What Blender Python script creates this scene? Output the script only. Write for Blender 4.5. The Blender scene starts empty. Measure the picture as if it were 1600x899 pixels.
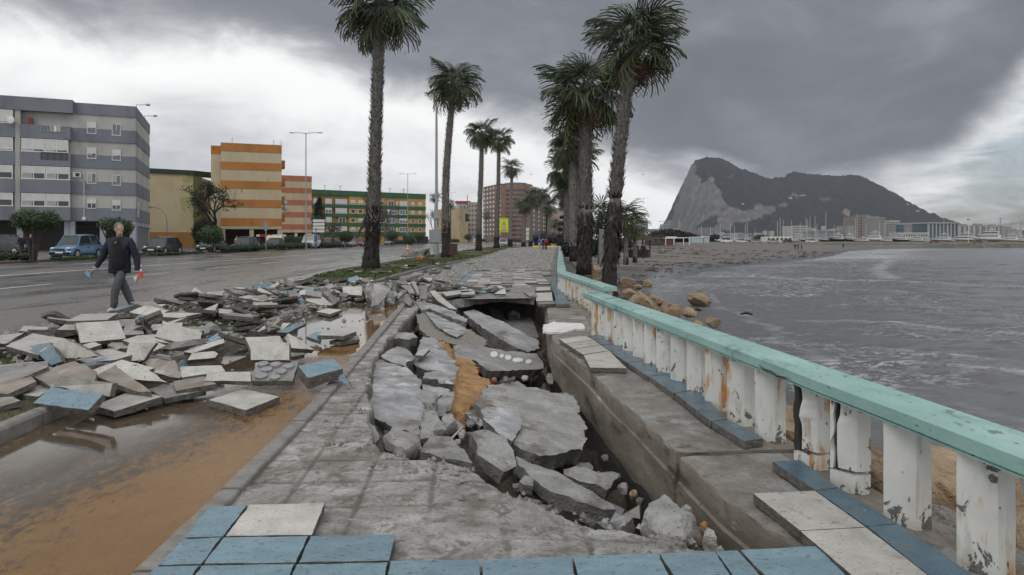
import bpy, bmesh, math, random
import numpy as np
from mathutils import Vector, Matrix, Euler, noise as mnoise
random.seed(7)
SC = bpy.context.scene
COL = SC.collection
R = math.radians
# ---------------------------------------------------------------- camera, world, sun, exposure
F, CX, HY, EYE = 1067.0, 800.0, 374.0, 1.45
cam_d = bpy.data.cameras.new("camera"); cam = bpy.data.objects.new("camera", cam_d); COL.objects.link(cam)
cam.location = (0, 0, EYE); cam.rotation_euler = (R(90), 0, 0)
cam_d.sensor_width = 36.0; cam_d.lens = 36.0*F/1600.0
cam_d.shift_y = -(449.5-HY)/1600.0
cam_d.clip_start = 0.05; cam_d.clip_end = 30000
SC.camera = cam
SUN_EL, SUN_AZ = 42.0, 205.0          # behind the viewer, a little to the west
world = bpy.data.worlds.new("World"); SC.world = world; world.use_nodes = True
SC.view_settings.view_transform = 'Standard'; SC.view_settings.look = 'None'
SC.view_settings.exposure = 0.0; SC.view_settings.gamma = 1.0
SC.render.film_transparent = False
SC.cycles.max_bounces = 6; SC.cycles.volume_bounces = 0

class G:
    """tiny helper around a node tree"""
    def __init__(s, nt): s.nt = nt
    def n(s, t, ins=None, **props):
        nd = s.nt.nodes.new(t)
        for k, v in props.items(): setattr(nd, k, v)
        for k, v in (ins or {}).items():
            if hasattr(v, 'is_output'): s.nt.links.new(v, nd.inputs[k])
            else: nd.inputs[k].default_value = v
        return nd
    def math(s, op, a, b=None, c=None, clamp=False):
        d = {0: a}
        if b is not None: d[1] = b
        if c is not None: d[2] = c
        return s.n('ShaderNodeMath', d, operation=op, use_clamp=clamp).outputs[0]
    def noise(s, vec, scale, detail=6, rough=.55, dist=0., dim='3D'):
        return s.n('ShaderNodeTexNoise', {'Vector': vec, 'Scale': scale, 'Detail': detail, 'Roughness': rough, 'Distortion': dist}, noise_dimensions=dim).outputs[0]
    def ramp(s, fac, stops, interp='LINEAR'):
        nd = s.n('ShaderNodeValToRGB', {'Fac': fac}); r = nd.color_ramp; r.interpolation = interp
        while len(r.elements) > 1: r.elements.remove(r.elements[-1])
        for i, (p, c) in enumerate(stops):
            e = r.elements[0] if i == 0 else r.elements.new(p)
            e.position = p
            e.color = (c, c, c, 1) if isinstance(c, (int, float)) else (c[0], c[1], c[2], 1)
        return nd.outputs[0]
    def step(s, x, a, b):
        return s.n('ShaderNodeMapRange', {0: x, 1: a, 2: b, 3: 0., 4: 1.}, interpolation_type='SMOOTHSTEP').outputs[0]
    def mix(s, fac, a, b, blend='MIX'):
        def c(v): return v if hasattr(v, 'is_output') else ((v, v, v, 1) if isinstance(v, (int, float)) else (v[0], v[1], v[2], 1))
        return s.n('ShaderNodeMix', {0: fac, 6: c(a), 7: c(b)}, data_type='RGBA', blend_type=blend).outputs[2]
    def scale(s, vec, xyz):
        return s.n('ShaderNodeVectorMath', {0: vec, 1: xyz}, operation='MULTIPLY').outputs[0]

def build_world():
    g = G(world.node_tree); nt = world.node_tree
    bg = nt.nodes['Background']
    sky = g.n('ShaderNodeTexSky', sky_type='NISHITA', sun_disc=False)
    sky.sun_elevation = R(SUN_EL); sky.sun_rotation = R(SUN_AZ); sky.air_density = 1.0; sky.dust_density = 2.0
    d = g.n('ShaderNodeTexCoord').outputs['Generated']
    sep = g.n('ShaderNodeSeparateXYZ', {0: d}); x, y, z = sep.outputs
    az = g.math('ARCTAN2', x, y)
    t = g.math('ADD', g.math('DIVIDE', az, 2*math.pi), .5)
    # clouds lie on a deck: direction projected to a plane overhead
    den = g.math('ADD', g.math('MAXIMUM', z, 0.0), .22)
    pv = g.n('ShaderNodeCombineXYZ', {0: g.math('DIVIDE', x, den), 1: g.math('DIVIDE', y, den), 2: 0.}).outputs[0]
    n1 = g.noise(pv, 1.3, 7, .58, .4)
    n2 = g.noise(pv, 4.2, 8, .6, .6)
    n3 = g.noise(g.scale(d, (3, 3, 5)), 2.1, 7, .58, .5)
    # lower rim of the storm cloud, as height over the horizon round the compass
    fc = g.n('ShaderNodeFloatCurve', {1: t}); cv = fc.mapping.curves[0]
    pts = [(-180, .30), (-120, .34), (-75, .30), (-50, .26), (-37, .25), (-30.5, .255), (-27, .265), (-20.5, .262), (-15.7, .24), (-9, .205), (-5, .188), (2, .155), (7, .128), (11, .095), (15, .076), (25, .056), (30, .062), (33, .095), (36, .16), (40, .24), (46, .31), (60, .36), (100, .34), (180, .30)]
    while len(cv.points) > 2: cv.points.remove(cv.points[1])
    cv.points[0].location = (0, pts[0][1]); cv.points[-1].location = (1, pts[-1][1])
    for a, b in pts[1:-1]: cv.points.new(a/360+.5, b)
    fc.mapping.update()
    b = fc.outputs[0]
    wob = g.math('ADD', g.math('MULTIPLY', g.math('SUBTRACT', n1, .5), .10), g.math('MULTIPLY', g.math('SUBTRACT', n3, .5), .13))
    h = g.math('ADD', g.math('SUBTRACT', z, b), wob)
    dark = g.step(h, -.035, .05)
    over = g.step(g.math('ADD', z, g.math('MULTIPLY', g.math('SUBTRACT', n1, .5), .4)), .42, .75)   # the deck thins out overhead
    dark = g.math('MULTIPLY', dark, g.math('SUBTRACT', 1.0, over))
    bright = g.math('MULTIPLY', g.step(h, -.16, -.035), g.math('SUBTRACT', 1.0, g.step(h, -.03, .04)))
    soft = g.math('ADD', g.math('MULTIPLY', n2, .38), g.math('MULTIPLY', n3, .68))
    low = g.ramp(soft, [(.3, (.50, .525, .56)), (.48, (.66, .68, .705)), (.60, (.80, .81, .825)), (.75, (.93, .935, .94))])
    c = g.mix(g.math('MULTIPLY', bright, .9), low, (1.12, 1.12, 1.11))
    deck = g.ramp(g.math('ADD', g.math('MULTIPLY', n1, .45), g.math('MULTIPLY', n3, .55)), [(.3, (.175, .185, .212)), (.5, (.225, .237, .268)), (.7, (.33, .345, .38))])
    rim = g.math('MULTIPLY', g.math('MULTIPLY', g.step(h, .0, .05), g.math('SUBTRACT', 1.0, g.step(h, .08, .26))), g.math('MULTIPLY', g.step(az, R(2), R(16)), g.math('SUBTRACT', 1.0, g.step(az, R(32), R(60)))))
    deck = g.mix(g.math('MULTIPLY', rim, .34), deck, (.085, .09, .105))
    c = g.mix(dark, c, deck)
    ovc = g.ramp(n1, [(.3, (.74, .755, .78)), (.7, (1.02, 1.02, 1.02))])
    c = g.mix(over, c, ovc)
    # blue gap low over the bay: there the clear sky shows
    gapx = g.math('MULTIPLY', g.step(az, R(17), R(31)), g.math('SUBTRACT', 1.0, g.step(az, R(50), R(75))))
    gap = g.math('MULTIPLY', gapx, g.math('SUBTRACT', 1.0, g.step(g.math('ADD', h, g.math('MULTIPLY', g.math('SUBTRACT', n2, .5), .1)), -.075, .02)))
    gap = g.math('MULTIPLY', gap, g.ramp(n2, [(.3, .95), (.75, .5)]))
    skyc = g.mix(1.0, sky.outputs[0], (.075, .075, .075), 'MULTIPLY')
    c = g.mix(gap, c, skyc)
    nt.links.new(c, bg.inputs['Color']); bg.inputs['Strength'].default_value = 1.0
build_world()
sun_d = bpy.data.lights.new("sun", 'SUN'); sun = bpy.data.objects.new("sun", sun_d); COL.objects.link(sun)
sun_d.energy = 0.7; sun_d.angle = R(28); sun_d.color = (1.0, .96, .9)
_a = R(SUN_AZ); _sd = Vector((math.sin(_a)*math.cos(R(SUN_EL)), math.cos(_a)*math.cos(R(SUN_EL)), math.sin(R(SUN_EL))))
sun.rotation_euler = _sd.to_track_quat('Z', 'Y').to_euler(); sun.location = (0, -10, 30)

# ---------------------------------------------------------------- small helpers
def W(px, py, z):
    """the world point at height z that the photograph shows at (px, py)"""
    Y = F*(EYE-z)/(py-HY); return Vector(((px-CX)*Y/F, Y, z))
def at(px, Y): return (px-CX)*Y/F
def ht(py, Y): return EYE-(py-HY)*Y/F

def tag(o, label=None, cat=None, group=None, kind=None):
    for k, v in (('label', label), ('category', cat), ('group', group), ('kind', kind)):
        if v: o[k] = v
    return o
def empty(name, loc, label, cat, group=None, rz=0):
    o = bpy.data.objects.new(name, None); COL.objects.link(o); o.location = loc; o.rotation_euler = (0, 0, rz)
    o.empty_display_size = .2
    return tag(o, label, cat, group)
def link(name, me, parent=None, loc=None):
    o = bpy.data.objects.new(name, me); COL.objects.link(o)
    if parent is not None: o.parent = parent
    if loc is not None: o.location = loc
    return o
def kids(o): return [c for c in KIDS.get(o.name, [])]
KIDS = {}
def copy_tree(o, parent=None):
    c = o.copy(); COL.objects.link(c)
    if parent is not None: c.parent = parent
    for ch in list(o.children): copy_tree(ch, c)
    return c

class MB:
    """collects shapes and links them as one mesh object"""
    def __init__(s): s.v = []; s.f = []; s.m = []
    def add(s, vs, fs, mi=0):
        b = len(s.v); s.v += [tuple(v) for v in vs]; s.f += [tuple(b+i for i in f) for f in fs]; s.m += [mi]*len(fs); return s
    def box(s, x0, x1, y0, y1, z0, z1, M=None, mi=0):
        vs = [Vector(p) for p in ((x0,y0,z0),(x1,y0,z0),(x1,y1,z0),(x0,y1,z0),(x0,y0,z1),(x1,y0,z1),(x1,y1,z1),(x0,y1,z1))]
        if M is not None: vs = [M @ v for v in vs]
        return s.add(vs, [(3,2,1,0),(4,5,6,7),(0,1,5,4),(1,2,6,5),(2,3,7,6),(3,0,4,7)], mi)
    def tube(s, pts, rad, n=8, mi=0, cap=True):
        pts = [Vector(p) for p in pts]; k = len(pts)
        if not isinstance(rad, (list, tuple)): rad = [rad]*k
        vs = []; up = Vector((0, 0, 1)); prev = None
        for i, p in enumerate(pts):
            d = (pts[min(i+1, k-1)]-pts[max(i-1, 0)]).normalized()
            a = prev if prev is not None else (Vector((1, 0, 0)) if abs(d.z) > .9 else up)
            a = (a-d*a.dot(d)).normalized(); prev = a; b = d.cross(a)
            for j in range(n):
                t = 2*math.pi*j/n; vs.append(p+(a*math.cos(t)+b*math.sin(t))*rad[i])
        fs = [(i*n+j, i*n+(j+1) % n, (i+1)*n+(j+1) % n, (i+1)*n+j) for i in range(k-1) for j in range(n)]
        if cap: fs += [tuple(range(n-1, -1, -1)), tuple(range((k-1)*n, k*n))]
        return s.add(vs, fs, mi)
    def prism(s, poly, z0, z1, mi=0):
        n = len(poly)
        vs = [(p[0], p[1], z0) for p in poly]+[(p[0], p[1], z1) for p in poly]
        ar = sum(poly[i][0]*poly[(i+1) % n][1]-poly[(i+1) % n][0]*poly[i][1] for i in range(n))
        fs = [tuple(range(n-1, -1, -1)), tuple(range(n, 2*n))]+[(i, (i+1) % n, n+(i+1) % n, n+i) for i in range(n)]
        if ar < 0: fs = [f[::-1] for f in fs]
        return s.add(vs, fs, mi)
    def ball(s, c, r, seg=10, rings=7, mi=0, sc=(1, 1, 1), rough=0., M=None):
        vs = [(0, 0, -1)]; c = Vector(c)
        for i in range(1, rings):
            ph = math.pi*i/rings-math.pi/2
            for j in range(seg):
                t = 2*math.pi*j/seg; vs.append((math.cos(ph)*math.cos(t), math.cos(ph)*math.sin(t), math.sin(ph)))
        vs.append((0, 0, 1)); out = []
        for v in vs:
            v = Vector(v)
            k = 1+rough*mnoise.noise(v*1.7+c*3.1) if rough else 1
            p = Vector((v.x*sc[0], v.y*sc[1], v.z*sc[2]))*r*k
            if M is not None: p = M @ p
            out.append(c+p)
        fs = [(0, 1+(j+1) % seg, 1+j) for j in range(seg)]
        for i in range(rings-2):
            for j in range(seg):
                a = 1+i*seg; fs.append((a+j, a+(j+1) % seg, a+seg+(j+1) % seg, a+seg+j))
        a = 1+(rings-2)*seg; t = len(vs)-1
        fs += [(a+j, a+(j+1) % seg, t) for j in range(seg)]
        return s.add(out, fs, mi)
    def mesh(s, name, mats, smooth=False, angle=None):
        me = bpy.data.meshes.new(name); me.from_pydata(s.v, [], s.f)
        for m in (mats if isinstance(mats, (list, tuple)) else [mats]): me.materials.append(m)
        if any(s.m): me.polygons.foreach_set('material_index', s.m)
        if smooth:
            me.polygons.foreach_set('use_smooth', [True]*len(s.f))
            if angle: me.set_sharp_from_angle(angle=R(angle))
        me.update(); return me
    def build(s, name, mats, parent=None, loc=None, smooth=False, angle=None):
        return link(name, s.mesh(name, mats, smooth, angle), parent, loc)

def centred(mb):
    """recentre a mesh builder on its footprint; returns the base point"""
    a = np.array(mb.v); c = Vector(((a[:, 0].min()+a[:, 0].max())/2, (a[:, 1].min()+a[:, 1].max())/2, a[:, 2].min()))
    mb.v = [tuple(Vector(v)-c) for v in mb.v]; return c

# numpy noise
def _h(ix, iy, s):
    v = np.sin(ix*127.1+iy*311.7+s*74.7)*43758.5453
    return v-np.floor(v)
def vnoise(x, y, s=0):
    xi = np.floor(x); yi = np.floor(y); fx = x-xi; fy = y-yi
    u = fx*fx*(3-2*fx); w = fy*fy*(3-2*fy)
    return (_h(xi, yi, s)*(1-u)+_h(xi+1, yi, s)*u)*(1-w)+(_h(xi, yi+1, s)*(1-u)+_h(xi+1, yi+1, s)*u)*w
def fbm(x, y, o=4, s=0):
    a = 0; k = .5; t = 0
    for i in range(o):
        a = a+k*vnoise(x*2**i, y*2**i, s+i); t += k; k *= .5
    return a/t*2-1
def sstep(x, a, b):
    t = np.clip((x-a)/(b-a), 0, 1); return t*t*(3-2*t)
def poly_sd(X, Y, poly):
    """signed distance to a polygon, positive inside"""
    ins = np.zeros(X.shape, bool); d = np.full(X.shape, 1e9); n = len(poly)
    for i in range(n):
        x0, y0 = poly[i][:2]; x1, y1 = poly[(i+1) % n][:2]
        c = ((y0 > Y) != (y1 > Y)) & (X < (x1-x0)*(Y-y0)/((y1-y0) or 1e-9)+x0); ins ^= c
        L = (x1-x0)**2+(y1-y0)**2 or 1e-9
        t = np.clip(((X-x0)*(x1-x0)+(Y-y0)*(y1-y0))/L, 0, 1)
        d = np.minimum(d, np.hypot(X-x0-t*(x1-x0), Y-y0-t*(y1-y0)))
    return np.where(ins, d, -d)
def line_sd(X, Y, pl):
    """signed distance to an open polyline; positive to the right of its direction"""
    d = np.full(X.shape, 1e9); sg = np.ones(X.shape)
    for i in range(len(pl)-1):
        x0, y0 = pl[i]; x1, y1 = pl[i+1]; L = (x1-x0)**2+(y1-y0)**2
        t = np.clip(((X-x0)*(x1-x0)+(Y-y0)*(y1-y0))/L, 0, 1)
        q = np.hypot(X-x0-t*(x1-x0), Y-y0-t*(y1-y0))
        s = np.sign((x1-x0)*(Y-y0)-(y1-y0)*(X-x0)); m = q < d
        sg = np.where(m, -s, sg); d = np.where(m, q, d)
    return d*sg
def pl_x(pl, y): return np.interp(y, [p[1] for p in pl], [p[0] for p in pl])
def grid_mesh(name, P, mat, attrs=None, smooth=True):
    """P: (ny,nx,3) array"""
    ny, nx = P.shape[:2]; idx = np.arange(ny*nx).reshape(ny, nx)
    q = np.stack([idx[:-1, :-1], idx[:-1, 1:], idx[1:, 1:], idx[1:, :-1]], -1).reshape(-1, 4)
    me = bpy.data.meshes.new(name); nf = len(q)
    me.vertices.add(ny*nx); me.vertices.foreach_set('co', P.reshape(-1).astype(np.float32))
    me.loops.add(nf*4); me.loops.foreach_set('vertex_index', q.reshape(-1).astype(np.int32))
    me.polygons.add(nf); me.polygons.foreach_set('loop_start', np.arange(0, nf*4, 4, dtype=np.int32))
    me.update(calc_edges=True); me.validate()
    if smooth: me.polygons.foreach_set('use_smooth', np.ones(nf, bool))
    for k, a in (attrs or {}).items():
        at_ = me.attributes.new(k, 'FLOAT', 'POINT'); at_.data.foreach_set('value', a.reshape(-1).astype(np.float32))
    me.materials.append(mat); return me

# ---------------------------------------------------------------- materials
MATS = {}
def base_mat(name):
    m = bpy.data.materials.new(name); m.use_nodes = True; MATS[name] = m
    g = G(m.node_tree); b = m.node_tree.nodes['Principled BSDF']
    pos = g.n('ShaderNodeNewGeometry').outputs['Position']
    return m, g, b, pos
def setp(g, b, **kw):
    for k, v in kw.items():
        k = k.replace('_', ' ')
        if hasattr(v, 'is_output'): g.nt.links.new(v, b.inputs[k])
        elif k == 'Base Color': b.inputs[k].default_value = (v[0], v[1], v[2], 1)
        else: b.inputs[k].default_value = v
def bump(g, b, h, dist, strength=1.0):
    n = g.n('ShaderNodeBump', {'Height': h, 'Distance': dist, 'Strength': strength}); g.nt.links.new(n.outputs[0], b.inputs['Normal'])
def pm(name, stops, scale=3., detail=8, rough=(.6, .9), bs=30., bd=.004, stretch=(1, 1, 1), speck=None, metal=0., dist=.3, coat=0., spec=.5, obj=False, rand=0.):
    m, g, b, pos = base_mat(name)
    if obj: pos = g.n('ShaderNodeTexCoord').outputs['Object']
    v = g.scale(pos, stretch)
    n = g.noise(v, scale, detail, .6, dist)
    c = g.ramp(n, stops)
    for col, s, lo, hi in (speck or []):
        k = g.step(g.noise(v, s, 4, .6), lo, hi); c = g.mix(k, c, col)
    if rand:
        oi = g.n('ShaderNodeObjectInfo').outputs['Random']
        c = g.mix(1.0, c, g.ramp(oi, [(0, 1-rand), (1, 1+rand)]), 'MULTIPLY')
    r = g.ramp(g.noise(pos, scale*.7+.31, 5, .6), [(.35, rough[0]), (.65, rough[1])])
    setp(g, b, Base_Color=c, Roughness=r, Metallic=metal, Coat_Weight=coat, Specular_IOR_Level=spec)
    if bd: bump(g, b, g.noise(v, bs, 5, .6), bd)
    return m
def flat(name, col, rough=.5, metal=0., coat=0., var=.12, spec=.5):
    c = Vector(col)
    return pm(name, [(.3, c*(1-var)), (.7, c*(1+var))], 4., 5, (rough*.85, min(1, rough*1.1)), 0, 0, metal=metal, coat=coat, spec=spec)

mt_tile = pm('pale_tile', [(.3, (.40, .385, .35)), (.55, (.53, .515, .475)), (.75, (.60, .585, .55))], 5, 8, (.35, .6), 70, .003, speck=[((.30, .27, .235), 7, .57, .74), ((.36, .34, .30), 60, .55, .66), ((.27, .24, .205), 26, .61, .70)], rand=.16)
mt_tileb = pm('blue_tile', [(.3, (.145, .245, .30)), (.55, (.20, .315, .38)), (.8, (.26, .375, .43))], 5, 8, (.28, .6), 60, .006, stretch=(1, 2, 1), speck=[((.15, .135, .115), 24, .585, .64), ((.12, .15, .17), 90, .56, .66), ((.34, .38, .40), 40, .66, .74)], rand=.12)
mt_tileg = pm('grey_tile', [(.3, (.20, .195, .185)), (.55, (.30, .29, .275)), (.75, (.42, .41, .39))], 4, 8, (.35, .7), 50, .004, speck=[((.17, .14, .11), 5, .55, .7), ((.50, .49, .48), 7, .64, .74)], rand=.2)
mt_tiled = pm('dirty_tile', [(.3, (.155, .125, .095)), (.5, (.25, .215, .175)), (.7, (.36, .34, .31))], 4, 8, (.35, .7), 50, .004, speck=[((.43, .42, .42), 4, .62, .7)], rand=.2)
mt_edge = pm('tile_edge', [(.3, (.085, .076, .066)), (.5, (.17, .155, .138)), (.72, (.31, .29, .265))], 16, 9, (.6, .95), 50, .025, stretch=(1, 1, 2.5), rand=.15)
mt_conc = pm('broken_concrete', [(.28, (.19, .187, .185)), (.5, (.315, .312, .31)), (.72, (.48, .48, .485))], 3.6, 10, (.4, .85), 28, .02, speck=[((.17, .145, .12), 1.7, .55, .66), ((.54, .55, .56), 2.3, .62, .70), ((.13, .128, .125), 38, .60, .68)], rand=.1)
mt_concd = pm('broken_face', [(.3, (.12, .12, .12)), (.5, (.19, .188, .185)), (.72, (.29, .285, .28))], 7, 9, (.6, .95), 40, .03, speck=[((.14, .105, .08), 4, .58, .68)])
mt_concr = pm('rough_concrete', [(.28, (.235, .23, .22)), (.5, (.36, .355, .34)), (.72, (.49, .485, .47))], 4, 10, (.55, .95), 32, .03, speck=[((.19, .162, .135), 2.3, .55, .67), ((.12, .112, .105), 42, .60, .68), ((.50, .49, .475), 60, .64, .72)], rand=.08)
mt_aggr = pm('gravel_concrete', [(.3, (.16, .145, .13)), (.5, (.27, .25, .225)), (.7, (.40, .38, .35))], 42, 4, (.6, .95), 42, .03)
mt_earth = pm('sand_earth', [(.3, (.30, .16, .065)), (.55, (.44, .26, .115)), (.75, (.54, .36, .19))], 6, 9, (.7, .95), 40, .03, speck=[((.16, .09, .045), 14, .62, .7)])
mt_rock = pm('ochre_rock', [(.28, (.17, .12, .075)), (.5, (.35, .25, .155)), (.72, (.50, .40, .28))], 3.1, 10, (.6, .9), 11, .09, speck=[((.09, .075, .06), 2.1, .58, .7), ((.12, .12, .06), 1.3, .66, .74)], rand=.15)
mt_wall = pm('seawall_concrete', [(.28, (.125, .105, .08)), (.5, (.205, .178, .142)), (.72, (.32, .285, .23))], 2.2, 9, (.45, .85), 40, .006, stretch=(1, .5, 2.2), speck=[((.085, .068, .048), 3, .54, .68), ((.40, .38, .34), 6, .65, .72), ((.10, .085, .065), 34, .60, .68)])
mt_walltop = pm('seawall_top', [(.28, (.145, .13, .112)), (.5, (.235, .218, .195)), (.72, (.36, .345, .32))], 3.4, 10, (.3, .8), 26, .03, speck=[((.33, .33, .325), 1.5, .54, .62), ((.13, .11, .09), 2.6, .58, .66), ((.13, .12, .105), 40, .60, .68)])
mt_kerb = pm('kerb_concrete', [(.3, (.17, .155, .14)), (.55, (.26, .245, .225)), (.75, (.35, .335, .31))], 8, 9, (.45, .85), 90, .006)
mt_white = pm('white_plaster', [(.3, (.60, .59, .56)), (.6, (.78, .775, .75))], 5, 8, (.5, .8), 30, .01)
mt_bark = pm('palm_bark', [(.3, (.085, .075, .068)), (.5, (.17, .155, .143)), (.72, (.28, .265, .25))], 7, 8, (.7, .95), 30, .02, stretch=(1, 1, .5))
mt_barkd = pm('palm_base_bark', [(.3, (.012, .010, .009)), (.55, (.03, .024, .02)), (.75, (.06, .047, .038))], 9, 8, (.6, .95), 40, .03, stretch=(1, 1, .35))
mt_leaf = pm('palm_leaf', [(.3, (.03, .048, .024)), (.55, (.068, .096, .048)), (.75, (.125, .155, .085))], 5, 6, (.4, .6), 0, 0, rand=.35)
mt_leafy = pm('palm_leaf_lower', [(.3, (.045, .06, .022)), (.55, (.085, .095, .037)), (.75, (.13, .13, .06))], 5, 6, (.45, .65), 0, 0, rand=.3)
mt_dead = pm('palm_leaf_dead', [(.3, (.11, .06, .032)), (.55, (.19, .11, .06)), (.75, (.27, .17, .1))], 5, 6, (.6, .8), 0, 0, rand=.25)
mt_green = pm('shrub_leaf', [(.3, (.018, .04, .012)), (.55, (.042, .085, .025)), (.75, (.075, .125, .038))], 9, 6, (.5, .7), 0, 0)
mt_green2 = pm('tree_leaf', [(.3, (.028, .036, .018)), (.55, (.058, .068, .032)), (.75, (.10, .105, .055))], 6, 6, (.5, .7), 0, 0)
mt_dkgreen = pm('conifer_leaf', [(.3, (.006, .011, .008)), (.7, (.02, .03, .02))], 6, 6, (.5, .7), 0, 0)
mt_wood = pm('tree_bark', [(.3, (.03, .025, .02)), (.7, (.085, .07, .06))], 7, 7, (.7, .95), 30, .01)
mt_twig = pm('twig_bark', [(.3, (.10, .085, .075)), (.7, (.17, .15, .135))], 7, 7, (.7, .95), 0, 0)
mt_metal = flat('galvanised_steel', (.36, .37, .38), .45, .3)
mt_dark = flat('dark_plastic', (.03, .03, .032), .5)
mt_rubber = flat('tyre_rubber', (.018, .018, .018), .8)
mt_rim = flat('alloy_rim', (.55, .56, .58), .35, .6)
mt_glass = flat('window_glass', (.035, .045, .052), .12, spec=.8, var=.3)
mt_glassg = flat('grey_glass', (.13, .15, .17), .15, spec=.8, var=.3)
mt_shut = pm('roller_shutter', [(.3, (.56, .56, .55)), (.7, (.70, .70, .69))], 2, 5, (.5, .7), 0, 0)
mt_wframe = flat('window_frame_white', (.72, .72, .71), .5)
mt_curt = flat('curtain', (.40, .40, .39), .8, var=.25)
mt_red = flat('signal_red', (.62, .06, .03), .5)
mt_orange = flat('cone_orange', (.75, .10, .04), .5)
mt_wht = flat('white_paint', (.74, .74, .73), .5)
mt_brownm = flat('brown_steel', (.075, .045, .035), .6)
mt_blue = flat('sign_blue', (.03, .06, .28), .5)
mt_skin = flat('skin', (.50, .31, .235), .55, var=.1)
# ---------------------------------------------------------------- plan lines (metres; the viewer stands at 0,0 and looks along +Y)
KERB = [(-1.55, .5), (-1.67, 3.0), (-1.79, 5.82), (-2.1, 10.0), (-2.57, 16.1), (-2.75, 20)]          # cycle path | promenade
LK = [(-3.70, .5), (-3.79, 5.06), (-3.87, 5.82), (-4.06, 10.97), (-4.3, 13.3), (-4.5, 20), (-4.6, 26), (-4.2, 35), (-2.5, 55), (-.6, 97), (2.2, 133)]   # grass | cycle path
RE = [(-7.7, -5), (-7.6, 11), (-7.55, 23), (-8.3, 35), (-6.9, 81), (-3.9, 129), (2, 220), (14, 420)]       # road | grass
WALL = [(1.62, .8), (1.52, 2.0), (1.365, 3.4), (1.30, 3.55), (1.217, 3.95), (1.14, 4.72), (1.044, 5.86), (.955, 6.6), (.87, 7.77), (.60, 10.0), (.62, 12.0), (.78, 16)]  # trench | seawall
FARRAIL = [(1.86, 11.6), (1.27, 18.8), (2.0, 30), (7.0, 103)]
SEA_Z = -2.0
SHORE = [(3.0, -30), (4.5, 4), (6.0, 12), (6.5, 22), (7.3, 32), (9.0, 42), (12.5, 56), (24, 80), (60, 130), (99, 200), (135, 245), (175, 268), (420, 285), (1500, 330), (6000, 300)]
FARW = 'far'

# ---------------------------------------------------------------- ground sheet
def m_ground():
    m, g, b, pos = base_mat('beach_sand')
    n = g.noise(pos, .35, 9, .6, .4)
    c = g.ramp(n, [(.3, (.115, .105, .096)), (.5, (.165, .152, .138)), (.7, (.215, .20, .183))])
    # wrack washed ashore in lines along the beach
    w = g.noise(g.scale(pos, (.16, .5, 1)), 1.0, 8, .62, 1.2)
    w2 = g.noise(g.scale(pos, (.5, .9, 1)), 1.3, 6, .7)
    a = g.n('ShaderNodeAttribute', attribute_name='shore').outputs['Fac']
    wr = g.math('MULTIPLY', g.step(w, .49, .57), g.step(w2, .40, .55))
    wr = g.math('MULTIPLY', wr, g.step(a, 5, 14))
    c = g.mix(g.math('MULTIPLY', wr, .85), c, g.ramp(w2, [(.4, (.030, .022, .016)), (.6, (.085, .045, .025))]))
    far = g.step(a, 48, 85)
    c = g.mix(far, c, g.ramp(g.noise(pos, .12, 6), [(.4, (.075, .072, .055)), (.6, (.12, .112, .075))]))
    wet = g.math('SUBTRACT', 1.0, g.step(g.math('ADD', a, g.math('MULTIPLY', n, 4)), 3, 15))
    c = g.mix(g.math('MULTIPLY', wet, .72), c, (.052, .051, .05))
    r = g.n('ShaderNodeMapRange', {0: wet, 3: .8, 4: .22}).outputs[0]
    setp(g, b, Base_Color=c, Roughness=r); bump(g, b, g.noise(pos, 6, 7, .65), .03)
    return m
def ground():
    xs = np.concatenate([-np.geomspace(2500, 12, 60), np.arange(-11, 16, .45), np.geomspace(16.2, 4600, 110)])
    ys = np.concatenate([np.arange(-40, -1, 3.), np.arange(-1, 60, .6), np.geomspace(60.8, 4300, 150)])
    X, Y = np.meshgrid(xs, ys)
    sh = -line_sd(X, Y, SHORE)                # positive on land
    z = np.where(sh > 0, SEA_Z+np.minimum(sh*.034, 2.0), SEA_Z+sh*.05)
    z = np.maximum(z, -9)
    rail = np.interp(Y, [-50, 2.7, 11.2, 18.8, 30, 103, 400], [2.6, 2.1, 1.3, 1.3, 2.0, 7.0, 30])
    inl = sstep(rail+.9-X, -1.6, .2)          # inland of the balustrade
    z = z*(1-inl)+inl*(-.34)
    pit = (X > -3.4) & (X < 2.6) & (Y < 19) & (Y > -3)
    z = np.where(pit, np.minimum(z, -1.6), z)
    # far land behind the beach and the harbour mole
    land = (Y > 262) & (sh > 2)
    z = np.where(land, np.maximum(z, -.25+0*z), z)
    z = z+np.where(inl < .5, .05*fbm(X*.8, Y*.8, 4, 3)+.10*fbm(X*.06, Y*.2, 3, 9)*sstep(sh, 8, 30), 0)
    me = grid_mesh('ground', np.stack([X, Y, z], -1), m_ground(), {'shore': sh})
    tag(link('ground', me), kind='structure')
ground()
def ground_z(x, y):
    sh = float(-line_sd(np.array([x]), np.array([y]), SHORE)[0])
    return SEA_Z+min(sh*.034, 2.0) if sh > 0 else SEA_Z+sh*.05

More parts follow.
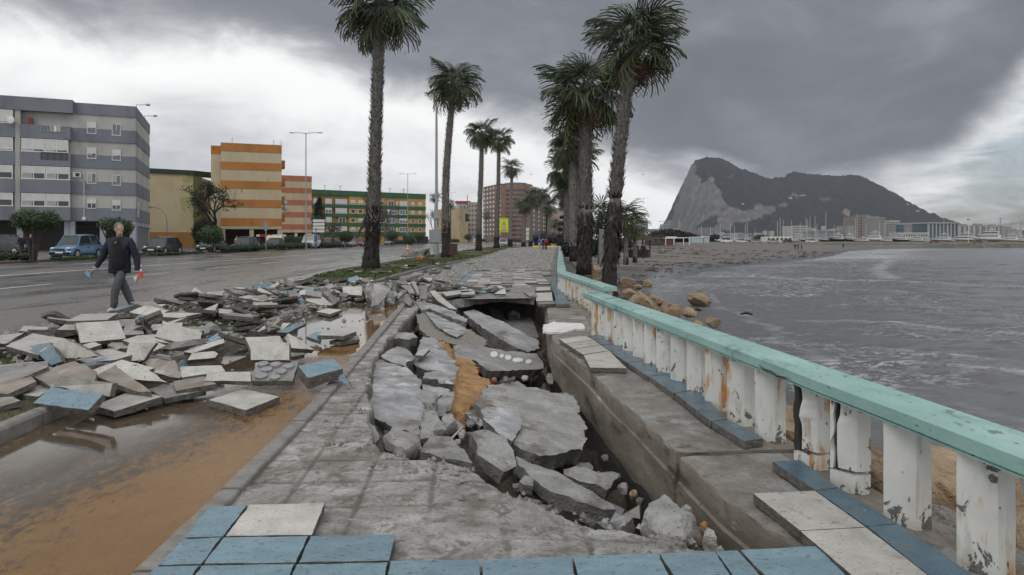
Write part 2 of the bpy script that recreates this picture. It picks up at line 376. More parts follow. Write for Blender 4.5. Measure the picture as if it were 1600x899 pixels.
# ---------------------------------------------------------------- sea
def m_sea():
    m, g, b, pos = base_mat('sea_water')
    a = g.n('ShaderNodeAttribute', attribute_name='shore').outputs['Fac']      # metres off the shoreline
    n = g.noise(g.scale(pos, (.55, 1, 1)), .5, 9, .68, .9)
    n2 = g.noise(g.scale(pos, (.12, .30, 1)), .4, 7, .65, 1.2)
    fl = g.noise(g.scale(pos, (1.2, 2.2, 1)), 1.6, 8, .72, 1.4)
    near = g.math('SUBTRACT', 1.0, g.step(a, 2, 34))
    foam = g.math('MULTIPLY', g.step(g.math('ADD', fl, g.math('MULTIPLY', near, .085)), .575, .68), g.step(n2, .45, .6))
    foam = g.math('MULTIPLY', foam, g.math('ADD', g.math('MULTIPLY', near, .62), .16))
    ys = g.n('ShaderNodeSeparateXYZ', {0: pos}).outputs[1]
    surf = g.math('MULTIPLY', g.step(ys, 95, 125), g.math('SUBTRACT', 1.0, g.step(ys, 225, 262)))
    brk = g.math('SUBTRACT', 1.0, g.step(g.math('ADD', a, g.math('MULTIPLY', g.math('SUBTRACT', n2, .5), 30)), 12, 20))
    brk = g.math('MULTIPLY', g.math('MULTIPLY', brk, surf), g.step(g.math('ADD', fl, g.math('MULTIPLY', n2, .5)), .70, .86))
    edge = g.math('MULTIPLY', g.math('SUBTRACT', 1.0, g.step(g.math('ABSOLUTE', g.math('SUBTRACT', g.math('ADD', a, g.math('MULTIPLY', g.math('SUBTRACT', n2, .5), 7)), 2.6)), .10, .35)), g.step(n, .42, .6))
    foam = g.math('MAXIMUM', foam, g.math('MAXIMUM', g.math('MULTIPLY', brk, .95), g.math('MULTIPLY', edge, .22)))
    cr = g.n('ShaderNodeAttribute', attribute_name='crest').outputs['Fac']
    foam = g.math('MAXIMUM', foam, g.math('MULTIPLY', cr, g.step(g.math('ADD', fl, g.math('MULTIPLY', n, .4)), .58, .78)))
    silt = g.math('SUBTRACT', 1.0, g.step(a, 5, 70))
    c = g.mix(silt, (.048, .060, .072), (.135, .134, .136))
    c = g.mix(g.step(n2, .4, .66), c, g.mix(1.0, c, (.72, .72, .72), 'MULTIPLY'))
    c = g.mix(foam, c, (.66, .67, .68))
    setp(g, b, Base_Color=c, Roughness=g.mix(foam, g.mix(silt, (.16,)*3, (.24,)*3), (.7,)*3), IOR=1.33)
    h = g.math('ADD', g.noise(g.scale(pos, (.5, 1, 1)), 1.3, 7, .66, .6), g.math('MULTIPLY', g.noise(g.scale(pos, (.6, 1, 1)), .22, 4, .5, .3), 2.2))
    bump(g, b, h, .16, 1.0)
    return m
def sea():
    ys = np.concatenate([np.arange(-30, 5, 1.0), np.arange(5, 30, .16), np.geomspace(30.1, 120, 170), np.geomspace(121, 4300, 60)])
    t = np.concatenate([np.linspace(0, 1, 190)**1.6])
    Yg, T = np.meshgrid(ys, t, indexing='ij')
    x0 = pl_x(SHORE[:11], ys)-6; x1 = np.maximum(38, ys*2.2+30)
    x1 = np.minimum(np.where(ys > 300, 4600, x1), 4600)
    X = x0[:, None]+(x1-x0)[:, None]*T
    sh = line_sd(X, Yg, SHORE)
    amp = sstep(sh, -2, 8)*(1-sstep(Yg, 60, 200))
    z = SEA_Z+amp*(.16*fbm(X*.35-Yg*.12, Yg*.55, 4, 5)+.07*fbm(X*1.3, Yg*1.9, 3, 11))-.01
    w1 = fbm(X*.25, Yg*.25, 3, 41)*.9; cr = np.zeros(X.shape)
    for pl, w, k in (([(16, 64), (22, 61), (29, 56.5), (36, 49), (52, 35)], .42, 1.), ([(92, 180), (62, 112), (42, 78), (32, 58)], .9, .6), ([(20, 48), (30, 42), (44, 33)], .3, .5), ([(11, 30), (18, 26), (26, 19)], .22, .7), ([(9.5, 20), (14, 17), (20, 12)], .2, .8)):
        dd = line_sd(X, Yg, pl)+w1; e0 = np.minimum(np.hypot(X-pl[0][0], Yg-pl[0][1]), np.hypot(X-pl[-1][0], Yg-pl[-1][1]))
        f_ = np.exp(-(dd/w)**2)*np.where(dd < 0, 1, .8)*sstep(e0, 0, 4)*k; cr = np.maximum(cr, f_); z = z+.07*f_
    me = grid_mesh('sea', np.stack([X, Yg, z], -1), m_sea(), {'shore': sh, 'crest': cr})
    tag(link('sea', me), kind='structure')
sea()

# ---------------------------------------------------------------- strips: road, grass verge, cycle path
def strip(name, left, right, z, mat, ys, nx=24, zl=None, bumpy=0.):
    ys = np.array(ys); a = pl_x(left, ys); b_ = pl_x(right, ys)
    t = np.linspace(0, 1, nx); X = a[:, None]+(b_-a)[:, None]*t; Y = np.repeat(ys[:, None], nx, 1)
    Z = np.full(X.shape, float(z))
    if zl is not None: Z = zl+(z-zl)*np.repeat(t[None], len(ys), 0)
    if bumpy: Z = Z+bumpy*fbm(X*1.3, Y*1.3, 4, 21)
    w = (b_-a)[:, None]
    me = grid_mesh(name, np.stack([X, Y, Z], -1), mat, {'across': t[None]*w, 'along': Y, 'fromright': (1-t[None])*w})
    return tag(link(name, me), kind='structure')
def m_road():
    m, g, b, pos = base_mat('wet_asphalt')
    n = g.noise(g.scale(pos, (1, .25, 1)), .35, 9, .62, .6)
    mud = g.noise(g.scale(pos, (.5, .10, 1)), 1.0, 8, .65, 1.0)
    c = g.ramp(n, [(.3, (.052, .05, .049)), (.55, (.082, .078, .074)), (.75, (.12, .112, .104))])
    x = g.n('ShaderNodeSeparateXYZ', {0: pos}).outputs[0]
    side = g.step(x, -15.5, -9)
    mk = g.math('MULTIPLY', g.step(g.math('ADD', mud, g.math('MULTIPLY', side, .16)), .47, .64), .9)
    c = g.mix(mk, c, (.175, .158, .138))
    c = g.mix(g.step(g.noise(g.scale(pos, (.9, .14, 1)), 1.1, 6, .7, .8), .60, .66), c, (.022, .021, .02))
    r = g.ramp(mud, [(.40, .15), (.62, .6)])
    setp(g, b, Base_Color=c, Roughness=r); bump(g, b, g.noise(pos, 25, 5, .7), .006)
    return m
YS_ROAD = np.concatenate([np.arange(-5, 60, 1.5), np.geomspace(61, 420, 60)])
VERGE = [(-28.6, -10), (-29.0, 40), (-30.2, 65), (-30.0, 110), (-28.5, 200), (-22, 420)]
strip('road', VERGE, RE, -.06, m_road(), YS_ROAD, 40, zl=.04)
def m_grass():
    m, g, b, pos = base_mat('turf_soil')
    n = g.noise(pos, 1.6, 8, .6, .4)
    c = g.ramp(n, [(.3, (.055, .042, .03)), (.5, (.085, .078, .045)), (.62, (.085, .105, .04)), (.8, (.12, .14, .055))])
    setp(g, b, Base_Color=c, Roughness=.9); bump(g, b, g.noise(pos, 30, 6, .7), .02)
    return m
mt_turf = m_grass()
strip('grass_verge', RE, [(x-.11, y) for x, y in LK], .0, mt_turf, np.concatenate([np.arange(-3, 36, .4), np.geomspace(36.5, 133, 40)]), 20, bumpy=.05)
def m_cycle():
    m, g, b, pos = base_mat('flooded_cycle_path')
    fr = g.n('ShaderNodeAttribute', attribute_name='fromright').outputs['Fac']
    al = g.n('ShaderNodeAttribute', attribute_name='along').outputs['Fac']
    n = g.noise(g.scale(pos, (1, .8, 1)), .9, 8, .6, .6)
    fine = g.noise(g.scale(pos, (1, .5, 1)), 15, 9, .78, 1.0)
    asp = g.ramp(fine, [(.3, (.055, .041, .028)), (.6, (.115, .088, .060)), (.8, (.17, .132, .09))])
    mudf = g.math('ADD', g.math('MULTIPLY', g.math('SUBTRACT', 1.0, g.step(fr, .0, 1.3)), 1.0), g.math('MULTIPLY', g.math('SUBTRACT', 1.0, g.step(al, 3.2, 6.2)), .62))
    mudf = g.math('ADD', mudf, g.math('MULTIPLY', g.step(fr, 1.75, 2.05), .45))
    mk = g.step(g.math('ADD', g.math('ADD', g.math('MULTIPLY', mudf, .30), g.math('MULTIPLY', fine, 1.3)), g.math('MULTIPLY', n, .40)), .98, 1.16)
    c = g.mix(g.math('MULTIPLY', mk, .85), asp, g.ramp(n, [(.3, (.215, .11, .034)), (.7, (.31, .17, .058))]))
    # standing water: smooth where the path lies low, ragged at the rim
    low = g.math('MULTIPLY', g.step(fr, .35, 1.5), g.step(al, 2.4, 4.6))
    low = g.math('MAXIMUM', low, g.step(al, 8.2, 9.6))
    low = g.math('MAXIMUM', low, g.step(fr, 1.55, 1.9))
    wat = g.step(g.math('ADD', g.math('MULTIPLY', low, .62), g.math('MULTIPLY', n, .5)), .36, .78)
    r = g.mix(wat, g.ramp(fine, [(.38, .14), (.65, .40)]), (.055,)*3)
    setp(g, b, Base_Color=c, Roughness=r, IOR=1.36)
    st = g.math('MULTIPLY', g.math('SUBTRACT', 1.0, wat), .55)
    n_ = g.n('ShaderNodeBump', {'Height': fine, 'Distance': .008, 'Strength': st}); g.nt.links.new(n_.outputs[0], b.inputs['Normal'])
    return m
strip('cycle_path', LK, KERB, -.075, m_cycle(), np.concatenate([np.arange(-1, 27, .25)]), 20)

def kerb_run(line, y0, y1, step, w, z0, z1, mat, round_=False, dirn=1):
    """kerb stones laid one after another along a line, each a stone of its own"""
    root = None; y = y0
    me0 = []
    while y < y1:
        ya, yb = y+.006, min(y+step, y1)-.006
        a = Vector((pl_x(line, ya), ya, 0)); b = Vector((pl_x(line, yb), yb, 0))
        d = (b-a).normalized(); n = Vector((-d.y, d.x, 0))*w*dirn
        mb = MB(); dz = random.uniform(-.006, .006); k = .03 if round_ else .012
        prof = [(0, z0), (0, z1-k), (k/w*.5, z1-k*.3), (k/w, z1), (1-k/w, z1), (1-k/w*.5, z1-k*.3), (1, z1-k), (1, z0)]
        vs = [a+n*u+Vector((0, 0, q+dz)) for u, q in prof]+[b+n*u+Vector((0, 0, q+dz)) for u, q in prof]
        N = len(prof); fs = [(i, i+1, N+i+1, N+i) for i in range(N-1)]+[tuple(range(N-1, -1, -1)), tuple(range(N, 2*N))]
        if dirn > 0: fs = [f[::-1] for f in fs]
        mb.add(vs, fs); yield mb; y += step
def struct_root(name):
    return None

# ---------------------------------------------------------------- promenade bed: the concrete left where tiles were torn away, with the trench washed out of it
TRENCH_PX = [(643, 463), (655, 480), (637, 497), (625, 508), (620, 520), (606, 528), (596, 545), (585, 560), (577, 585), (570, 612), (578, 640), (572, 655), (582, 690), (598, 704),
             (640, 715), (672, 716), (735, 728), (770, 752), (830, 772), (890, 794), (930, 808), (975, 806), (1005, 816), (1030, 834), (1090, 846), (1150, 856), (1236, 864), (1300, 840), (1100, 640), (900, 500), (862, 460), (836, 456.5), (770, 455.5), (706, 456)]
TRENCH = [(p.x, p.y) for p in (W(a, b, -.05) for a, b in TRENCH_PX)]
AX = Vector((-.054, 1, 0)).normalized(); AN = Vector((AX.y, -AX.x, 0))     # promenade axis and the way to the sea
GO = Vector((-1.635, 2.555*1.45/1.45, 0)) # a corner of the tile grid
def m_screed():
    m, g, b, pos = base_mat('promenade_bed')
    gr = g.n('ShaderNodeAttribute', attribute_name='groove').outputs['Fac']
    sp = g.n('ShaderNodeAttribute', attribute_name='spot').outputs['Fac']
    pit = g.n('ShaderNodeAttribute', attribute_name='pit').outputs['Fac']
    n = g.noise(g.scale(pos, (1, 1.2, 1)), 2.3, 10, .66, .7); n2 = g.noise(pos, 9, 8, .7, .4)
    c = g.ramp(n, [(.30, (.17, .145, .118)), (.43, (.275, .258, .232)), (.53, (.40, .387, .365)), (.64, (.57, .562, .545))])
    c = g.mix(g.math('MULTIPLY', sp, g.ramp(n2, [(.35, .1), (.6, .7)])), c, (.43, .42, .40))
    c = g.mix(g.math('MULTIPLY', g.step(n2, .50, .60), .7), c, (.165, .14, .112)); n4 = g.noise(pos, 42, 6, .75); c = g.mix(g.step(n4, .50, .66), c, g.mix(1.0, c, (.55, .54, .52), 'MULTIPLY'))
    c = g.mix(g.math('MULTIPLY', gr, g.ramp(n, [(.35, .9), (.65, .5)])), c, (.115, .098, .08))
    c = g.mix(g.math('MULTIPLY', g.step(g.noise(pos, 3.1, 8, .7, 1.2), .60, .66), .7), c, (.56, .555, .55))
    wall = g.ramp(n2, [(.3, (.10, .085, .07)), (.55, (.16, .14, .12)), (.75, (.25, .235, .21))])
    earth = g.ramp(n4, [(.3, (.06, .045, .032)), (.52, (.13, .105, .08)), (.75, (.24, .21, .18))])
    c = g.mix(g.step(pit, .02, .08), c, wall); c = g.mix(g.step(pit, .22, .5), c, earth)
    r = g.ramp(g.noise(pos, 1.4, 6, .6), [(.38, .36), (.6, .8)])
    setp(g, b, Base_Color=c, Roughness=r); bump(g, b, g.math('ADD', n2, g.math('MULTIPLY', n4, .5)), .028)
    return m
def bed_z(X, Y):
    u = (X-GO.x)*AN.x+(Y-GO.y)*AN.y; v = (X-GO.x)*AX.x+(Y-GO.y)*AX.y
    n = .5*fbm(X*3, Y*3, 4, 2)
    wob = .012*fbm(X*2.2, Y*2.2, 3, 31)
    gu = np.abs((u+wob)/.412-np.round((u+wob)/.412))*.412; gv = np.abs((v+wob)/.412-np.round((v+wob)/.412))*.412
    gd = np.minimum(gu, gv)
    groove = (1-sstep(gd+.010*fbm(X*9, Y*9, 3, 43), .006, .024))*sstep(fbm(X*1.7, Y*1.7, 4, 41), -.5, .1)
    # dabs of mortar left under the torn tiles
    cu = np.floor(u/.206); cvv = np.floor(v/.206); hx = _h(cu, cvv, 3); hy = _h(cu, cvv, 7)
    du = u-(cu+.35+.3*hx)*.206; dv = v-(cvv+.35+.3*hy)*.206
    rr = np.hypot(du, dv)+.02*fbm(X*9, Y*9, 2, 5)
    spot = (1-sstep(rr, .052, .062))*(_h(cu, cvv, 11) > .74)
    z = -.05+.007*n+.005*spot-.007*groove+.010*fbm(X*1.1, Y*1.1, 3, 8)
    # the bed sags towards the trench at the seaward front
    sag = sstep(X+.10*(Y-3), -.45, 1.15)*sstep(Y, 2.9, 4.1)
    z = z-.13*sag*(1-sstep(Y, 5.3, 6.6))
    return z, groove, spot
def bed():
    ys = []; y = 1.2
    while y < 20: ys.append(y); y += max(.012, .0048*y)
    ys = np.array(ys); t = np.linspace(0, 1, 300)
    a = pl_x(KERB, ys)+.115; b_ = np.interp(ys, [p[1] for p in WALL]+[20], [p[0] for p in WALL]+[1.15])-.004
    X = a[:, None]+(b_-a)[:, None]*t; Y = np.repeat(ys[:, None], 300, 1)
    z, gr, sp = bed_z(X, Y)
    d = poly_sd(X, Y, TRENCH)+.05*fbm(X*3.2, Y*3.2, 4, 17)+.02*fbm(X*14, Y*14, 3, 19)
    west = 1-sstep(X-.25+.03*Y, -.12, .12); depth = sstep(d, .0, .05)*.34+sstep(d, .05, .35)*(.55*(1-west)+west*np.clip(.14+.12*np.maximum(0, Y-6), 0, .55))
    z2 = z-depth*(1+.25*fbm(X*4, Y*4, 4, 23))-.05*sstep(d, 0, .05)*fbm(X*11, Y*11, 3, 29)
    z2 = np.where(Y > 19.2, z2, z2)
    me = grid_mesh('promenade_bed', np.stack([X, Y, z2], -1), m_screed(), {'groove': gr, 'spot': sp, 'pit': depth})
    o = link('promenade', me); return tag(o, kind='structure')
PROM = bed()
# broken concrete bed shown beyond Y=20: gravel, sand and wet setting mortar
def m_far():
    m, g, b, pos = base_mat('far_promenade_gravel')
    n = g.noise(pos, .5, 9, .65, .5); f_ = g.noise(pos, 7, 6, .7)
    c = g.ramp(f_, [(.3, (.105, .097, .088)), (.5, (.19, .178, .165)), (.7, (.31, .30, .285))])
    c = g.mix(g.math('MULTIPLY', g.step(n, .5, .66), .7), c, (.13, .108, .085))
    c = g.mix(g.math('MULTIPLY', g.step(g.noise(g.scale(pos, (.35, 1, 1)), .55, 7, .65, 1), .58, .64), .8), c, (.045, .036, .028))
    r = g.ramp(n, [(.38, .3), (.6, .8)])
    setp(g, b, Base_Color=c, Roughness=r); bump(g, b, f_, .05)
    return m
strip('far_promenade', [(LK[0][0], 19)]+[(x+.02, y) for x, y in LK[6:]], [(x-.05, y) for x, y in [(1.32, 19), (1.4, 20), (2.0, 30), (7.0, 103), (9.2, 135)]], -.045, m_far(), np.concatenate([np.arange(19.3, 40, .25), np.geomspace(40.5, 135, 60)]), 40, bumpy=.05)

# kerb stones
def kerb(name, line, y0, y1, st, w, z0, z1, mat, rnd, dirn):
    base = None
    for i, mb in enumerate(kerb_run(line, y0, y1, st, w, z0, z1, mat, rnd, dirn)):
        if base is None: base = tag(mb.build(name, mat, None, smooth=False), kind='structure')
        else: mb.build('kerbstone', mat, base, smooth=False)
kerb('promenade_kerb', KERB, 2.0, 17.6, .5, .12, -.35, -.008, mt_kerb, False, -1)
kerb('grass_kerb', LK, 3.6, 95, 1.0, .13, -.3, .055, mt_kerb, True, 1)
kerb('verge_kerb', [(x+.02, y) for x, y in VERGE], 20, 210, 6.0, .25, -.2, .19, pm('earthy_kerb', [(.3, (.10, .075, .055)), (.7, (.19, .15, .115))], 1.5, 7, (.6, .9), 20, .02), True, 1)
strip('planted_verge', [(x-1.1, y) for x, y in VERGE], [(x-.2, y) for x, y in VERGE], .17, pm('verge_soil', [(.3, (.06, .05, .035)), (.55, (.10, .085, .05)), (.75, (.10, .115, .05))], 2, 8, (.8, .95), 10, .04), np.concatenate([np.arange(10, 60, 2.), np.geomspace(61, 420, 40)]), 8, bumpy=.06)
strip('car_park', [(-120, -10), (-120, 420)], [(x-1.12, y) for x, y in VERGE], .12, pm('grey_pavement', [(.3, (.10, .095, .09)), (.7, (.17, .16, .15))], .7, 8, (.35, .7), 20, .01), np.concatenate([np.arange(10, 60, 4.), np.geomspace(61, 420, 30)]), 14)

# road markings, worn
def m_mark():
    m, g, b, pos = base_mat('worn_line_paint')
    n = g.noise(g.scale(pos, (3, .8, 1)), 1.3, 8, .7)
    c = g.ramp(n, [(.32, (.12, .115, .11)), (.44, (.36, .35, .335)), (.7, (.56, .55, .53))])
    setp(g, b, Base_Color=c, Roughness=.55); return m
mt_mark = m_mark()
def mark(line, w, ys):
    mb = MB()
    for a, b_ in ys:
        def P(x, y):
            t = (x-pl_x(VERGE, y))/(pl_x(RE, y)-pl_x(VERGE, y)); return (x, y, .04-.10*t+.004)
        k = max(1, int((b_-a)/4))
        for i in range(k):
            y0 = a+(b_-a)*i/k; y1 = a+(b_-a)*(i+1)/k; x0 = pl_x(line, y0); x1 = pl_x(line, y1)
            mb.add([P(x0-w, y0), P(x0+w, y0), P(x1+w, y1), P(x1-w, y1)], [(0, 1, 2, 3)])
    return tag(mb.build('road_marking', mt_mark), kind='structure')
mark([(-20.4, 0), (-20.2, 30), (-19.3, 52), (-18.5, 200), (-10, 420)], .2, [(8, 400)])
mark([(-15.4, 0), (-15.1, 28), (-15.0, 41), (-13.5, 200), (-5, 420)], .13, [(26+7.5*i, 26+7.5*i+4) for i in range(-2, 40)])
mark([(-25.4, 0), (-24.8, 60), (-23.5, 200), (-16, 420)], .13, [(12+9*i, 12+9*i+3.5) for i in range(36)])
mark([(-8.35, 0), (-8.2, 23), (-8.95, 35), (-7.6, 81), (-4.6, 129)], .11, [(24, 128)])

# ---------------------------------------------------------------- seawall, in two lengths parted by a crack
def wall_piece(y0, y1, label, zb=-.60):
    ys = np.arange(y0, y1+.001, .06); n = len(ys)
    prof = [('b', .16, None), ('b', .0, None), ('i', 0., -.235), ('i', .018, -.222), ('i', .018, -.07), ('i', .03, -.052), ('t', .12, -.05), ('t', .3, -.05), ('t', .5, -.05), ('t', .75, -.055), ('o', .98, -.06), ('o', .98, -1.3)]
    rows = []
    for k, (c, off, z) in enumerate(prof):
        r = []
        for y in ys:
            x = pl_x(WALL, y); nn = Vector((1, .11, 0)).normalized()
            zz = z
            if c == 'b': zz = zb+.05*mnoise.noise((y*2.1, k, 3))+.025*mnoise.noise((y*9, k, 1))
            j = mnoise.noise((x*3+off*7, y*3, k*.7))
            p = Vector((x, y, zz))+nn*off
            if k in (4, 5, 6): p += Vector((.012*mnoise.noise((y*7, k, 5)), 0, .016*mnoise.noise((y*8, k, 9))-.012*max(0, mnoise.noise((y*2.3, 4, 2)))))
            elif c == 't': p.z += .014*j
            r.append(p)
        rows.append(r)
    mb = MB(); vs = [p for r in rows for p in r]; K = len(prof)
    fs = [(k*n+i, (k+1)*n+i, (k+1)*n+i+1, k*n+i+1) for k in range(K-1) for i in range(n-1)]
    fs = [f for f in fs]
    fs += [tuple(k*n for k in range(K)), tuple(k*n+n-1 for k in range(K-1, -1, -1))]
    mb.add(vs, fs, 0)
    mb.m = [1 if 5*(n-1) <= i < 9*(n-1) else 0 for i in range(len(fs))]
    me = mb.mesh('seawall', [mt_wall, mt_walltop], smooth=True, angle=40)
    bm = bmesh.new(); bm.from_mesh(me); bmesh.ops.recalc_face_normals(bm, faces=bm.faces); bm.to_mesh(me); bm.free()
    return tag(link('seawall', me), label, 'seawall')
SW1 = wall_piece(1.3, 4.73, 'near length of brown concrete seawall in front of the vertical crack')
SW2 = wall_piece(4.80, 16.5, 'long length of undermined brown concrete seawall beyond the vertical crack')
SW2.location.x = .0

# ---------------------------------------------------------------- slabs: a top outline in space, given a thickness
def newell(p):
    n = Vector((0, 0, 0))
    for i in range(len(p)): n += p[i].cross(p[(i+1) % len(p)])
    return n.normalized()
def slab_mesh(pts, th, mats, rough=0., fine=0., seg=.07, amp=.006, inset=.0):
    """pts: top outline (world). rough: broken outline; fine: edge length for a broken, uneven surface (0 = a cut tile). returns mesh, base point"""
    p = [Vector(q) for q in pts]; n = newell(p)
    flip = n.z < -.05 or (abs(n.z) <= .05 and n.y > 0)
    if flip: p.reverse(); n = -n
    if rough > 0:
        out = []
        for i in range(len(p)):
            a, b = p[i], p[(i+1) % len(p)]; L = (b-a).length; k = max(1, min(14, int(L/seg)))
            sd = n.cross((b-a).normalized())
            for j in range(k):
                t = j/k; q = a.lerp(b, t)
                if j: q = q+sd*rough*1.6*mnoise.noise(q*8.3)+sd*rough*1.0*mnoise.noise(q*23.1)
                out.append(q)
        p = out
    c = sum(p, Vector())/len(p); N = len(p)
    bot = []
    for q in p:
        k = 1-inset*(1+(mnoise.noise(q*7) if rough else 0)); bot.append(c+(q-c)*k-n*th*(1+(.18*mnoise.noise(q*5.1) if rough else 0)))
    bm = bmesh.new(); tv = [bm.verts.new(q) for q in p]; bv = [bm.verts.new(q) for q in bot]
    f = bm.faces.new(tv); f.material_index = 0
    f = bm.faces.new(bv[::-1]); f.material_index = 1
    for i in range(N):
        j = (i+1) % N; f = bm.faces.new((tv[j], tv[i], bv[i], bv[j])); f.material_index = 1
    if N > 4 or fine: bmesh.ops.triangulate(bm, faces=[f for f in bm.faces if len(f.verts) > 4])
    if fine:
        for it in range(5):
            es = [e for e in bm.edges if e.calc_length() > fine]
            if not es: break
            bmesh.ops.subdivide_edges(bm, edges=es, cuts=1, use_grid_fill=True)
            bmesh.ops.triangulate(bm, faces=[f for f in bm.faces if len(f.verts) > 4])
        side = set()
        for f in bm.faces:
            if f.material_index == 1:
                for v in f.verts: side.add(v.index)
        bm.verts.index_update()
        for v in bm.verts:
            k = 1.0
            if any(f.material_index == 1 for f in v.link_faces): k = 2.2
            q = v.co
            v.co = q+n*amp*k*(mnoise.noise(q*4.5)+.6*mnoise.noise(q*13)+.3*mnoise.noise(q*37))+(Vector((mnoise.noise(q*9+Vector((5, 0, 0))), mnoise.noise(q*9+Vector((0, 7, 0))), mnoise.noise(q*11)))*amp*1.3 if k > 1 else Vector())
    bmesh.ops.recalc_face_normals(bm, faces=bm.faces)
    z0 = min(v.co.z for v in bm.verts); base = Vector((c.x, c.y, z0))
    for v in bm.verts: v.co -= base
    me = bpy.data.meshes.new('slab'); bm.to_mesh(me); bm.free()
    for m in mats: me.materials.append(m)
    me.polygons.foreach_set('use_smooth', [True]*len(me.polygons)); me.set_sharp_from_angle(angle=R(28 if fine else 20))
    return me, base
def slab(name, pts, th, mats, label=None, cat=None, group=None, parent=None, **kw):
    me, base = slab_mesh(pts, th, mats, **kw); me.name = name
    o = link(name, me, parent, base); return tag(o, label, cat, group)
def px3(lst, z=None):
    return [W(a[0], a[1], a[2] if len(a) > 2 else z) for a in lst]

# ---------------------------------------------------------------- tiles still laid in the promenade (pieces of the promenade)
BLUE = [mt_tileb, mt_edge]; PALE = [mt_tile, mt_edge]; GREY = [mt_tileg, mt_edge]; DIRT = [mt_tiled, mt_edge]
fg = [  # foreground field of tiles, outlines as they lie
    ([(290, 840), (327, 792), (386, 789.5), (348, 838)], BLUE), ([(353, 837.5), (390, 789), (507, 786), (487, 836)], PALE),
    ([(247, 883), (286, 843), (345, 840), (314, 881)], BLUE), ([(319, 880.5), (350, 840), (481, 838), (462, 879)], BLUE), ([(467, 879), (486, 838), (617.5, 835.5), (608, 876)], BLUE),
    ([(180, 950), (243, 886), (311, 884), (262, 948)], BLUE), ([(267, 948), (316, 884), (459, 882), (432, 946)], BLUE), ([(437, 946), (464, 882), (606, 879), (590, 944)], BLUE),
    ([(598, 944), (610, 876.5), (750, 874.5), (749, 942)], BLUE), ([(756, 941), (754, 874.5), (890, 870), (908, 940)], BLUE),
    ([(915, 939), (895, 869.5), (1026, 865.5), (1068, 937)], BLUE), ([(1075, 936), (1031, 865), (1116, 862), (1166, 934)], BLUE), ([(1168, 933), (1119, 861.5), (1152, 860), (1218, 933)], BLUE),
    ([(1225, 932), (1157, 859.5), (1276, 853.5), (1352, 930)], BLUE),
]
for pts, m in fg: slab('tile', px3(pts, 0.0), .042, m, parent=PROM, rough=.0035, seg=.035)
# coping tiles on the seawall
cop = [([(874, 530), (915, 525), (927, 531), (884, 537)], PALE), ([(885, 537.5), (928, 531.5), (938, 539), (897, 545.5)], PALE), ([(898, 546), (939, 539.5), (951, 548), (911, 554)], PALE), ([(912, 555), (952, 548.5), (979, 575.5), (922, 574.5)], PALE),
       ([(917, 525), (938, 523), (950, 529), (929, 531)], BLUE), ([(930, 531.5), (951, 529.5), (964, 537), (940, 539)], BLUE), ([(941, 539.5), (965, 537.5), (981, 546), (953, 549)], BLUE),
       ([(954, 549.5), (982, 546.5), (1010, 563), (980, 567)], BLUE), ([(982, 567.5), (1012, 563.5), (1046, 584), (1012, 588)], BLUE), ([(1014, 588.5), (1048, 584.5), (1087, 609), (1052, 614)], BLUE), ([(1054, 614.5), (1089, 609.5), (1137, 655), (1110, 658)], BLUE),
       ([(1113, 659), (1140, 656), (1192, 685), (1163, 690)], BLUE),
       ([(1207, 721), (1250, 719), (1310, 762), (1274, 766)], BLUE), ([(1276, 767), (1312, 763), (1402, 818), (1354, 822)], BLUE), ([(1356, 823), (1404, 819), (1530, 905), (1466, 910)], BLUE),
       ([(1177, 771), (1273, 767), (1352, 823.5), (1250, 829)], PALE), ([(1251, 830), (1353, 824.5), (1464, 910), (1350, 915)], PALE)]
mt_tilebw = pm('wet_blue_tile', [(.3, (.055, .105, .145)), (.6, (.085, .155, .205)), (.8, (.13, .20, .25))], 5, 8, (.12, .35), 70, .003, speck=[((.13, .12, .11), 9, .6, .7), ((.40, .42, .43), 30, .70, .74)], rand=.12)
WETB = [mt_tilebw, mt_edge]
for pts, m in cop:
    pv = px3(pts, 0.012); ymin = min(v.y for v in pv)
    slab('tile', pv, .055, WETB if m is BLUE else m, parent=SW2 if ymin > 4.75 else SW1, rough=.002, seg=.06)
# far seawall end: tiles around the far rail foot
for pts, m in [([(838, 458), (862, 457), (864, 470), (838, 471)], PALE), ([(838, 449), (859, 448.5), (861, 453.5), (838, 454.5)], PALE), ([(861, 447), (872, 446), (880, 458), (866, 459)], BLUE), ([(866.5, 459.5), (880.5, 458.5), (891, 475.5), (869, 476)], BLUE),
               ([(839, 472.5), (866, 471), (868, 474.5), (842, 476)], DIRT), ([(862, 434), (868, 434), (871, 446), (861, 446.5)], BLUE)]:
    slab('tile', px3(pts, .03), .06, WETB if m is BLUE else m, parent=SW2, rough=.002, seg=.1)
# white plaster remains across the wall
slab('plaster_remnant', px3([(848, 517), (849, 507), (860, 505), (867, 502.5), (872, 508), (880, 510.5), (886, 507), (893, 511), (900, 506), (908, 505), (913, 508), (914, 513), (898, 515), (880, 519), (862, 519)], -.02), .035, [mt_white, mt_white], parent=SW2, rough=.01, fine=.05, seg=.06, amp=.008)
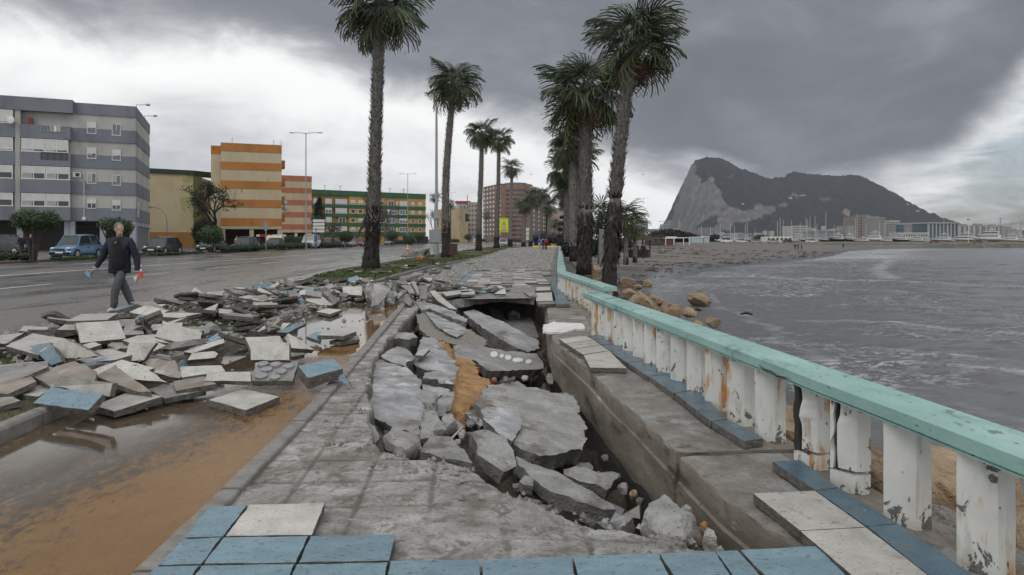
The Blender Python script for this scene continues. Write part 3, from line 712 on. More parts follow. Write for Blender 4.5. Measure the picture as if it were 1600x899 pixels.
# rows of tiles that survive beyond the trench
far_rows = []
rng = random.Random(3)
y = 17.9; row = 0
while y < 33:
    dep = .40 if row % 3 else .60
    xl = np.interp(y, [17, 22, 28, 33], [-1.25, -1.75, -1.8, -1.5]); xr = pl_x(FARRAIL, max(y, 18.8))-.42
    x = xl; first = True
    while x < xr-.2:
        w = .2 if first else .40
        keep = rng.random() < (.93 if y > 21 else .8)*(1 if y < 30 else .55)
        if .35 < x < .75 and y < 22.5: keep = keep and rng.random() < .25
        if keep:
            dz = rng.uniform(-.012, .012); q = [Vector((x+.004, y+.004, dz)), Vector((x+w-.004, y+.004, dz+rng.uniform(-.01, .01))), Vector((x+w-.004, y+dep-.006, dz)), Vector((x+.004, y+dep-.006, dz))]
            far_rows.append((q, BLUE if first else (PALE if rng.random() < .55 else (GREY if rng.random() < .7 else DIRT))))
        x += w; first = False
    y += dep; row += 1
for q, m in far_rows[:285]: slab('tile', q, .05, m, parent=PROM)
# ---------------------------------------------------------------- balustrade
def m_baluster():
    m, g, b, pos = base_mat('peeling_white_paint')
    n = g.noise(pos, 4, 8, .6); pe = g.noise(g.scale(pos, (1, 1, .7)), 12, 9, .68, .5)
    c = g.ramp(n, [(.3, (.60, .605, .57)), (.7, (.76, .765, .735))])
    z = g.n('ShaderNodeSeparateXYZ', {0: pos}).outputs[2]
    ru = g.noise(g.scale(pos, (5.5, 5.5, .75)), 1.5, 6, .6, .3)
    rust = g.math('MULTIPLY', g.step(ru, .515, .605), g.step(g.noise(pos, 2.3, 4), .43, .53))
    c = g.mix(rust, c, g.ramp(g.noise(pos, 14, 6), [(.35, (.50, .20, .05)), (.65, (.58, .38, .17))]))
    c = g.mix(g.math('MULTIPLY', g.step(g.noise(g.scale(pos, (4, 4, 1)), 3.1, 7), .56, .68), .5), c, (.40, .37, .31))
    foot = g.math('SUBTRACT', 1.0, g.step(z, -.02, .14))
    head = g.step(z, .44, .52)
    bare = g.step(g.math('ADD', pe, g.math('MULTIPLY', g.math('ADD', foot, head), .07)), .615, .63)
    c = g.mix(bare, c, g.ramp(g.noise(pos, 40, 5), [(.3, (.10, .10, .098)), (.7, (.21, .207, .20))]))
    r = g.mix(bare, (.42,)*3, (.9,)*3)
    setp(g, b, Base_Color=c, Roughness=r)
    bump(g, b, g.math('SUBTRACT', g.math('MULTIPLY', g.noise(pos, 30, 5), .3), bare), .004); return m
mt_bal = m_baluster()
mt_teal = pm('turquoise_paint', [(.3, (.25, .435, .40)), (.55, (.335, .535, .49)), (.75, (.42, .605, .565))], 3, 9, (.18, .55), 30, .004, stretch=(1, .5, 1), speck=[((.17, .22, .205), 11, .63, .68), ((.16, .33, .30), 4, .56, .70), ((.12, .12, .115), 28, .655, .69)])
mt_crack = flat('dark_crack_fill', (.045, .043, .04), .95, var=.3)  # near-black fill for the splits and cracks
BP = [(-.105, .12), (0, 0), (.088, .018), (.10, .10), (-.02, .18)]
def baluster_poly(ax, ay, rot):
    c, s = math.cos(rot), math.sin(rot); o = []
    for x, y in BP:
        x += .105; y -= .12; o.append((ax+x*c-y*s, ay+x*s+y*c))
    return o
def rail_mesh(line, w, z0, z1):
    """a bevelled coping along a line; line = inner lower edge"""
    prof = [(0, z0), (0, z1-.018), (.02, z1), (w-.02, z1+.006), (w, z1-.014), (w, z0)]
    P = [Vector((x, y, 0)) for x, y in line]; rows = []
    Q = [P[0]]
    for a, b in zip(P[:-1], P[1:]):
        k = max(1, int((b-a).length/.25)); Q += [a.lerp(b, (i+1)/k) for i in range(k)]
    for i, p in enumerate(Q):
        d = (Q[min(i+1, len(Q)-1)]-Q[max(i-1, 0)]).normalized(); n = Vector((d.y, -d.x, 0))
        if n.x < 0: n = -n
        rows.append([p+n*u+Vector((0, 0, z+.004*mnoise.noise((p.y*1.3, u*4, z*9)))) for u, z in prof])
    K = len(prof); mb = MB(); vs = [v for r in rows for v in r]
    fs = [(i*K+j, i*K+(j+1) % K, (i+1)*K+(j+1) % K, (i+1)*K+j) for i in range(len(rows)-1) for j in range(K)]
    fs += [tuple(range(K)), tuple(range(len(vs)-1, len(vs)-K-1, -1))]
    return mb.add(vs, fs)
def fix(o):
    bm = bmesh.new(); bm.from_mesh(o.data); bmesh.ops.recalc_face_normals(bm, faces=bm.faces); bm.to_mesh(o.data); bm.free(); return o
def off(line, d):
    out = []
    for i, (x, y) in enumerate(line):
        a = line[max(i-1, 0)]; b = line[min(i+1, len(line)-1)]; t = Vector((b[0]-a[0], b[1]-a[1])).normalized(); n = Vector((t.y, -t.x))
        if n.x < 0: n = -n
        out.append((x+n.x*d, y+n.y*d))
    return out
def balustrade(line, ys, label, special=None, z0=.505, rot=-.02):
    ys = list(ys); base = Vector(((line[0][0]+line[-1][0])/2, (line[0][1]+line[-1][1])/2, 0))
    root = empty('balustrade', base, label, 'balustrade')
    def put(mb, name, mats):
        mb.v = [tuple(Vector(v)-base) for v in mb.v]; return fix(mb.build(name, mats, root))
    put(rail_mesh(line, .27, z0, z0+.082), 'rail', mt_teal)
    lip = rail_mesh(off(line, .006), .02, z0-.012, z0-.001); put(lip, 'rail_lip', mt_teal)
    lx = [p[0] for p in line]; ly = [p[1] for p in line]
    o_ = np.argsort(ly); lx = np.array(lx)[o_]; ly = np.array(ly)[o_]
    for i, y in enumerate(ys):
        x = float(np.interp(y, ly, lx))+.02; poly = baluster_poly(x, y, rot)
        sp = (special or {}).get(i)
        if not sp:
            mb = MB(); K = 5; n = len(poly)
            zs = [-.075, .02, .2, .38, z0-.004]
            vs = [(px_+.004*mnoise.noise((px_*9, y*9, z*7)), py_, z) for z in zs for px_, py_ in poly]
            fs = [(k*n+j, k*n+(j+1) % n, (k+1)*n+(j+1) % n, (k+1)*n+j) for k in range(K-1) for j in range(n)]+[tuple(range(n-1, -1, -1)), tuple(range((K-1)*n, K*n))]
            mb.add(vs, fs); put(mb, 'baluster', mt_bal)
        else:
            # split open: a sliver, a fill coloured like the shade in the void, the main shaft and the stump it broke from
            A, B, C, D, E = [Vector(p) for p in poly]
            foot = sp['foot']
            mb = MB(); mb.prism(poly, -.075, foot-.012); o = put(mb, 'baluster', mt_bal)
            def part(poly, z0_, z1_, mat, nm, j=.010):
                m2 = MB(); n = len(poly); zs = np.linspace(z0_, z1_, 9)
                vs = []
                for z in zs:
                    for q, (a, b, ragged) in enumerate(poly):
                        dx = ragged*(mnoise.noise((z*9, y*3, q))*j*2.4+mnoise.noise((z*31, y*3, q))*j)
                        vs.append((a+dx, b, z))
                fs = [(k*n+jj, k*n+(jj+1) % n, (k+1)*n+(jj+1) % n, (k+1)*n+jj) for k in range(8) for jj in range(n)]+[tuple(range(n-1, -1, -1)), tuple(range(8*n, 9*n))]
                m2.add(vs, fs); m2.v = [tuple(Vector(v)-base) for v in m2.v]; return fix(m2.build(nm, mat, o))
            t0, t1 = sp['gap']; g0 = A.lerp(B, t0); g1 = A.lerp(B, t1); h0 = E.lerp(D, t0); h1 = E.lerp(D, t1)
            if t0 > .02: part([(A.x, A.y, 0), (g0.x, g0.y, 1), (h0.x, h0.y, 1), (E.x, E.y, 0)], foot, z0-.004, mt_bal, 'broken_sliver')
            part([(g1.x, g1.y, 1), (B.x, B.y, 0), (C.x, C.y, .3), (D.x, D.y, .3), (h1.x, h1.y, 1)], foot+.01, z0-.004, mt_bal, 'broken_shaft')
            cc = [A.lerp(B, t0*.9+.0)+Vector((.012, .03)), g1+Vector((.004, .03)), h1+Vector((0, -.02)), h0+Vector((0, -.02))]
            part([(p.x, p.y, .6) for p in cc], foot-.02, z0-.006, mt_crack, 'void_fill')
    return root
NEARLINE = [(1.17, 11.25), (1.372, 9.3), (1.585, 7.2), (1.853, 4.65), (2.05, 2.75), (2.17, 1.6)]
ys = [2.13, 2.62, 3.12, 3.636, 4.136, 4.56, 5.127, 5.624, 6.09, 6.54, 7.0]+[7.0+.465*i for i in range(1, 9)]
balustrade(NEARLINE, ys, 'long near length of turquoise topped white balustrade with broken and rusting balusters', special={4: {'gap': (.12, .34), 'foot': .07}, 5: {'gap': (.0, .30), 'foot': .05}})
balustrade([(1.27, 18.8), (1.50, 15.8), (1.715, 12.85)], [13.1+.45*i for i in range(13)], 'short displaced length of turquoise topped balustrade standing beyond the near one', z0=.47)
balustrade([(1.24, 18.85), (2.0, 30), (4.5, 66), (7.0, 103)], [19.2+.5*i for i in range(26)], 'far turquoise balustrade running away along the promenade to the palms', z0=.46)
# the crack in the rail
mb = MB(); pts = [W(a, b, .0) for a, b in []]
cp = []
for a, b, z in ((1187, 570.5, .575), (1196, 578, .56), (1206, 580, .553), (1215, 588, .54), (1226, 589.5, .535), (1236, 592, .53)):
    Y = 2.335/((a-800)/F+.104); cp.append(Vector(((a-CX)*Y/F-.006, Y, ht(b, Y))))
mb.tube(cp, [.002, .006, .004, .007, .004, .001], 5)
o = mb.build('rail_crack', mt_crack); o.parent = bpy.data.objects['balustrade']; o.location = -o.parent.location

# ---------------------------------------------------------------- broken slabs in the trench
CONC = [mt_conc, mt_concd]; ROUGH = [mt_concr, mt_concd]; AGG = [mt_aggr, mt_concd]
mt_concl = pm('pale_worn_concrete', [(.28, (.195, .193, .19)), (.47, (.32, .32, .325)), (.70, (.56, .565, .58))], 3.4, 10, (.35, .8), 30, .02, speck=[((.20, .17, .14), 1.9, .54, .63), ((.60, .61, .63), 3.3, .61, .68), ((.15, .148, .145), 44, .60, .68)])
PALEC = [mt_concl, mt_concd]
def lump(name, pts, h, mats, label=None, cat='concrete chunk', group=None, up=.0, n=2, rough=.25):
    """an irregular block: outline at its widest in the picture plane of the ground, bulging to height h"""
    p = [Vector(q) for q in pts]; c = sum(p, Vector())/len(p)
    w = max((q-c).length for q in p)
    bm = bmesh.new()
    rings = []
    for k, (s, dz) in enumerate(((.78, -h*.8), (1.0, -h*.25), (.93, h*.12), (.62, h*.32))):
        rings.append([bm.verts.new(c+(q-c)*s*(1+rough*mnoise.noise(q*5+Vector((k*3, 0, 0))))+Vector((0, 0, dz+.5*rough*h*mnoise.noise(q*7+Vector((0, k*5, 0)))))) for q in p])
    N = len(p)
    for a, b in zip(rings[:-1], rings[1:]):
        for i in range(N): bm.faces.new((a[i], a[(i+1) % N], b[(i+1) % N], b[i]))
    bm.faces.new(rings[-1]); bm.faces.new(rings[0][::-1])
    bmesh.ops.triangulate(bm, faces=bm.faces[:])
    for it in range(n):
        es = [e for e in bm.edges if e.calc_length() > w*.22]
        bmesh.ops.subdivide_edges(bm, edges=es, cuts=1); bmesh.ops.triangulate(bm, faces=[f for f in bm.faces if len(f.verts) > 3])
    for v in bm.verts:
        q = v.co; v.co = q+Vector((mnoise.noise(q*6/w*.3+Vector((9, 0, 0))), mnoise.noise(q*6/w*.3), mnoise.noise(q*7/w*.3)))*w*.10+Vector((mnoise.noise(q*16), mnoise.noise(q*16+Vector((4, 4, 4))), mnoise.noise(q*19)))*w*.06
    bmesh.ops.recalc_face_normals(bm, faces=bm.faces)
    z0 = min(v.co.z for v in bm.verts); base = Vector((c.x, c.y, z0))
    for v in bm.verts: v.co -= base
    me = bpy.data.meshes.new(name); bm.to_mesh(me); bm.free()
    me.materials.append(mats[0] if isinstance(mats, list) else mats)
    me.polygons.foreach_set('use_smooth', [True]*len(me.polygons)); me.set_sharp_from_angle(angle=R(60 if name == 'sand_heap' else 24))
    return tag(link(name, me, None, base), label, cat, group)
BS = dict(rough=.022, fine=.06, seg=.06, amp=.007, inset=.05)
def cs(pts, th, mats, label, z=None, name='concrete_slab', cat='concrete slab', **kw):
    k = dict(BS); k.update(kw); return slab(name, px3(pts, z), th, mats, label, cat, **k)
cs([(586, 561, -.10), (612, 568, -.12), (636, 576, -.14), (659, 594, -.20), (657, 615, -.25), (664, 644, -.30), (659, 652, -.32), (655, 679, -.36), (627, 672, -.34), (606, 664, -.32), (586, 654, -.30), (578, 628, -.22), (577, 607, -.18)], .16, PALEC, 'large pale stained concrete slab tilted down into the trench nearest its west side')
cs([(597, 525, -.06), (606, 520, -.05), (630, 520, -.06), (645, 521, -.06), (653, 527, -.10), (640, 531, -.12), (618, 529, -.11), (599, 529, -.10)], .13, CONC, 'thick dark sided concrete block lying across the trench edge by the kerb')
cs([(660, 526, -.16), (679, 528, -.16), (689, 538, -.19), (699, 551, -.22), (722, 574, -.30), (703, 571, -.28), (668, 580, -.28), (650, 574, -.24), (645, 562, -.2), (652, 546, -.18)], .10, PALEC, 'smooth light grey fractured slab beside the orange earth, upper half')
cs([(722, 575, -.30), (720, 600, -.38), (704, 599, -.37), (686, 598, -.36), (684, 592, -.33), (660, 592, -.31), (663, 584, -.29), (703, 572, -.28)], .09, PALEC, 'light grey fractured slab with a dark broken lip beside the orange earth, lower half', rough=.008)
cs([(660, 600, -.38), (699, 606, -.40), (704, 610, -.41), (682, 623, -.43), (660, 618, -.42)], .07, PALEC, 'small pointed light grey slab under the lip of the fractured slab', rough=.008)
cs([(596, 558, -.08), (606, 549, -.07), (620, 542, -.06), (638, 546, -.08), (649, 559, -.12), (634, 567, -.14), (637, 573, -.16), (614, 567, -.13)], .10, CONC, 'curved thin grey concrete flake propped on the large pale slab')
slab('paving_tile', px3([(648, 555), (658, 546.5), (672, 545.5), (661, 556)], -.12), .035, PALE, 'small clean white tile fragment lying on the fractured slab in the trench', 'tile', rough=.003)
lump('boulder', px3([(647, 625), (654, 617), (670, 612), (682, 622), (681, 636), (678, 644), (662, 634)], -.28), .14, mt_concr, 'rounded brown stone wedged between pale slabs in the trench', 'stone')
cs([(682, 623, -.42), (705, 611, -.40), (717, 614, -.40), (721, 621, -.41), (727, 649, -.46), (705, 649, -.46), (682, 650, -.46)], .08, PALEC, 'pale square edged slab with a cracked corner below the brown stone')
def rect_px(pts, z): return px3(pts, z)
cs([(650, 492, -.13), (668, 487, -.12), (690, 495, -.16), (705, 510, -.24), (735, 515, -.28), (751, 526, -.34), (762, 532, -.38), (755, 546, -.42), (732, 541, -.38), (708, 537, -.34), (690, 533, -.28), (668, 525, -.22), (655, 513, -.17)], .10, AGG, 'gravelly concrete slab with exposed pebbles sloping into the trench')
cs([(664, 487, -.10), (676, 489, -.11), (697, 500, -.17), (726, 511, -.25), (733, 517, -.29), (715, 527, -.27), (700, 521, -.22), (681, 509, -.15)], .035, PALEC, 'smooth grey skin of concrete still stuck on the gravelly slab', rough=.012)
cs([(649, 472, -.02), (662, 472, -.02), (684, 477, -.04), (705, 485, -.08), (731, 499, -.14), (728, 504, -.15), (712, 499, -.13), (688, 489, -.09), (672, 483, -.06), (658, 484, -.05)], .16, CONC, 'long narrow concrete slab sliding down beside the dark cavity')
cs([(724, 487, -.16), (739, 484, -.15), (755, 490, -.19), (792, 506, -.32), (825, 525, -.46), (842, 532, -.52), (842, 545, -.58), (825, 550, -.58), (809, 545, -.52), (780, 528, -.40), (747, 507, -.25), (731, 494, -.18)], .15, CONC, 'big dark grey slab lying diagonally out of the cavity towards the seawall')
cs([(708, 541, -.22), (720, 537, -.22), (760, 543, -.34), (790, 548, -.42), (838, 553, -.56), (848, 566, -.60), (849, 576, -.63), (820, 578, -.56), (780, 580, -.46), (762, 578, -.42), (745, 565, -.35), (712, 560, -.26)], .13, ROUGH, 'wide slab marked with a row of white round mortar dabs')
cs([(785, 500), (830, 496), (842, 528), (825, 527), (806, 518)], .12, [mt_concd, mt_concd], 'dark wet slab sunk at the foot of the seawall under the cavity', z=-.62)
cs([(762, 481, -.50), (780, 482, -.50), (790, 499, -.62), (770, 493, -.56)], .10, ROUGH, 'square chunk of concrete leaning inside the dark cavity', cat='concrete chunk', name='concrete_chunk')
lump('concrete_chunk', px3([(791, 497), (800, 487), (812, 494), (814, 500)], -.62), .22, mt_concr, 'pointed rubble chunk in the far corner of the cavity')
cs([(742, 632, -.26), (761, 601, -.22), (802, 601, -.26), (845, 608, -.30), (879, 615, -.33), (897, 620, -.35), (906, 645, -.38), (917, 685, -.42), (911, 703, -.43), (870, 712, -.40), (845, 712, -.38), (815, 701, -.34), (797, 689, -.30), (770, 664, -.28)], .14, ROUGH, 'biggest pale block of rough concrete beside the seawall in the trench', rough=.03, amp=.011)
cs([(750, 641, -.20), (761, 637, -.20), (785, 639, -.22), (810, 640, -.24), (816, 662, -.27), (800, 690, -.29), (794, 686, -.28), (775, 675, -.25), (760, 661, -.22)], .07, PALEC, 'blue grey flaking slab resting on the biggest pale block', rough=.014)
cs([(721, 628, -.34), (732, 629, -.34), (740, 634, -.35), (751, 646, -.36), (761, 662, -.37), (750, 666, -.37), (731, 652, -.36)], .08, PALEC, 'narrow jagged grey wedge between two pale slabs')
cs([(734, 676, -.18), (754, 670, -.16), (775, 677, -.20), (792, 686, -.24), (804, 712, -.30), (810, 726, -.33), (787, 737, -.32), (770, 727, -.28), (746, 712, -.23), (745, 692, -.20)], .10, ROUGH, 'brownish slab with a raised dark broken side in the middle of the trench front')
cs([(806, 714, -.26), (830, 722, -.28), (870, 738, -.32), (905, 755, -.35), (935, 775, -.37), (962, 796, -.40), (944, 797, -.40), (900, 786, -.36), (860, 767, -.32), (828, 745, -.28)], .09, ROUGH, 'long thin slab with a dark edge pointing at the gap under the seawall')
cs([(812, 750, -.26), (820, 741, -.25), (829, 744, -.26), (833, 760, -.28), (818, 757, -.27)], .06, ROUGH, 'small upright sliver between the brownish and the long thin slab', cat='concrete chunk', name='concrete_chunk')
cs([(880, 731, -.48), (900, 729, -.48), (925, 732, -.5), (947, 735, -.52), (968, 739, -.53), (958, 751, -.55), (950, 763, -.56), (920, 757, -.53), (895, 745, -.50)], .12, ROUGH, 'pitted pumice like slab in the dark gap beside the seawall', amp=.014)
lump('concrete_chunk', px3([(1000, 812), (1012, 796), (1036, 786), (1056, 794), (1092, 822), (1074, 843), (1030, 838)], -.20), .24, mt_concr, 'large rough grey chunk at the seaward front corner of the trench', n=3)
slab('paving_tile', [W(972, 806, -.22), W(1000, 811, -.22), W(999, 790, -.14)], .03, PALE, 'triangular cream tile shard standing beside the rough grey chunk', 'tile', rough=.002)
lump('stone', px3([(1074, 842), (1086, 830), (1098, 832), (1098, 846)], -.16), .10, mt_concd, 'small black stone between the rough grey chunk and the seawall', 'stone')
lump('stone', px3([(1092, 822), (1098, 816), (1106, 820), (1104, 828)], -.17), .06, mt_earth, 'small orange pebble stone beside the seawall', 'stone')
lump('concrete_chunk', px3([(1062, 800), (1070, 795), (1082, 802), (1080, 810)], -.25), .12, mt_concr, 'little grey lump behind the rough chunk against the seawall crack')
lump('concrete_chunk', px3([(1098, 842), (1104, 830), (1118, 838), (1122, 847)], -.12), .10, mt_concr, 'pale lump at the corner where bed and seawall meet')
lump('concrete_chunk', px3([(599, 687), (610, 671), (622, 672), (652, 684), (656, 697), (637, 706), (614, 702)], -.22), .16, mt_concr, 'crumbly grey chunk in front of the large pale slab', n=3)
lump('concrete_chunk', px3([(657, 662), (662, 646), (671, 641), (683, 650), (695, 671), (680, 681), (660, 680)], -.30), .20, mt_concr, 'grainy triangular grey chunk at the centre of the rubble', n=3)
lump('concrete_chunk', px3([(689, 658), (700, 650), (712, 653), (713, 662), (696, 672)], -.32), .12, mt_concr, 'rounded grey chunk right behind the white stick')
cs([(657, 705, -.16), (664, 693, -.16), (672, 682, -.15), (701, 681, -.17), (715, 695, -.19), (730, 710, -.20), (738, 722, -.2), (718, 718, -.19), (700, 715, -.18)], .10, DIRT and [mt_concr, mt_concd], 'brown slab splashed with white paint spots at the trench front', rough=.012)
cs([(571, 685, -.16), (576, 657, -.09), (585, 666, -.11), (592, 680, -.15), (582, 700, -.19)], .10, CONC, 'dark grey wedge broken off the bed at the west lip', cat='concrete chunk', name='concrete_chunk')
for i, (a, b, r_) in enumerate([(583, 600, 7), (577, 624, 6), (572, 641, 5), (588, 545, 6), (640, 515, 8), (652, 512, 6), (655, 505, 9), (700, 640, 5), (716, 664, 9), (735, 660, 8), (742, 656, 7), (722, 676, 8), (716, 690, 6), (640, 640, 5), (905, 728, 7), (935, 742, 7), (975, 760, 9), (990, 772, 8), (965, 745, 6), (946, 715, 7), (860, 590, 9), (790, 592, 6), (820, 590, 6), (1000, 782, 6)]):
    lump('concrete_chunk', [W(a+r_*math.cos(t)*random.uniform(.7, 1.2), b+r_*.7*math.sin(t)*random.uniform(.7, 1.2), -.36 if a < 860 else -.62) for t in np.linspace(0, 5.3, 6)], r_*.0062, random.choice([mt_concr, mt_concd, mt_conc, mt_rock if a > 860 else mt_concr]), 'small loose rubble chunk between the broken slabs of the trench', 'concrete chunk', 'small loose rubble in the trench', n=1)
lump('brick_fragment', px3([(768, 595), (770, 591), (776, 591), (777, 596)], -.52), .05, flat('red_brick', (.33, .10, .06), .8), 'scrap of red brick under the slab with white dabs', 'brick')
slab('wooden_stick', [W(704.5, 684, -.14), W(706, 685, -.14), W(724.5, 666, -.02), W(723, 665.5, -.02)], .012, [flat('bleached_wood', (.62, .58, .48), .7)]*2, 'pale wooden stick poking out of the rubble', 'stick')
# orange earth exposed in the middle
for pts, z, lab in (([(712, 560), (730, 561), (744, 570), (752, 588), (768, 600), (760, 618), (741, 636), (726, 628), (714, 616), (718, 596), (718, 576)], -.30, 'orange sandy earth bank exposed in the middle of the trench'), ([(686, 535), (697, 536), (706, 545), (708, 556), (700, 553)], -.24, 'small patch of orange sand between gravelly and fractured slabs')):
    c_ = sum((Vector(q) for q in pts), Vector((0, 0)))/len(pts); slab('sand_heap', [W(a, b, z+.05*math.sin(a*.09)) for a, b in pts], .30, [mt_earth, mt_earth], lab, 'sand heap', rough=.04, fine=.045, seg=.05, amp=.02, inset=-.12)
# arched lip of paving that overhangs the cavity
lipf = [(693, 473, -.035), (712, 470, -.02), (735, 466, 0.005), (755, 462.5, .02), (778, 461, .03), (802, 461.5, .03), (820, 463, .02), (834, 466, .0)]
cs(lipf+[(838, 449, .005), (780, 446.5, .01), (735, 447, .01), (700, 453, .0)], .19, [mt_tileg, mt_conc], 'arched concrete lip of the promenade overhanging the dark cavity', rough=.01, inset=.0)

# white mortar dabs on the slab
dab_host = [o for o in SC.objects if o.get('label', '').startswith('wide slab marked')][0]
for a, b, rx, ry in ((772, 554.5, 6, 4.5), (784, 557, 3.5, 3), (794, 559.5, 5.5, 4), (809, 563.5, 8.5, 3.6), (826, 566, 5, 3.4)):
    top = []
    for q in np.linspace(0, 2*math.pi, 11)[:-1]:
        d = W(a+rx*math.cos(q), b+ry*math.sin(q), 0)-Vector((0, 0, EYE)); ok_, hp_, hn_, _ = dab_host.ray_cast(Vector((0, 0, EYE))-dab_host.location, d.normalized())
        top.append((hp_+dab_host.location+Vector((0, -.004, .012))) if ok_ else W(a, b, -.4))
    mb = MB()
    vs = top+[p-Vector((0, 0, .03)) for p in top]; n = len(top)
    mb.add(vs, [tuple(range(n))]+[(i, n+i, n+(i+1) % n, (i+1) % n) for i in range(n)])
    mb.v = [tuple(Vector(v)-dab_host.location) for v in mb.v]; mb.build('mortar_dab', mt_white, dab_host)

# ---------------------------------------------------------------- torn up tiles: those one can pick out, as they lie
def tl(pts, m, label, th=.05, z=None, **kw):
    k = dict(rough=.0065, seg=.085); k.update(kw)
    if z is None:                                   # keep the upper face turned to where it was photographed from
        q = [list(p) for p in pts]
        for it in range(24):
            P = px3(q); n = newell(P); n = n if n.z > 0 else -n; c = sum(P, Vector())/len(P)
            if n.dot((Vector((0, 0, EYE))-c).normalized()) > .10 and n.z > .12: break
            mz = sum(p[2] for p in q)/len(q)
            for p in q: p[2] = mz+(p[2]-mz)*.86
        pts = q
    mats = {'P': PALE, 'B': BLUE, 'G': GREY, 'D': DIRT}[m]
    return slab('paving_tile', px3(pts, z), th, mats, label, 'paving tile', **k)
tl([(118, 505, .34), (186, 501, .34), (197, 529, .15), (126, 536, .15)], 'P', 'large pale tile propped up at the top of the heap before the walking man')
tl([(103, 502), (127, 491), (185, 489), (167, 500)], 'P', 'flat pale tile crowning the heap nearest the walking man', z=.32)
tl([(9, 541, .14), (51, 521, .2), (118, 532, .2), (60, 555, .12)], 'P', 'pale tile lying behind the blue and cream pair at the west of the heap')
tl([(-20, 526, .14), (38, 520, .18), (10, 537, .10), (-30, 540, .1)], 'P', 'pale tile on the heap edge beside the road, half out of frame')
tl([(61, 549, .16), (101, 529, .32), (157, 557, .26), (97, 561, .1)], 'P', 'cream speckled tile leaning over a blue tile in the west of the heap')
tl([(45, 541, .18), (78, 535, .26), (97, 565, .14), (80, 571, .06)], 'B', 'blue tile wedged beneath the cream speckled tile')
tl([(46, 585, .13), (117, 564, .22), (151, 580, .2), (149, 594, .16), (81, 605, .1)], 'D', 'brown mud stained slab upside down behind the speckled tile', th=.06, fine=.09, amp=.004)
tl([(-20, 573, .16), (50, 565, .2), (76, 573, .2), (10, 601, .1), (-25, 598, .1)], 'G', 'broad grey slab at the west margin of the heap above the grass')
tl([(-20, 603, .10), (45, 585, .14), (57, 596, .14), (12, 616, .08), (-20, 612, .08)], 'D', 'long brown edged slab at the west margin of the heap')
tl([(-20, 622, .05), (20, 620, .08), (32, 626, .08), (-20, 642, .03)], 'D', 'low slab lying on the grass next to the kerb')
tl([(22, 616, .04), (62, 600, .06), (82, 606, .06), (60, 620, .04)], 'P', 'cream tile flat on the grass behind the blue tile at the kerb')
tl([(83, 604, .11), (91, 589, .22), (176, 599, .22), (171, 620, .10)], 'P', 'cream tile with worm track pattern directly behind the front blue tile')
tl([(52, 630, .075), (80, 605, .17), (161, 616, .17), (138, 641, .075)], 'B', 'whole slate blue tile resting on the kerb at the front of the heap', th=.055)
tl([(147, 634, .0), (209, 610, .03), (253, 620, .03), (178, 643, .0)], 'P', 'cream tile lying flat at the puddle edge beside the front blue tile', th=.06)
tl([(326, 625), (380, 608), (437, 620), (384, 641)], 'P', 'lone diamond shaped cream tile lying in the puddle', z=-.012, th=.06)
tl([(181, 567, .22), (226, 573, .22), (262, 598, .10), (188, 590, .12)], 'P', 'very pale smooth tile pitched towards the puddle mid heap')
tl([(150, 588, .16), (180, 570, .2), (205, 590, .14), (237, 612, .08), (214, 612, .06)], 'D', 'brown slab under the very pale smooth tile')
tl([(193, 564, .10), (202, 535, .32), (244, 536, .32), (225, 563, .10)], 'P', 'cream tile stood steeply against another in the middle of the heap')
tl([(191, 532, .24), (216, 524, .26), (260, 540, .22), (240, 549, .16)], 'P', 'cream tile lying behind the steeply stood one')
tl([(208, 501, .2), (217, 492, .28), (243, 493, .28), (232, 506, .2)], 'B', 'bright blue tile lying near the feet of the walking man')
tl([(218, 495, .38), (225, 497, .38), (247, 526, .1), (237, 530, .1)], 'G', 'narrow grey plank shaped slab slanting over the bright blue tile', th=.07)
tl([(195, 504, .2), (218, 502, .22), (225, 522, .12), (192, 524, .12)], 'G', 'grey slab tucked between propped pale tile and bright blue tile')
tl([(286, 497, .14), (341, 474, .26), (336, 486, .22), (316, 493, .14)], 'P', 'long pale pointed slab rising beside the road edge')
tl([(246, 510, .16), (262, 508, .18), (318, 517, .14), (269, 517, .12)], 'P', 'thin white sliver of tile in the middle of the heap')
tl([(257, 545, .2), (275, 534, .24), (325, 528, .24), (327, 533, .2), (288, 548, .12)], 'G', 'smooth grey slab sloping away in the middle of the heap', th=.08)
tl([(287, 550, .14), (349, 529, .24), (351, 536, .2), (300, 552, .12)], 'P', 'long narrow cream slab rising towards the kerb')
tl([(293, 563, .16), (300, 552, .22), (335, 549, .22), (341, 553, .2), (336, 559, .16)], 'P', 'cream tile with a cut corner mid heap', th=.06)
tl([(225, 566, .16), (235, 560, .2), (273, 564, .2), (281, 580, .12), (281, 590, .08), (236, 585, .1)], 'D', 'upturned tile with brown ribbed underside in the heap', th=.09, fine=.06, amp=.012)
tl([(280, 573, .12), (346, 571, .14), (352, 580, .12), (284, 590, .08)], 'P', 'cream tile behind the long pale block by the puddle')
tl([(319, 595, .10), (325, 581, .17), (391, 581, .17), (392, 596, .10)], 'P', 'very pale oblong tile tilted at the puddle edge', th=.055)
tl([(271, 596, .08), (318, 588, .12), (338, 600, .08), (275, 611, .04)], 'D', 'brownish half tile at the puddle edge', th=.06)
tl([(232, 608, .03), (270, 598, .06), (322, 610, .02), (258, 623, .0)], 'G', 'grey tile dipping into the puddle')
tl([(383, 527, .34), (437, 525, .34), (447, 545, .2), (396, 556, .2)], 'P', 'cream tile leaning behind another at the puddle end')
tl([(394, 533, .36), (452, 536, .36), (452, 563, .13), (392, 563, .13)], 'P', 'big square cream tile propped upright above the tile with mortar discs')
o = tl([(404, 565, .14), (467, 564, .14), (457, 596, .02), (393, 595, .02)], 'G', 'upside down tile with round mortar discs beside the puddle', th=.055)
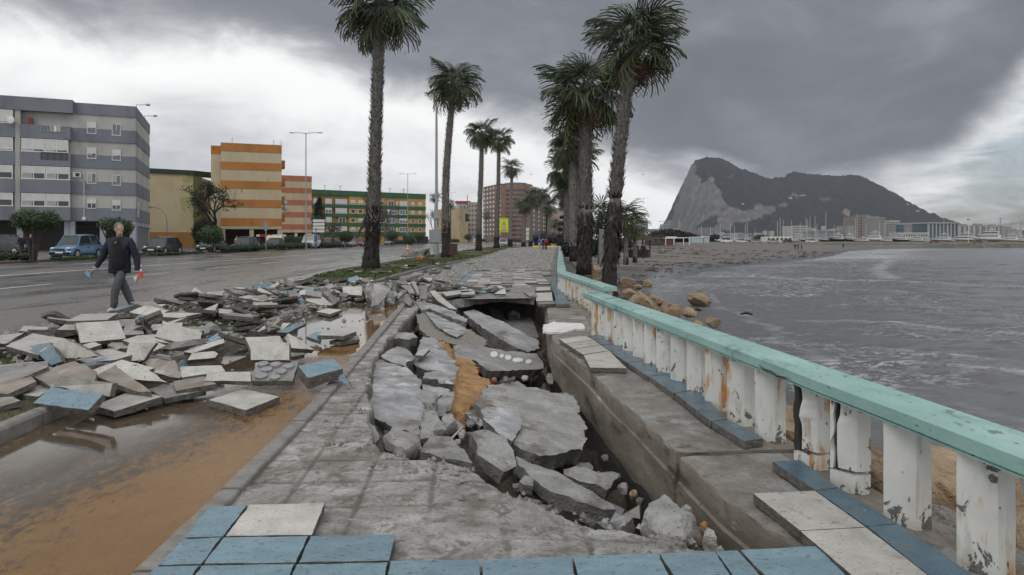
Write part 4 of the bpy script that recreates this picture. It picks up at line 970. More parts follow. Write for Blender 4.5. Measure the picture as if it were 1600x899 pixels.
def disc(host, pts4, spots):
    a, b, c, d = px3(pts4); n = newell([a, b, c, d]); n = n if n.z > 0 else -n
    for u, v, r_ in spots:
        p = a.lerp(b, u).lerp(d.lerp(c, u), v); e1 = (b-a).normalized(); e2 = n.cross(e1)
        ring = [p+(e1*math.cos(t)+e2*math.sin(t))*r_ for t in np.linspace(0, 2*math.pi, 15)[:-1]]
        m2 = MB(); N = 14; m2.add([q+n*.014 for q in ring]+[q-n*.01 for q in ring], [tuple(range(N))]+[(i, N+i, N+(i+1) % N, (i+1) % N) for i in range(N)])
        m2.v = [tuple(Vector(q)-host.location) for q in m2.v]; fix(m2.build('mortar_disc', mt_disc, host))
mt_disc = pm('mortar_disc', [(.3, (.24, .245, .25)), (.7, (.36, .365, .37))], 14, 7, (.5, .8), 60, .004)
disc(o, [(404, 565, .145), (467, 564, .145), (457, 596, .025), (393, 595, .025)], [(.14, .16, .055), (.46, .2, .055), (.8, .3, .052), (.28, .45, .056), (.66, .56, .052), (.2, .78, .062), (.55, .85, .05)])
tl([(445, 529, .24), (450, 521, .28), (492, 547, .06), (455, 544, .12)], 'P', 'triangular pale shard pointing into the puddle', th=.08)
tl([(452, 548, .04), (470, 548, .04), (476, 554, .0), (452, 558, -.0)], 'P', 'little pale tile end behind the square cream tile')
tl([(466, 572, .17), (521, 561, .20), (536, 576, .14), (481, 591, .10)], 'B', 'thick whole blue block sitting across the kerb', th=.12)
tl([(524, 590, .05), (536, 584, .09), (549, 605, -.02)], 'B', 'blue triangular shard tipped off the kerb into the bed', th=.04)
tl([(496, 524), (509, 517), (557, 518), (537, 525)], 'P', 'pale tile lying upon another across the brown puddle', z=.08, th=.06)
tl([(515, 533), (560, 523), (562, 530), (532, 535)], 'G', 'grey tile beneath the pale tile across the brown puddle', z=-.01)
tl([(478, 526, .02), (495, 518, .06), (503, 520, .06), (500, 533, .0)], 'B', 'blue shard beside the two stacked tiles across the puddle', th=.05)
tl([(432, 519, .1), (459, 506, .18), (480, 505, .16), (450, 520, .08)], 'B', 'long blue tile slanting over a pale one at the far end of the puddle', th=.06)
tl([(401, 518, .06), (420, 504, .14), (455, 505, .12), (436, 519, .04)], 'P', 'pale tile with a stone on it at the far end of the grass kerb')
lump('stone', px3([(413, 508), (420, 503.5), (434, 503.5), (440, 508), (436, 514), (420, 515)], .14), .07, mt_concr, 'flat oval grey stone lying on a pale tile', 'stone')
tl([(395, 472, .34), (433, 473, .34), (432, 489, .06), (394, 488, .06)], 'P', 'white tile standing on edge at the corner of the grass strip')
tl([(434, 478, .1), (460, 481, .1), (434, 487, .04)], 'D', 'orange smeared tile beside the white upright tile')
tl([(494, 487), (509, 482), (535, 484), (516, 491)], 'P', 'white lozenge tile at the far side of the brown puddle', z=.0, th=.06)
tl([(476, 460, .2), (496, 457, .24), (520, 477, .0), (501, 477, .02), (478, 470, .1)], 'P', 'large white slab slanting down to the far side of the puddle', th=.07)
tl([(505, 456, .24), (515, 456, .24), (530, 469, .02), (524, 475, .0), (519, 472, .04)], 'G', 'oval grey slab beside the large white slab beyond the puddle', th=.1, fine=.08)
tl([(396, 444, .3), (423, 441, .32), (423, 450, .06), (396, 453, .04)], 'B', 'blue tile standing on edge beside the road')
tl([(434, 457), (446, 452), (469, 452), (457, 460)], 'B', 'flat blue tile on the turf between white slabs', z=.12)
tl([(469, 455), (476, 450), (494, 450), (486, 456)], 'B', 'second flat blue tile touching the large white slab', z=.14)
tl([(453, 466, .12), (466, 462, .16), (480, 472, .04), (470, 476, .0)], 'B', 'blue edged tile sliding under the large white slab')
tl([(331, 486, .06), (366, 475, .16), (368, 479, .12), (338, 490, .02)], 'B', 'narrow blue sliver among grey stones on the verge')
tl([(398, 503, .1), (413, 504, .1), (404, 513, .04)], 'B', 'small blue corner piece at the end of the grass kerb')
tl([(272, 582, .1), (289, 561, .18), (294, 573, .08)], 'B', 'small pale blue corner between brown tile and cream tile')
tl([(535, 448, .3), (566, 448, .3), (565, 462, .06), (537, 460, .06)], 'P', 'pale square tile leaning on the brown rubble lump beyond the puddle')
tl([(550, 461, .03), (567, 459, .06), (569, 466, .02), (555, 468, .0)], 'P', 'pale tile lying at the foot of the brown rubble lump')
lump('concrete_chunk', px3([(566, 462), (567, 452), (580, 450), (600, 456), (606, 461), (598, 468), (590, 471), (574, 468)], .12), .36, mt_concr, 'big brown lump of rubble at the far rim of the brown puddle', n=3)
lump('concrete_chunk', px3([(606, 465), (607, 459), (613, 461), (620, 466), (617, 471), (609, 470)], .06), .24, mt_conc, 'small grey rock beside the big brown lump')
tl([(616, 463, .08), (627, 455, .2), (637, 453, .2), (622, 467, .06)], 'G', 'grey plank like slab against the end of the kerb')
tl([(626, 446, .2), (645, 446, .22), (653, 458, .05), (640, 459, .05), (634, 452, .12)], 'G', 'grey slab at the head of the kerb before the laid tiles')
tl([(630, 463, .12), (634, 459, .2), (642, 460, .2), (645, 470, .05), (640, 478, .0), (633, 473, .03)], 'G', 'dark stump of concrete standing at the head of the kerb', th=.12, fine=.09)
tl([(652, 447, .42), (668, 447, .42), (667, 467, .03), (656, 467, .03)], 'G', 'tall grey slab standing upright at the west corner of the cavity', th=.07)
tl([(643, 442, .42), (648, 441, .42), (660, 460, .02), (653, 461, .02)], 'P', 'thin tile leaning against the tall upright grey slab')
tl([(671, 455, .2), (680, 454, .2), (697, 470, .04), (715, 484, -.06), (702, 482, -.06), (682, 469, .03)], 'P', 'long pale tile sliding into the cavity beside the arched lip', th=.06)
tl([(691, 457), (718, 453), (722, 459), (697, 463)], 'P', 'white tile lying flat on the arched lip near its west end', z=.1)
tl([(720, 457.5), (741, 456), (742, 460), (720, 460.5)], 'P', 'second white tile laid beside it on the arched lip', z=.09)
tl([(771, 459.5, .05), (789, 450, .3), (791, 459.5, .05)], 'P', 'cream triangular shard standing on the arched lip')
tl([(770, 456, .06), (775, 447, .22), (781, 452, .06)], 'B', 'blue triangular shard behind the cream triangular shard')
tl([(742, 453.5, .12), (748, 449, .2), (762, 457, .06), (752, 458, .06)], 'B', 'blue slate tile tilted between shards on the lip')
tl([(818, 457, .1), (838, 458, .1), (840, 464, .04), (828, 463, .04)], 'D', 'brown slab at the east end of the arched lip by the seawall')
# ---------------------------------------------------------------- the rest of the torn up tiles
rr = random.Random(12)
def scatter(n, yr, xr, zr, lab, grp, smin=.22, smax=.52, tilt=.28, near_bias=1.0):
    words = {'P': 'pale', 'B': 'light blue', 'G': 'grey', 'D': 'muddy brown'}
    for i in range(n):
        m = rr.choices('PBGD', (5, .9, 4, 1.6))[0]
        y = yr[0]+(yr[1]-yr[0])*rr.random()**near_bias; xa, xb = xr(y); x = rr.uniform(xa, xb)
        s = rr.uniform(smin, smax); asp = rr.uniform(.55, 1.); sh = rr.random()
        if sh < .5: P = [(-s/2, -s*asp/2), (s/2, -s*asp/2), (s/2, s*asp/2), (-s/2, s*asp/2)]; w = 'squarish'
        elif sh < .75: P = [(-s/2, -s*asp/2), (s/2, -s*asp/2), (s*.1, s*asp/2), (-s/2, s*asp*.4)]; w = 'broken'
        elif sh < .9: P = [(-s/2, -s*asp/2), (s/2, -s*asp*.3), (s*.5, s*.1), (s*.1, s*asp/2), (-s*.4, s*asp*.3)]; w = 'broken'
        else: P = [(-s/2, -s*asp/2), (s/2, -s*asp/2), (-s*.1, s*asp/2)]; w = 'triangular'
        e = Euler((rr.gauss(0, tilt), rr.gauss(0, tilt), rr.uniform(0, 6.28))).to_matrix(); c = Vector((x, y, rr.uniform(*zr)+.06))
        pts = [c+e @ Vector((a, b, 0)) for a, b in P]; lo = min(p.z for p in pts)
        if lo < -.02: pts = [p+Vector((0, 0, -.02-lo+.03)) for p in pts]
        SCAT.append((f'{"small" if s < .32 else "large" if s > .43 else "mid sized"} {words[m]} {w} tile piece '+('lying flat' if newell(pts).z > .965 else 'tilted' if newell(pts).z > .82 else 'steeply propped'), slab('paving_tile', pts, rr.uniform(.04, .075), {'P': PALE, 'B': BLUE, 'G': GREY, 'D': DIRT}[m], f'{words[m]} {w} tile piece {lab}', 'paving tile', f'{words[m]} {w} tile pieces {grp}', rough=.017, seg=.10, inset=.03)))
edge = lambda y: pl_x(RE, y)
SCAT = []
scatter(22, (6.6, 10.5), lambda y: (-4.9, -3.5), (.0, .12), 'over the grass kerb beside the puddle', 'over the grass kerb', tilt=.2, smin=.28)
scatter(36, (7.6, 12.5), lambda y: (edge(y)+.3, -4.25), (.0, .2), 'in the heap on the turf before the walking man', 'in the near heap', tilt=.2, smin=.34, smax=.62)
scatter(44, (12.5, 16.5), lambda y: (edge(y)+.1, -4.3), (.0, .18), 'strewn on the turf just past the walking man', 'past the walking man', smin=.3, smax=.6, tilt=.22)
scatter(46, (16.5, 23), lambda y: (edge(y)+.1, -4.6), (.0, .10), 'strewn on the turf in front of the thickest palm', 'before the thickest palm')
scatter(46, (16.8, 21.5), lambda y: (-4.9, -1.2-.2*(y-17)), (.0, .16), 'piled across the cycle path beyond the brown puddle', 'across the cycle path')
scatter(18, (18.0, 20.5), lambda y: (-1.6, .2), (.0, .05), 'lying on the laid tiles behind the arched lip', 'behind the arched lip', tilt=.12)
scatter(34, (22, 40), lambda y: (edge(y)+.4, -2.0), (-.02, .06), 'scattered between the thickest palm and the litter bin', 'near the litter bin', tilt=.15)
for i in range(40):
    y = rr.uniform(8.5, 23); x = rr.uniform(pl_x(RE, y)+.1, -4.3) if rr.random() < .7 else rr.uniform(-4.4, -2.6); y = y if x < -4.3 else rr.uniform(16.5, 21)
    s = rr.uniform(.07, .16)
    SCAT.append((f'{"fist sized" if s < .11 else "head sized"} grey mortar lump', lump('stone', [Vector((x+s*math.cos(t)*rr.uniform(.7, 1.2), y+s*math.sin(t)*rr.uniform(.7, 1.2), .05+rr.uniform(0, .12))) for t in np.linspace(0, 5.3, 6)], s*1.1, rr.choice([mt_conc, mt_concr, mt_concr]), 'grey mortar lump', 'mortar lump', 'mortar lumps among the tiles', n=1)))
# rubble that fills the trench between the slabs
TR = []
TRW = [(p.x, p.y) for p in (W(a, b, -.3) for a, b in [(640, 500), (600, 545), (582, 600), (585, 650), (605, 695), (650, 712), (735, 722), (830, 762), (960, 800), (1010, 800), (960, 720), (900, 640), (845, 560), (800, 520), (720, 490)])]
for i in range(120):
    for _ in range(40):
        x, y = rr.uniform(-1.5, 1.2), rr.uniform(3.8, 11)
        if poly_sd(np.array([x]), np.array([y]), TRW)[0] > .06: break
    else: continue
    s = rr.choice((.05, .06, .07, .08, .10, .13)); z = (-.40-.10*max(0, y-6) if x < .25-.03*y else -.66)+rr.uniform(-.08, .05); z = max(z, -.66)
    TR.append((f'{"small" if s < .075 else "larger"} {"pale" if i % 3 else "dark"} rubble chunk in the trench', lump('concrete_chunk', [Vector((x+s*math.cos(t)*rr.uniform(.6, 1.3), y+s*math.sin(t)*rr.uniform(.6, 1.3), z+rr.uniform(-.3, .3)*s)) for t in np.linspace(0, 5.5, 7)], s*rr.uniform(.7, 1.25), rr.choice([mt_concr, mt_concl, mt_conc, mt_rock if x > .3 and i % 4 == 0 else mt_concr]) if i % 3 else mt_concd, 'rubble chunk', 'concrete chunk', 'loose rubble in the trench', n=1, rough=.5)))
for o in SC.objects:
    if o.get('group') == 'small loose rubble in the trench': TR.append(('tiny rubble chunk in the trench', o))
ORD = ['', 'second ', 'third ', 'fourth ', 'fifth ', 'sixth ', 'seventh ', 'eighth ', 'ninth ', 'tenth ', 'eleventh ', 'twelfth ', 'thirteenth ', 'fourteenth ', 'fifteenth ']
def relabel(items, marks):
    by = {}
    for b_, o in items:
        d, m = min(((Vector(o.location).xy-Vector(p)).length, t) for t, p in marks); by.setdefault((b_, m), []).append((d, o.name, o))
    for (b_, m), l in by.items():
        for i, (d, n_, o) in enumerate(sorted(l)):
            o['label'] = f'{b_} near {m}' if len(l) == 1 else f'{b_}, {ORD[min(i, 14)]}nearest to {m}'
P2 = lambda a, b: W(a, b, .1).xy
relabel(SCAT, [('walking man', P2(190, 487)), ('front blue tile', P2(107, 625)), ('tile with mortar discs', P2(430, 580)), ('square propped tile', P2(158, 518)), ('brown ribbed tile', P2(255, 576)), ('white upright tile', P2(414, 480)), ('blue upright tile', P2(410, 447)), ('thickest palm', P2(573, 420)), ('big brown rubble lump', P2(585, 462)), ('tall upright grey slab', P2(660, 457)), ('large white slanting slab', P2(500, 468)), ('arched lip', P2(770, 452)), ('litter bin', P2(705, 405)), ('torn asphalt heap', P2(655, 398))])
relabel(TR, [('orange bank', P2(735, 600)), ('white stick', P2(715, 675)), ('large pale slab', P2(615, 620)), ('biggest block', P2(850, 660)), ('seawall crack', P2(1060, 740)), ('dark cavity', P2(780, 490)), ('gravelly slab', P2(700, 515)), ('long thin slab', P2(890, 770)), ('slab with white dabs', P2(800, 560)), ('pumice like slab', P2(930, 745))])
# grit and shards between the tiles
mb = MB()
for i in range(5200):
    y = 6.2+17*rr.random()**1.25; x = rr.uniform(pl_x(RE, y)-.25, -3.95) if rr.random() < .8 else rr.uniform(-4.2, -1.95)
    if x > -3.95 and y < 16 and rr.random() < .88: continue
    L = rr.uniform(.012, .055)*(.7+y/30); c = Vector((x, y, (.0 if x < -3.95 else -.075)+rr.uniform(0, .05 if x < -4 else .0))); a = rr.uniform(0, 3); d = Vector((math.cos(a), math.sin(a), 0))*L; w = Vector((-math.sin(a), math.cos(a), 0))*L*rr.uniform(.4, .9); t = Vector((0, 0, L*rr.uniform(.3, .9)))
    mb.add([c-d, c-w, c+d, c+w, c+t-d*.4, c+t+w*.5, c+t+d*.5], [(0, 1, 4), (1, 2, 6), (2, 3, 5), (3, 0, 4), (4, 1, 6), (5, 4, 6), (3, 4, 5), (2, 5, 6)])
for i in range(2600):
    x, y = rr.uniform(-1.7, 1.3), rr.uniform(3.2, 11)
    sd = poly_sd(np.array([x]), np.array([y]), TRENCH)[0]
    if sd > .0 or sd < -.35 or x > pl_x(WALL, y)-.05: continue
    L = rr.uniform(.006, .03); c = Vector((x, y, -.05)); a = rr.uniform(0, 3); d = Vector((math.cos(a), math.sin(a), 0))*L; w = Vector((-math.sin(a), math.cos(a), 0))*L*rr.uniform(.4, .9); t = Vector((0, 0, L))
    mb.add([c-d, c-w, c+d, c+w, c+t], [(0, 1, 4), (1, 2, 4), (2, 3, 4), (3, 0, 4)])
tag(mb.build('rubble_grit', mt_concr), kind='stuff')

# ---------------------------------------------------------------- ochre boulders of the revetment
def boulder(c, s, label, group=None, sc=(1, .9, .75), seed=0):
    bm = bmesh.new(); bmesh.ops.create_icosphere(bm, subdivisions=4, radius=1.0); q = Vector((seed*7.3, seed*3.1, seed))
    E_ = Euler((seed*1.3, seed*.7, seed*2.1)).to_matrix()
    for v in bm.verts:
        d = v.co.copy(); k = 1+.30*mnoise.noise(d*1.3+q)+.12*mnoise.noise(d*3.1+q)+.06*mnoise.noise(d*8+q)+.03*mnoise.noise(d*19+q)
        for pn in ((.8, .3, .5), (-.6, .7, .4), (.1, -.9, .4), (-.4, -.5, .75), (.3, .4, -.85), (-.9, -.1, -.2), (.2, .1, 1), (.6, -.7, .1), (-.7, -.6, .2), (.5, -.4, .8)):
            pv = (E_ @ Vector(pn)).normalized(); t = d.dot(pv)*k
            if t > .66: k *= .66/t+.04*(1-.66/t)
        v.co = Vector((d.x*sc[0], d.y*sc[1], d.z*sc[2]))*k*s
    me = bpy.data.meshes.new('boulder'); bm.to_mesh(me); bm.free(); me.materials.append(mt_rock)
    me.polygons.foreach_set('use_smooth', [True]*len(me.polygons)); me.set_sharp_from_angle(angle=R(22))
    o = link('boulder', me, None, c); return tag(o, label, 'boulder', group)
bl = [(959, 462, 27, -.95, 'rounded tan boulder touching the root of the leaning palm'), (979, 441, 26, -1.1, 'tan boulder behind the leaning palm'), (983, 458, 24, -1.0, 'tall split tan boulder beside the leaning palm'),
      (1000, 477, 54, -.95, 'long layered tan boulder just over the turquoise rail'), (1024, 472, 28, -1.3, 'pitted tan boulder behind the long layered one'), (1051, 486, 40, -1.25, 'craggy boulder with a dark hollow top at the water edge'),
      (1075, 489, 23, -1.35, 'smooth orange boulder beside the craggy one'), (1013, 444, 18, -1.65, 'small tan boulder alone on the wet sand near the palms'), (997, 448, 14, -1.5, 'little boulder between the palm and the wet sand'),
      (1093, 466, 34, -1.85, 'mossy peaked boulder standing alone in the shallows'), (1113, 503, 24, -1.85, 'small pointed boulder alone in the shallows close to the rail'), (1088, 506, 20, -1.5, 'low brown boulder against the rail'),
      (925, 432, 30, -.5, 'tan boulder between the two big seaside palms'), (940, 440, 22, -.6, 'second tan boulder between the two big seaside palms'), (905, 428, 18, -.3, 'small tan boulder at the root of the thick seaside palm'), (932, 424, 24, -.5, 'upper tan boulder beside the thick seaside palm')]
for i, (a, b, w, z, lab) in enumerate(bl):
    p = W(a, b+w*.22, z); boulder(p+Vector((0, 0, w*p.y/F*.2)), w*p.y/F*.56, lab, seed=i+1)
for i, (x, y, z, s, lab) in enumerate([(3.0, 4.75, -.45, .62, 'big ochre boulder seen over the rail and between broken balusters'), (2.75, 5.75, -.5, .55, 'ochre boulder behind the split baluster'), (3.2, 3.75, -.5, .62, 'ochre boulder behind the wide gap near the end of the rail'),
    (2.9, 3.0, -.7, .5, 'dark ochre boulder low behind the last balusters'), (3.6, 5.6, -.8, .7, 'outer ochre boulder at the water below the rail'), (2.6, 6.9, -.6, .5, 'ochre boulder hidden low behind the middle balusters'), (3.3, 6.9, -1.1, .6, 'low wet ochre boulder below the rail'), (2.55, 8.6, -.8, .6, 'ochre boulder low behind the far end of the near rail')]):
    boulder(Vector((x, y, z)), s, lab, seed=30+i, sc=(1, .95, .9))
for i, (x, y) in enumerate([(4.2, 3.5), (4.3, 4.8), (3.6, 8.6), (3.1, 10.2), (2.7, 12), (2.6, 14.2), (2.9, 16.5), (3.3, 19), (3.4, 22), (4.6, 24), (2.45, 2.2), (3.4, 1.8)]):
    boulder(Vector((x, y, -1.25)), .75, 'ochre boulder in the revetment below the balustrade', 'revetment boulders', seed=50+i)
# outer toe of the seawall seen between balusters
lump('concrete_chunk', [Vector(q) for q in ((2.30, 3.0, -.12), (2.75, 2.9, -.25), (2.8, 3.9, -.3), (2.5, 4.4, -.2), (2.22, 4.2, -.12))], .2, mt_aggr, 'gravelly grey concrete toe outside the last balusters', n=3)
# ---------------------------------------------------------------- palms
def frond_mesh(name, mat, seed, dead=False, nb=34, split=.52):
    r = random.Random(seed); mb = MB()
    pl = .50 if not dead else .4; R_ = .74
    pet = []
    for i in range(5):
        t = i/4; pet.append(Vector((pl*t, 0, -.10*t*t)))
    mb.tube(pet, [.022, .017, .014, .012, .01], 4, cap=False)
    hub = pet[-1]; tilt = R(r.uniform(8, 34)) if not dead else R(60)
    Mx = Matrix.Rotation(tilt, 3, 'Y'); curl = r.uniform(.16, .34)
    span = R(r.uniform(112, 132)) if not dead else R(70)
    for i in range(nb):
        a = -span+2*span*i/(nb-1)+r.uniform(-.03, .03); L = R_*(1-.28*abs(a/span)**2)*r.uniform(.88, 1.06)
        d = Vector((math.cos(a), math.sin(a), 0)); sd = Vector((-math.sin(a), math.cos(a), 0))
        w = span/nb*1.15; pts = []
        for s, ww in ((.04, .02), (split, split*w*1.02), (.80, w*.34), (1.0, .004)):
            fold = -.16*(abs(math.sin(a)))*s-curl*max(0, s-.35)**1.7*(1.6 if s == 1 else 1)*r.uniform(.8, 1.2)
            pts.append((d*L*s+Vector((0, 0, fold*L*1.3)), sd*L*ww*.5, Vector((0, 0, .018*(1 if i % 2 else -1)*s))))
        vs = []
        for p, s_, z in pts: vs += [hub+Mx @ (p-s_+z), hub+Mx @ (p+s_-z)]
        mb.add(vs, [(0, 1, 3, 2), (2, 3, 5, 4), (4, 5, 7, 6)])
    return mb.mesh(name, mat)
FG = [frond_mesh('frond', mt_leaf, i) for i in range(5)]
FL = [frond_mesh('frond', mt_leafy, 20+i) for i in range(3)]
FD = [frond_mesh('frond', mt_dead, 40+i, True, 22) for i in range(2)]
FGf = [frond_mesh('frond', mt_leaf, 60+i, False, 15) for i in range(3)]; FLf = [frond_mesh('frond', mt_leafy, 70+i, False, 15) for i in range(2)]
mt_boot = pm('leaf_stub', [(.3, (.095, .085, .077)), (.5, (.175, .162, .15)), (.75, (.30, .285, .268))], 11, 7, (.7, .95), 0, 0)
def palm(base, top, r, crownR, nf, label, group, near=0, dark=1.6, bulge=1.5, seed=0, bend=.0, sc_green=.7, skirt=0):
    q = random.Random(seed+100); base = Vector(base); top = Vector(top); H = (top-base).length
    root = empty('palm_tree', base, label, 'palm tree', group)
    def path(t): return (top-base)*t+Vector((bend*math.sin(math.pi*t), 0, 0))+Vector((.10*r*math.sin(t*7+seed), .10*r*math.cos(t*6), 0))*(1 if near else .3)
    n = 30 if near else 12; seg = 16 if near else 8
    ts = [i/(n-1) for i in range(n)]
    def rad(t):
        h = t*H; b = (bulge-1)*math.exp(-h/(.55+.12*r))
        return r*(1.0+b+.10*math.exp(-((h-2.0)/1.2)**2)-.28*t)
    tb = MB(); tb.tube([path(t)-Vector((0, 0, .25 if t == 0 else 0)) for t in ts], [rad(t) for t in ts], seg)
    if near: tb.v = [tuple(Vector(v)+Vector((mnoise.noise(Vector(v)*4+base), mnoise.noise(Vector(v)*4+base+Vector((9, 0, 0))), 0))*r*.13) for v in tb.v]
    td = dark/H
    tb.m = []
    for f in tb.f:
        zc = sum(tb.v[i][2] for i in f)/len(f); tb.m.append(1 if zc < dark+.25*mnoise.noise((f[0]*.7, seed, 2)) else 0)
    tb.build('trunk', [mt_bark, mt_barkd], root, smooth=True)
    if near:
        st = MB(); k = 0; rows = int(H/(.11 if near == 2 else .16)); per = 13 if near == 2 else 9
        for i in range(rows):
            t = (i+.5)/rows; z = t*H
            for j in range(per):
                if z < dark*.55 and q.random() < .75: continue
                a = 2*math.pi*(j+.5*(i % 2))/per+q.uniform(-.2, .2); c = path(t); rr_ = rad(t)
                o = Vector((math.cos(a), math.sin(a), 0)); s = Vector((-math.sin(a), math.cos(a), 0)); L = q.uniform(.16, .32)*(1.6 if z < dark*1.3 and z > dark*.5 and skirt else 1); w = .055*q.uniform(.8, 1.3)*max(1, r/.33)
                dn = -1 if (skirt and z < dark*1.3) else 1
                out = q.uniform(.05, .19); b0 = c+o*(rr_*.93)
                v = [b0-s*w, b0+s*w, b0+o*out*.6+Vector((0, 0, dn*L*.55))+s*w*.75, b0+o*out*.6+Vector((0, 0, dn*L*.55))-s*w*.75, b0+o*out+Vector((0, 0, dn*L))+s*w*.25, b0+o*(out*.4)+Vector((0, 0, dn*L*.5))]
                mi = 1 if z < dark*1.35 else 0
                st.add(v, [(0, 1, 2, 3), (3, 2, 4), (0, 3, 5), (1, 5, 2), (3, 4, 5), (2, 5, 4)], mi)
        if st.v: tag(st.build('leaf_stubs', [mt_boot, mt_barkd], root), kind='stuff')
    tp = path(1)
    for i in range(nf):
        u = (i+.5)/nf; el = R(84-142*u**.9+q.uniform(-14, 14)); az = i*2.39996+q.uniform(-.25, .25)
        if u > .86 and q.random() < .62: me = q.choice(FD)
        elif u > sc_green: me = q.choice(FL if near else FLf)
        else: me = q.choice(FG if near else FGf)
        f = link('frond', me, root, tp+Vector((0, 0, (.12-.35*u)*crownR*.5)))
        f.rotation_euler = Euler((q.uniform(-.7, .7), -el, az), 'XYZ'); s = crownR*q.uniform(.82, 1.08)*(.8 if u < .12 else 1); f.scale = (s, s, s)
    return root
GW, GE, GF = 'palms on the landward side of the promenade', 'palms on the seaward side of the balustrade', 'distant palms along the promenade'
palm(W(578, 421, 0), (at(592, 33.6), 33.6, ht(2, 33.6)), .30, 2.2, 34, 'tallest palm beside the road with a thick black swollen base', GW, 2, 2.1, 1.75, 1, bend=.1)
palm((at(697, 55), 55, 0), (at(709, 55), 55, ht(128, 55)), .31, 2.15, 34, 'tall palm next to the litter bin and the slender lamp post', GW, 1, 2.2, 1.7, 2, bend=-.25)
palm((at(748, 86), 86, 0), (at(753, 86), 86, ht(208, 86)), .34, 2.1, 30, 'palm on the turf in line with the brown brick block, pot shaped base', GW, 1, 2.0, 1.6, 3)
palm((at(776, 110), 110, 0), (at(780, 110), 110, ht(218, 110)), .36, 2.25, 29, 'palm immediately beside the yellow warning sign', GW, 1, 1.8, 1.7, 4)
palm((at(797, 138), 138, 0), (at(800, 138), 138, ht(262, 138)), .38, 2.2, 30, 'palm beyond the yellow warning sign with a free standing crown', GW, 0, 1.5, 1.5, 5)
for i, (a, y0, Y, lab) in enumerate([(818, 320, 150, 'shorter palm in front of the curved brick balconies'), (829, 305, 165, 'palm rising through the crowded crowns before the brick block'), (838, 314, 185, 'palm behind the blue coated walker'), (846, 302, 175, 'highest palm of the crowd before the brick block'), (857, 322, 160, 'outermost palm of the crowd beside the pale slab block')]):
    palm((at(a, Y), Y, 0), (at(a+1, Y), Y, ht(y0, Y)), .42, 2.2, 28, lab, GF, 0, 1, 1.3, 10+i)
for i, (a, y0, Y, lab) in enumerate([(680, 308, 240, 'far palm beyond the green and yellow flats behind the slender lamp post'), (704, 318, 250, 'far palm half hidden behind the trunk by the litter bin'), (760, 335, 260, 'far thin palm in front of the brick block'), (866, 348, 230, 'tiny palm before the pale slab block'), (874, 352, 245, 'tiniest palm before the pale slab block')]):
    palm((at(a, Y), Y, 0), (at(a, Y), Y, ht(y0, Y)), .3, 2.2, 18, lab, GF, 0, .1, 1.2, 20+i)
palm(W(952, 462, -.55), (at(995, 25), 25, ht(62, 25)), .225, 1.7, 35, 'leaning seaside palm nearest the balustrade, dark shaggy base', GE, 2, 2.6, 1.5, 30, bend=-.2, skirt=1)
palm((at(913, 31), 31, .1), (at(917, 31), 31, ht(140, 31)), .30, 2.0, 42, 'thick trunked seaside palm with a dense drooping crown', GE, 2, 2.0, 1.25, 31, skirt=1, sc_green=.55)
for i, (a, y0, Y, rr_, cr, lab) in enumerate([(893, 222, 52, .34, 1.8, 'slim seaside palm directly behind the thick one'), (884, 268, 66, .34, 1.9, 'seaside palm leaning out over the promenade behind the thick one'), (903, 245, 60, .33, 1.9, 'seaside palm masked by the thick trunk'), (889, 300, 84, .34, 2.0, 'more distant seaside palm above the dark spiky shrub'), (897, 312, 96, .34, 2.0, 'farthest seaside palm of the row')]):
    palm((at(a+4, Y), Y, 0), (at(a, Y), Y, ht(y0, Y)), rr_, cr, 34, lab, GE, 1, 1.0, 1.2, 40+i)
for i, (a, y0, Y, cr, lab) in enumerate([(938, 335, 58, 2.0, 'low bushy palm between the two big seaside trunks'), (978, 338, 56, 1.7, 'low bushy palm against the sky beside the leaning trunk'), (992, 352, 62, 1.3, 'smallest low palm near the dark beach shelter'), (958, 350, 64, 1.6, 'low palm behind the leaning trunk')]):
    palm((at(a, Y), Y, -.4), (at(a, Y), Y, ht(y0, Y)), .2, cr, 26, lab, 'low palms by the beach shelter', 0, 0, 1.2, 50+i)
# fallen fronds hanging in the wind
for t, (px0, py0, px1, py1, Y) in enumerate([(862, 133, 828, 152, 31)]):
    pass

# ---------------------------------------------------------------- shrubs and trees
def leaves(mb, c, rad, n, size, q, shell=.55, flat_=1.0, clump=0):
    c = Vector(c); cl = [Vector((q.gauss(0, 1), q.gauss(0, 1), q.gauss(0, 1))).normalized() for _ in range(clump)] if clump else None
    for i in range(n):
        d = Vector((q.gauss(0, 1), q.gauss(0, 1), q.gauss(0, 1))).normalized()
        if cl: d = (d*.42+q.choice(cl)).normalized()
        k = shell+(1-shell)*q.random(); k *= 1+.12*mnoise.noise(d*2.3+c)
        p = c+Vector((d.x*rad[0], d.y*rad[1], d.z*rad[2]))*k
        a = Vector((q.gauss(0, 1), q.gauss(0, 1), q.gauss(0, 1)*flat_)).normalized(); b = a.cross(d+Vector((.01, .02, .03))).normalized(); s = size*q.uniform(.6, 1.3)
        mb.add([p-a*s, p+b*s*.45, p+a*s, p-b*s*.45], [(0, 1, 2, 3)])
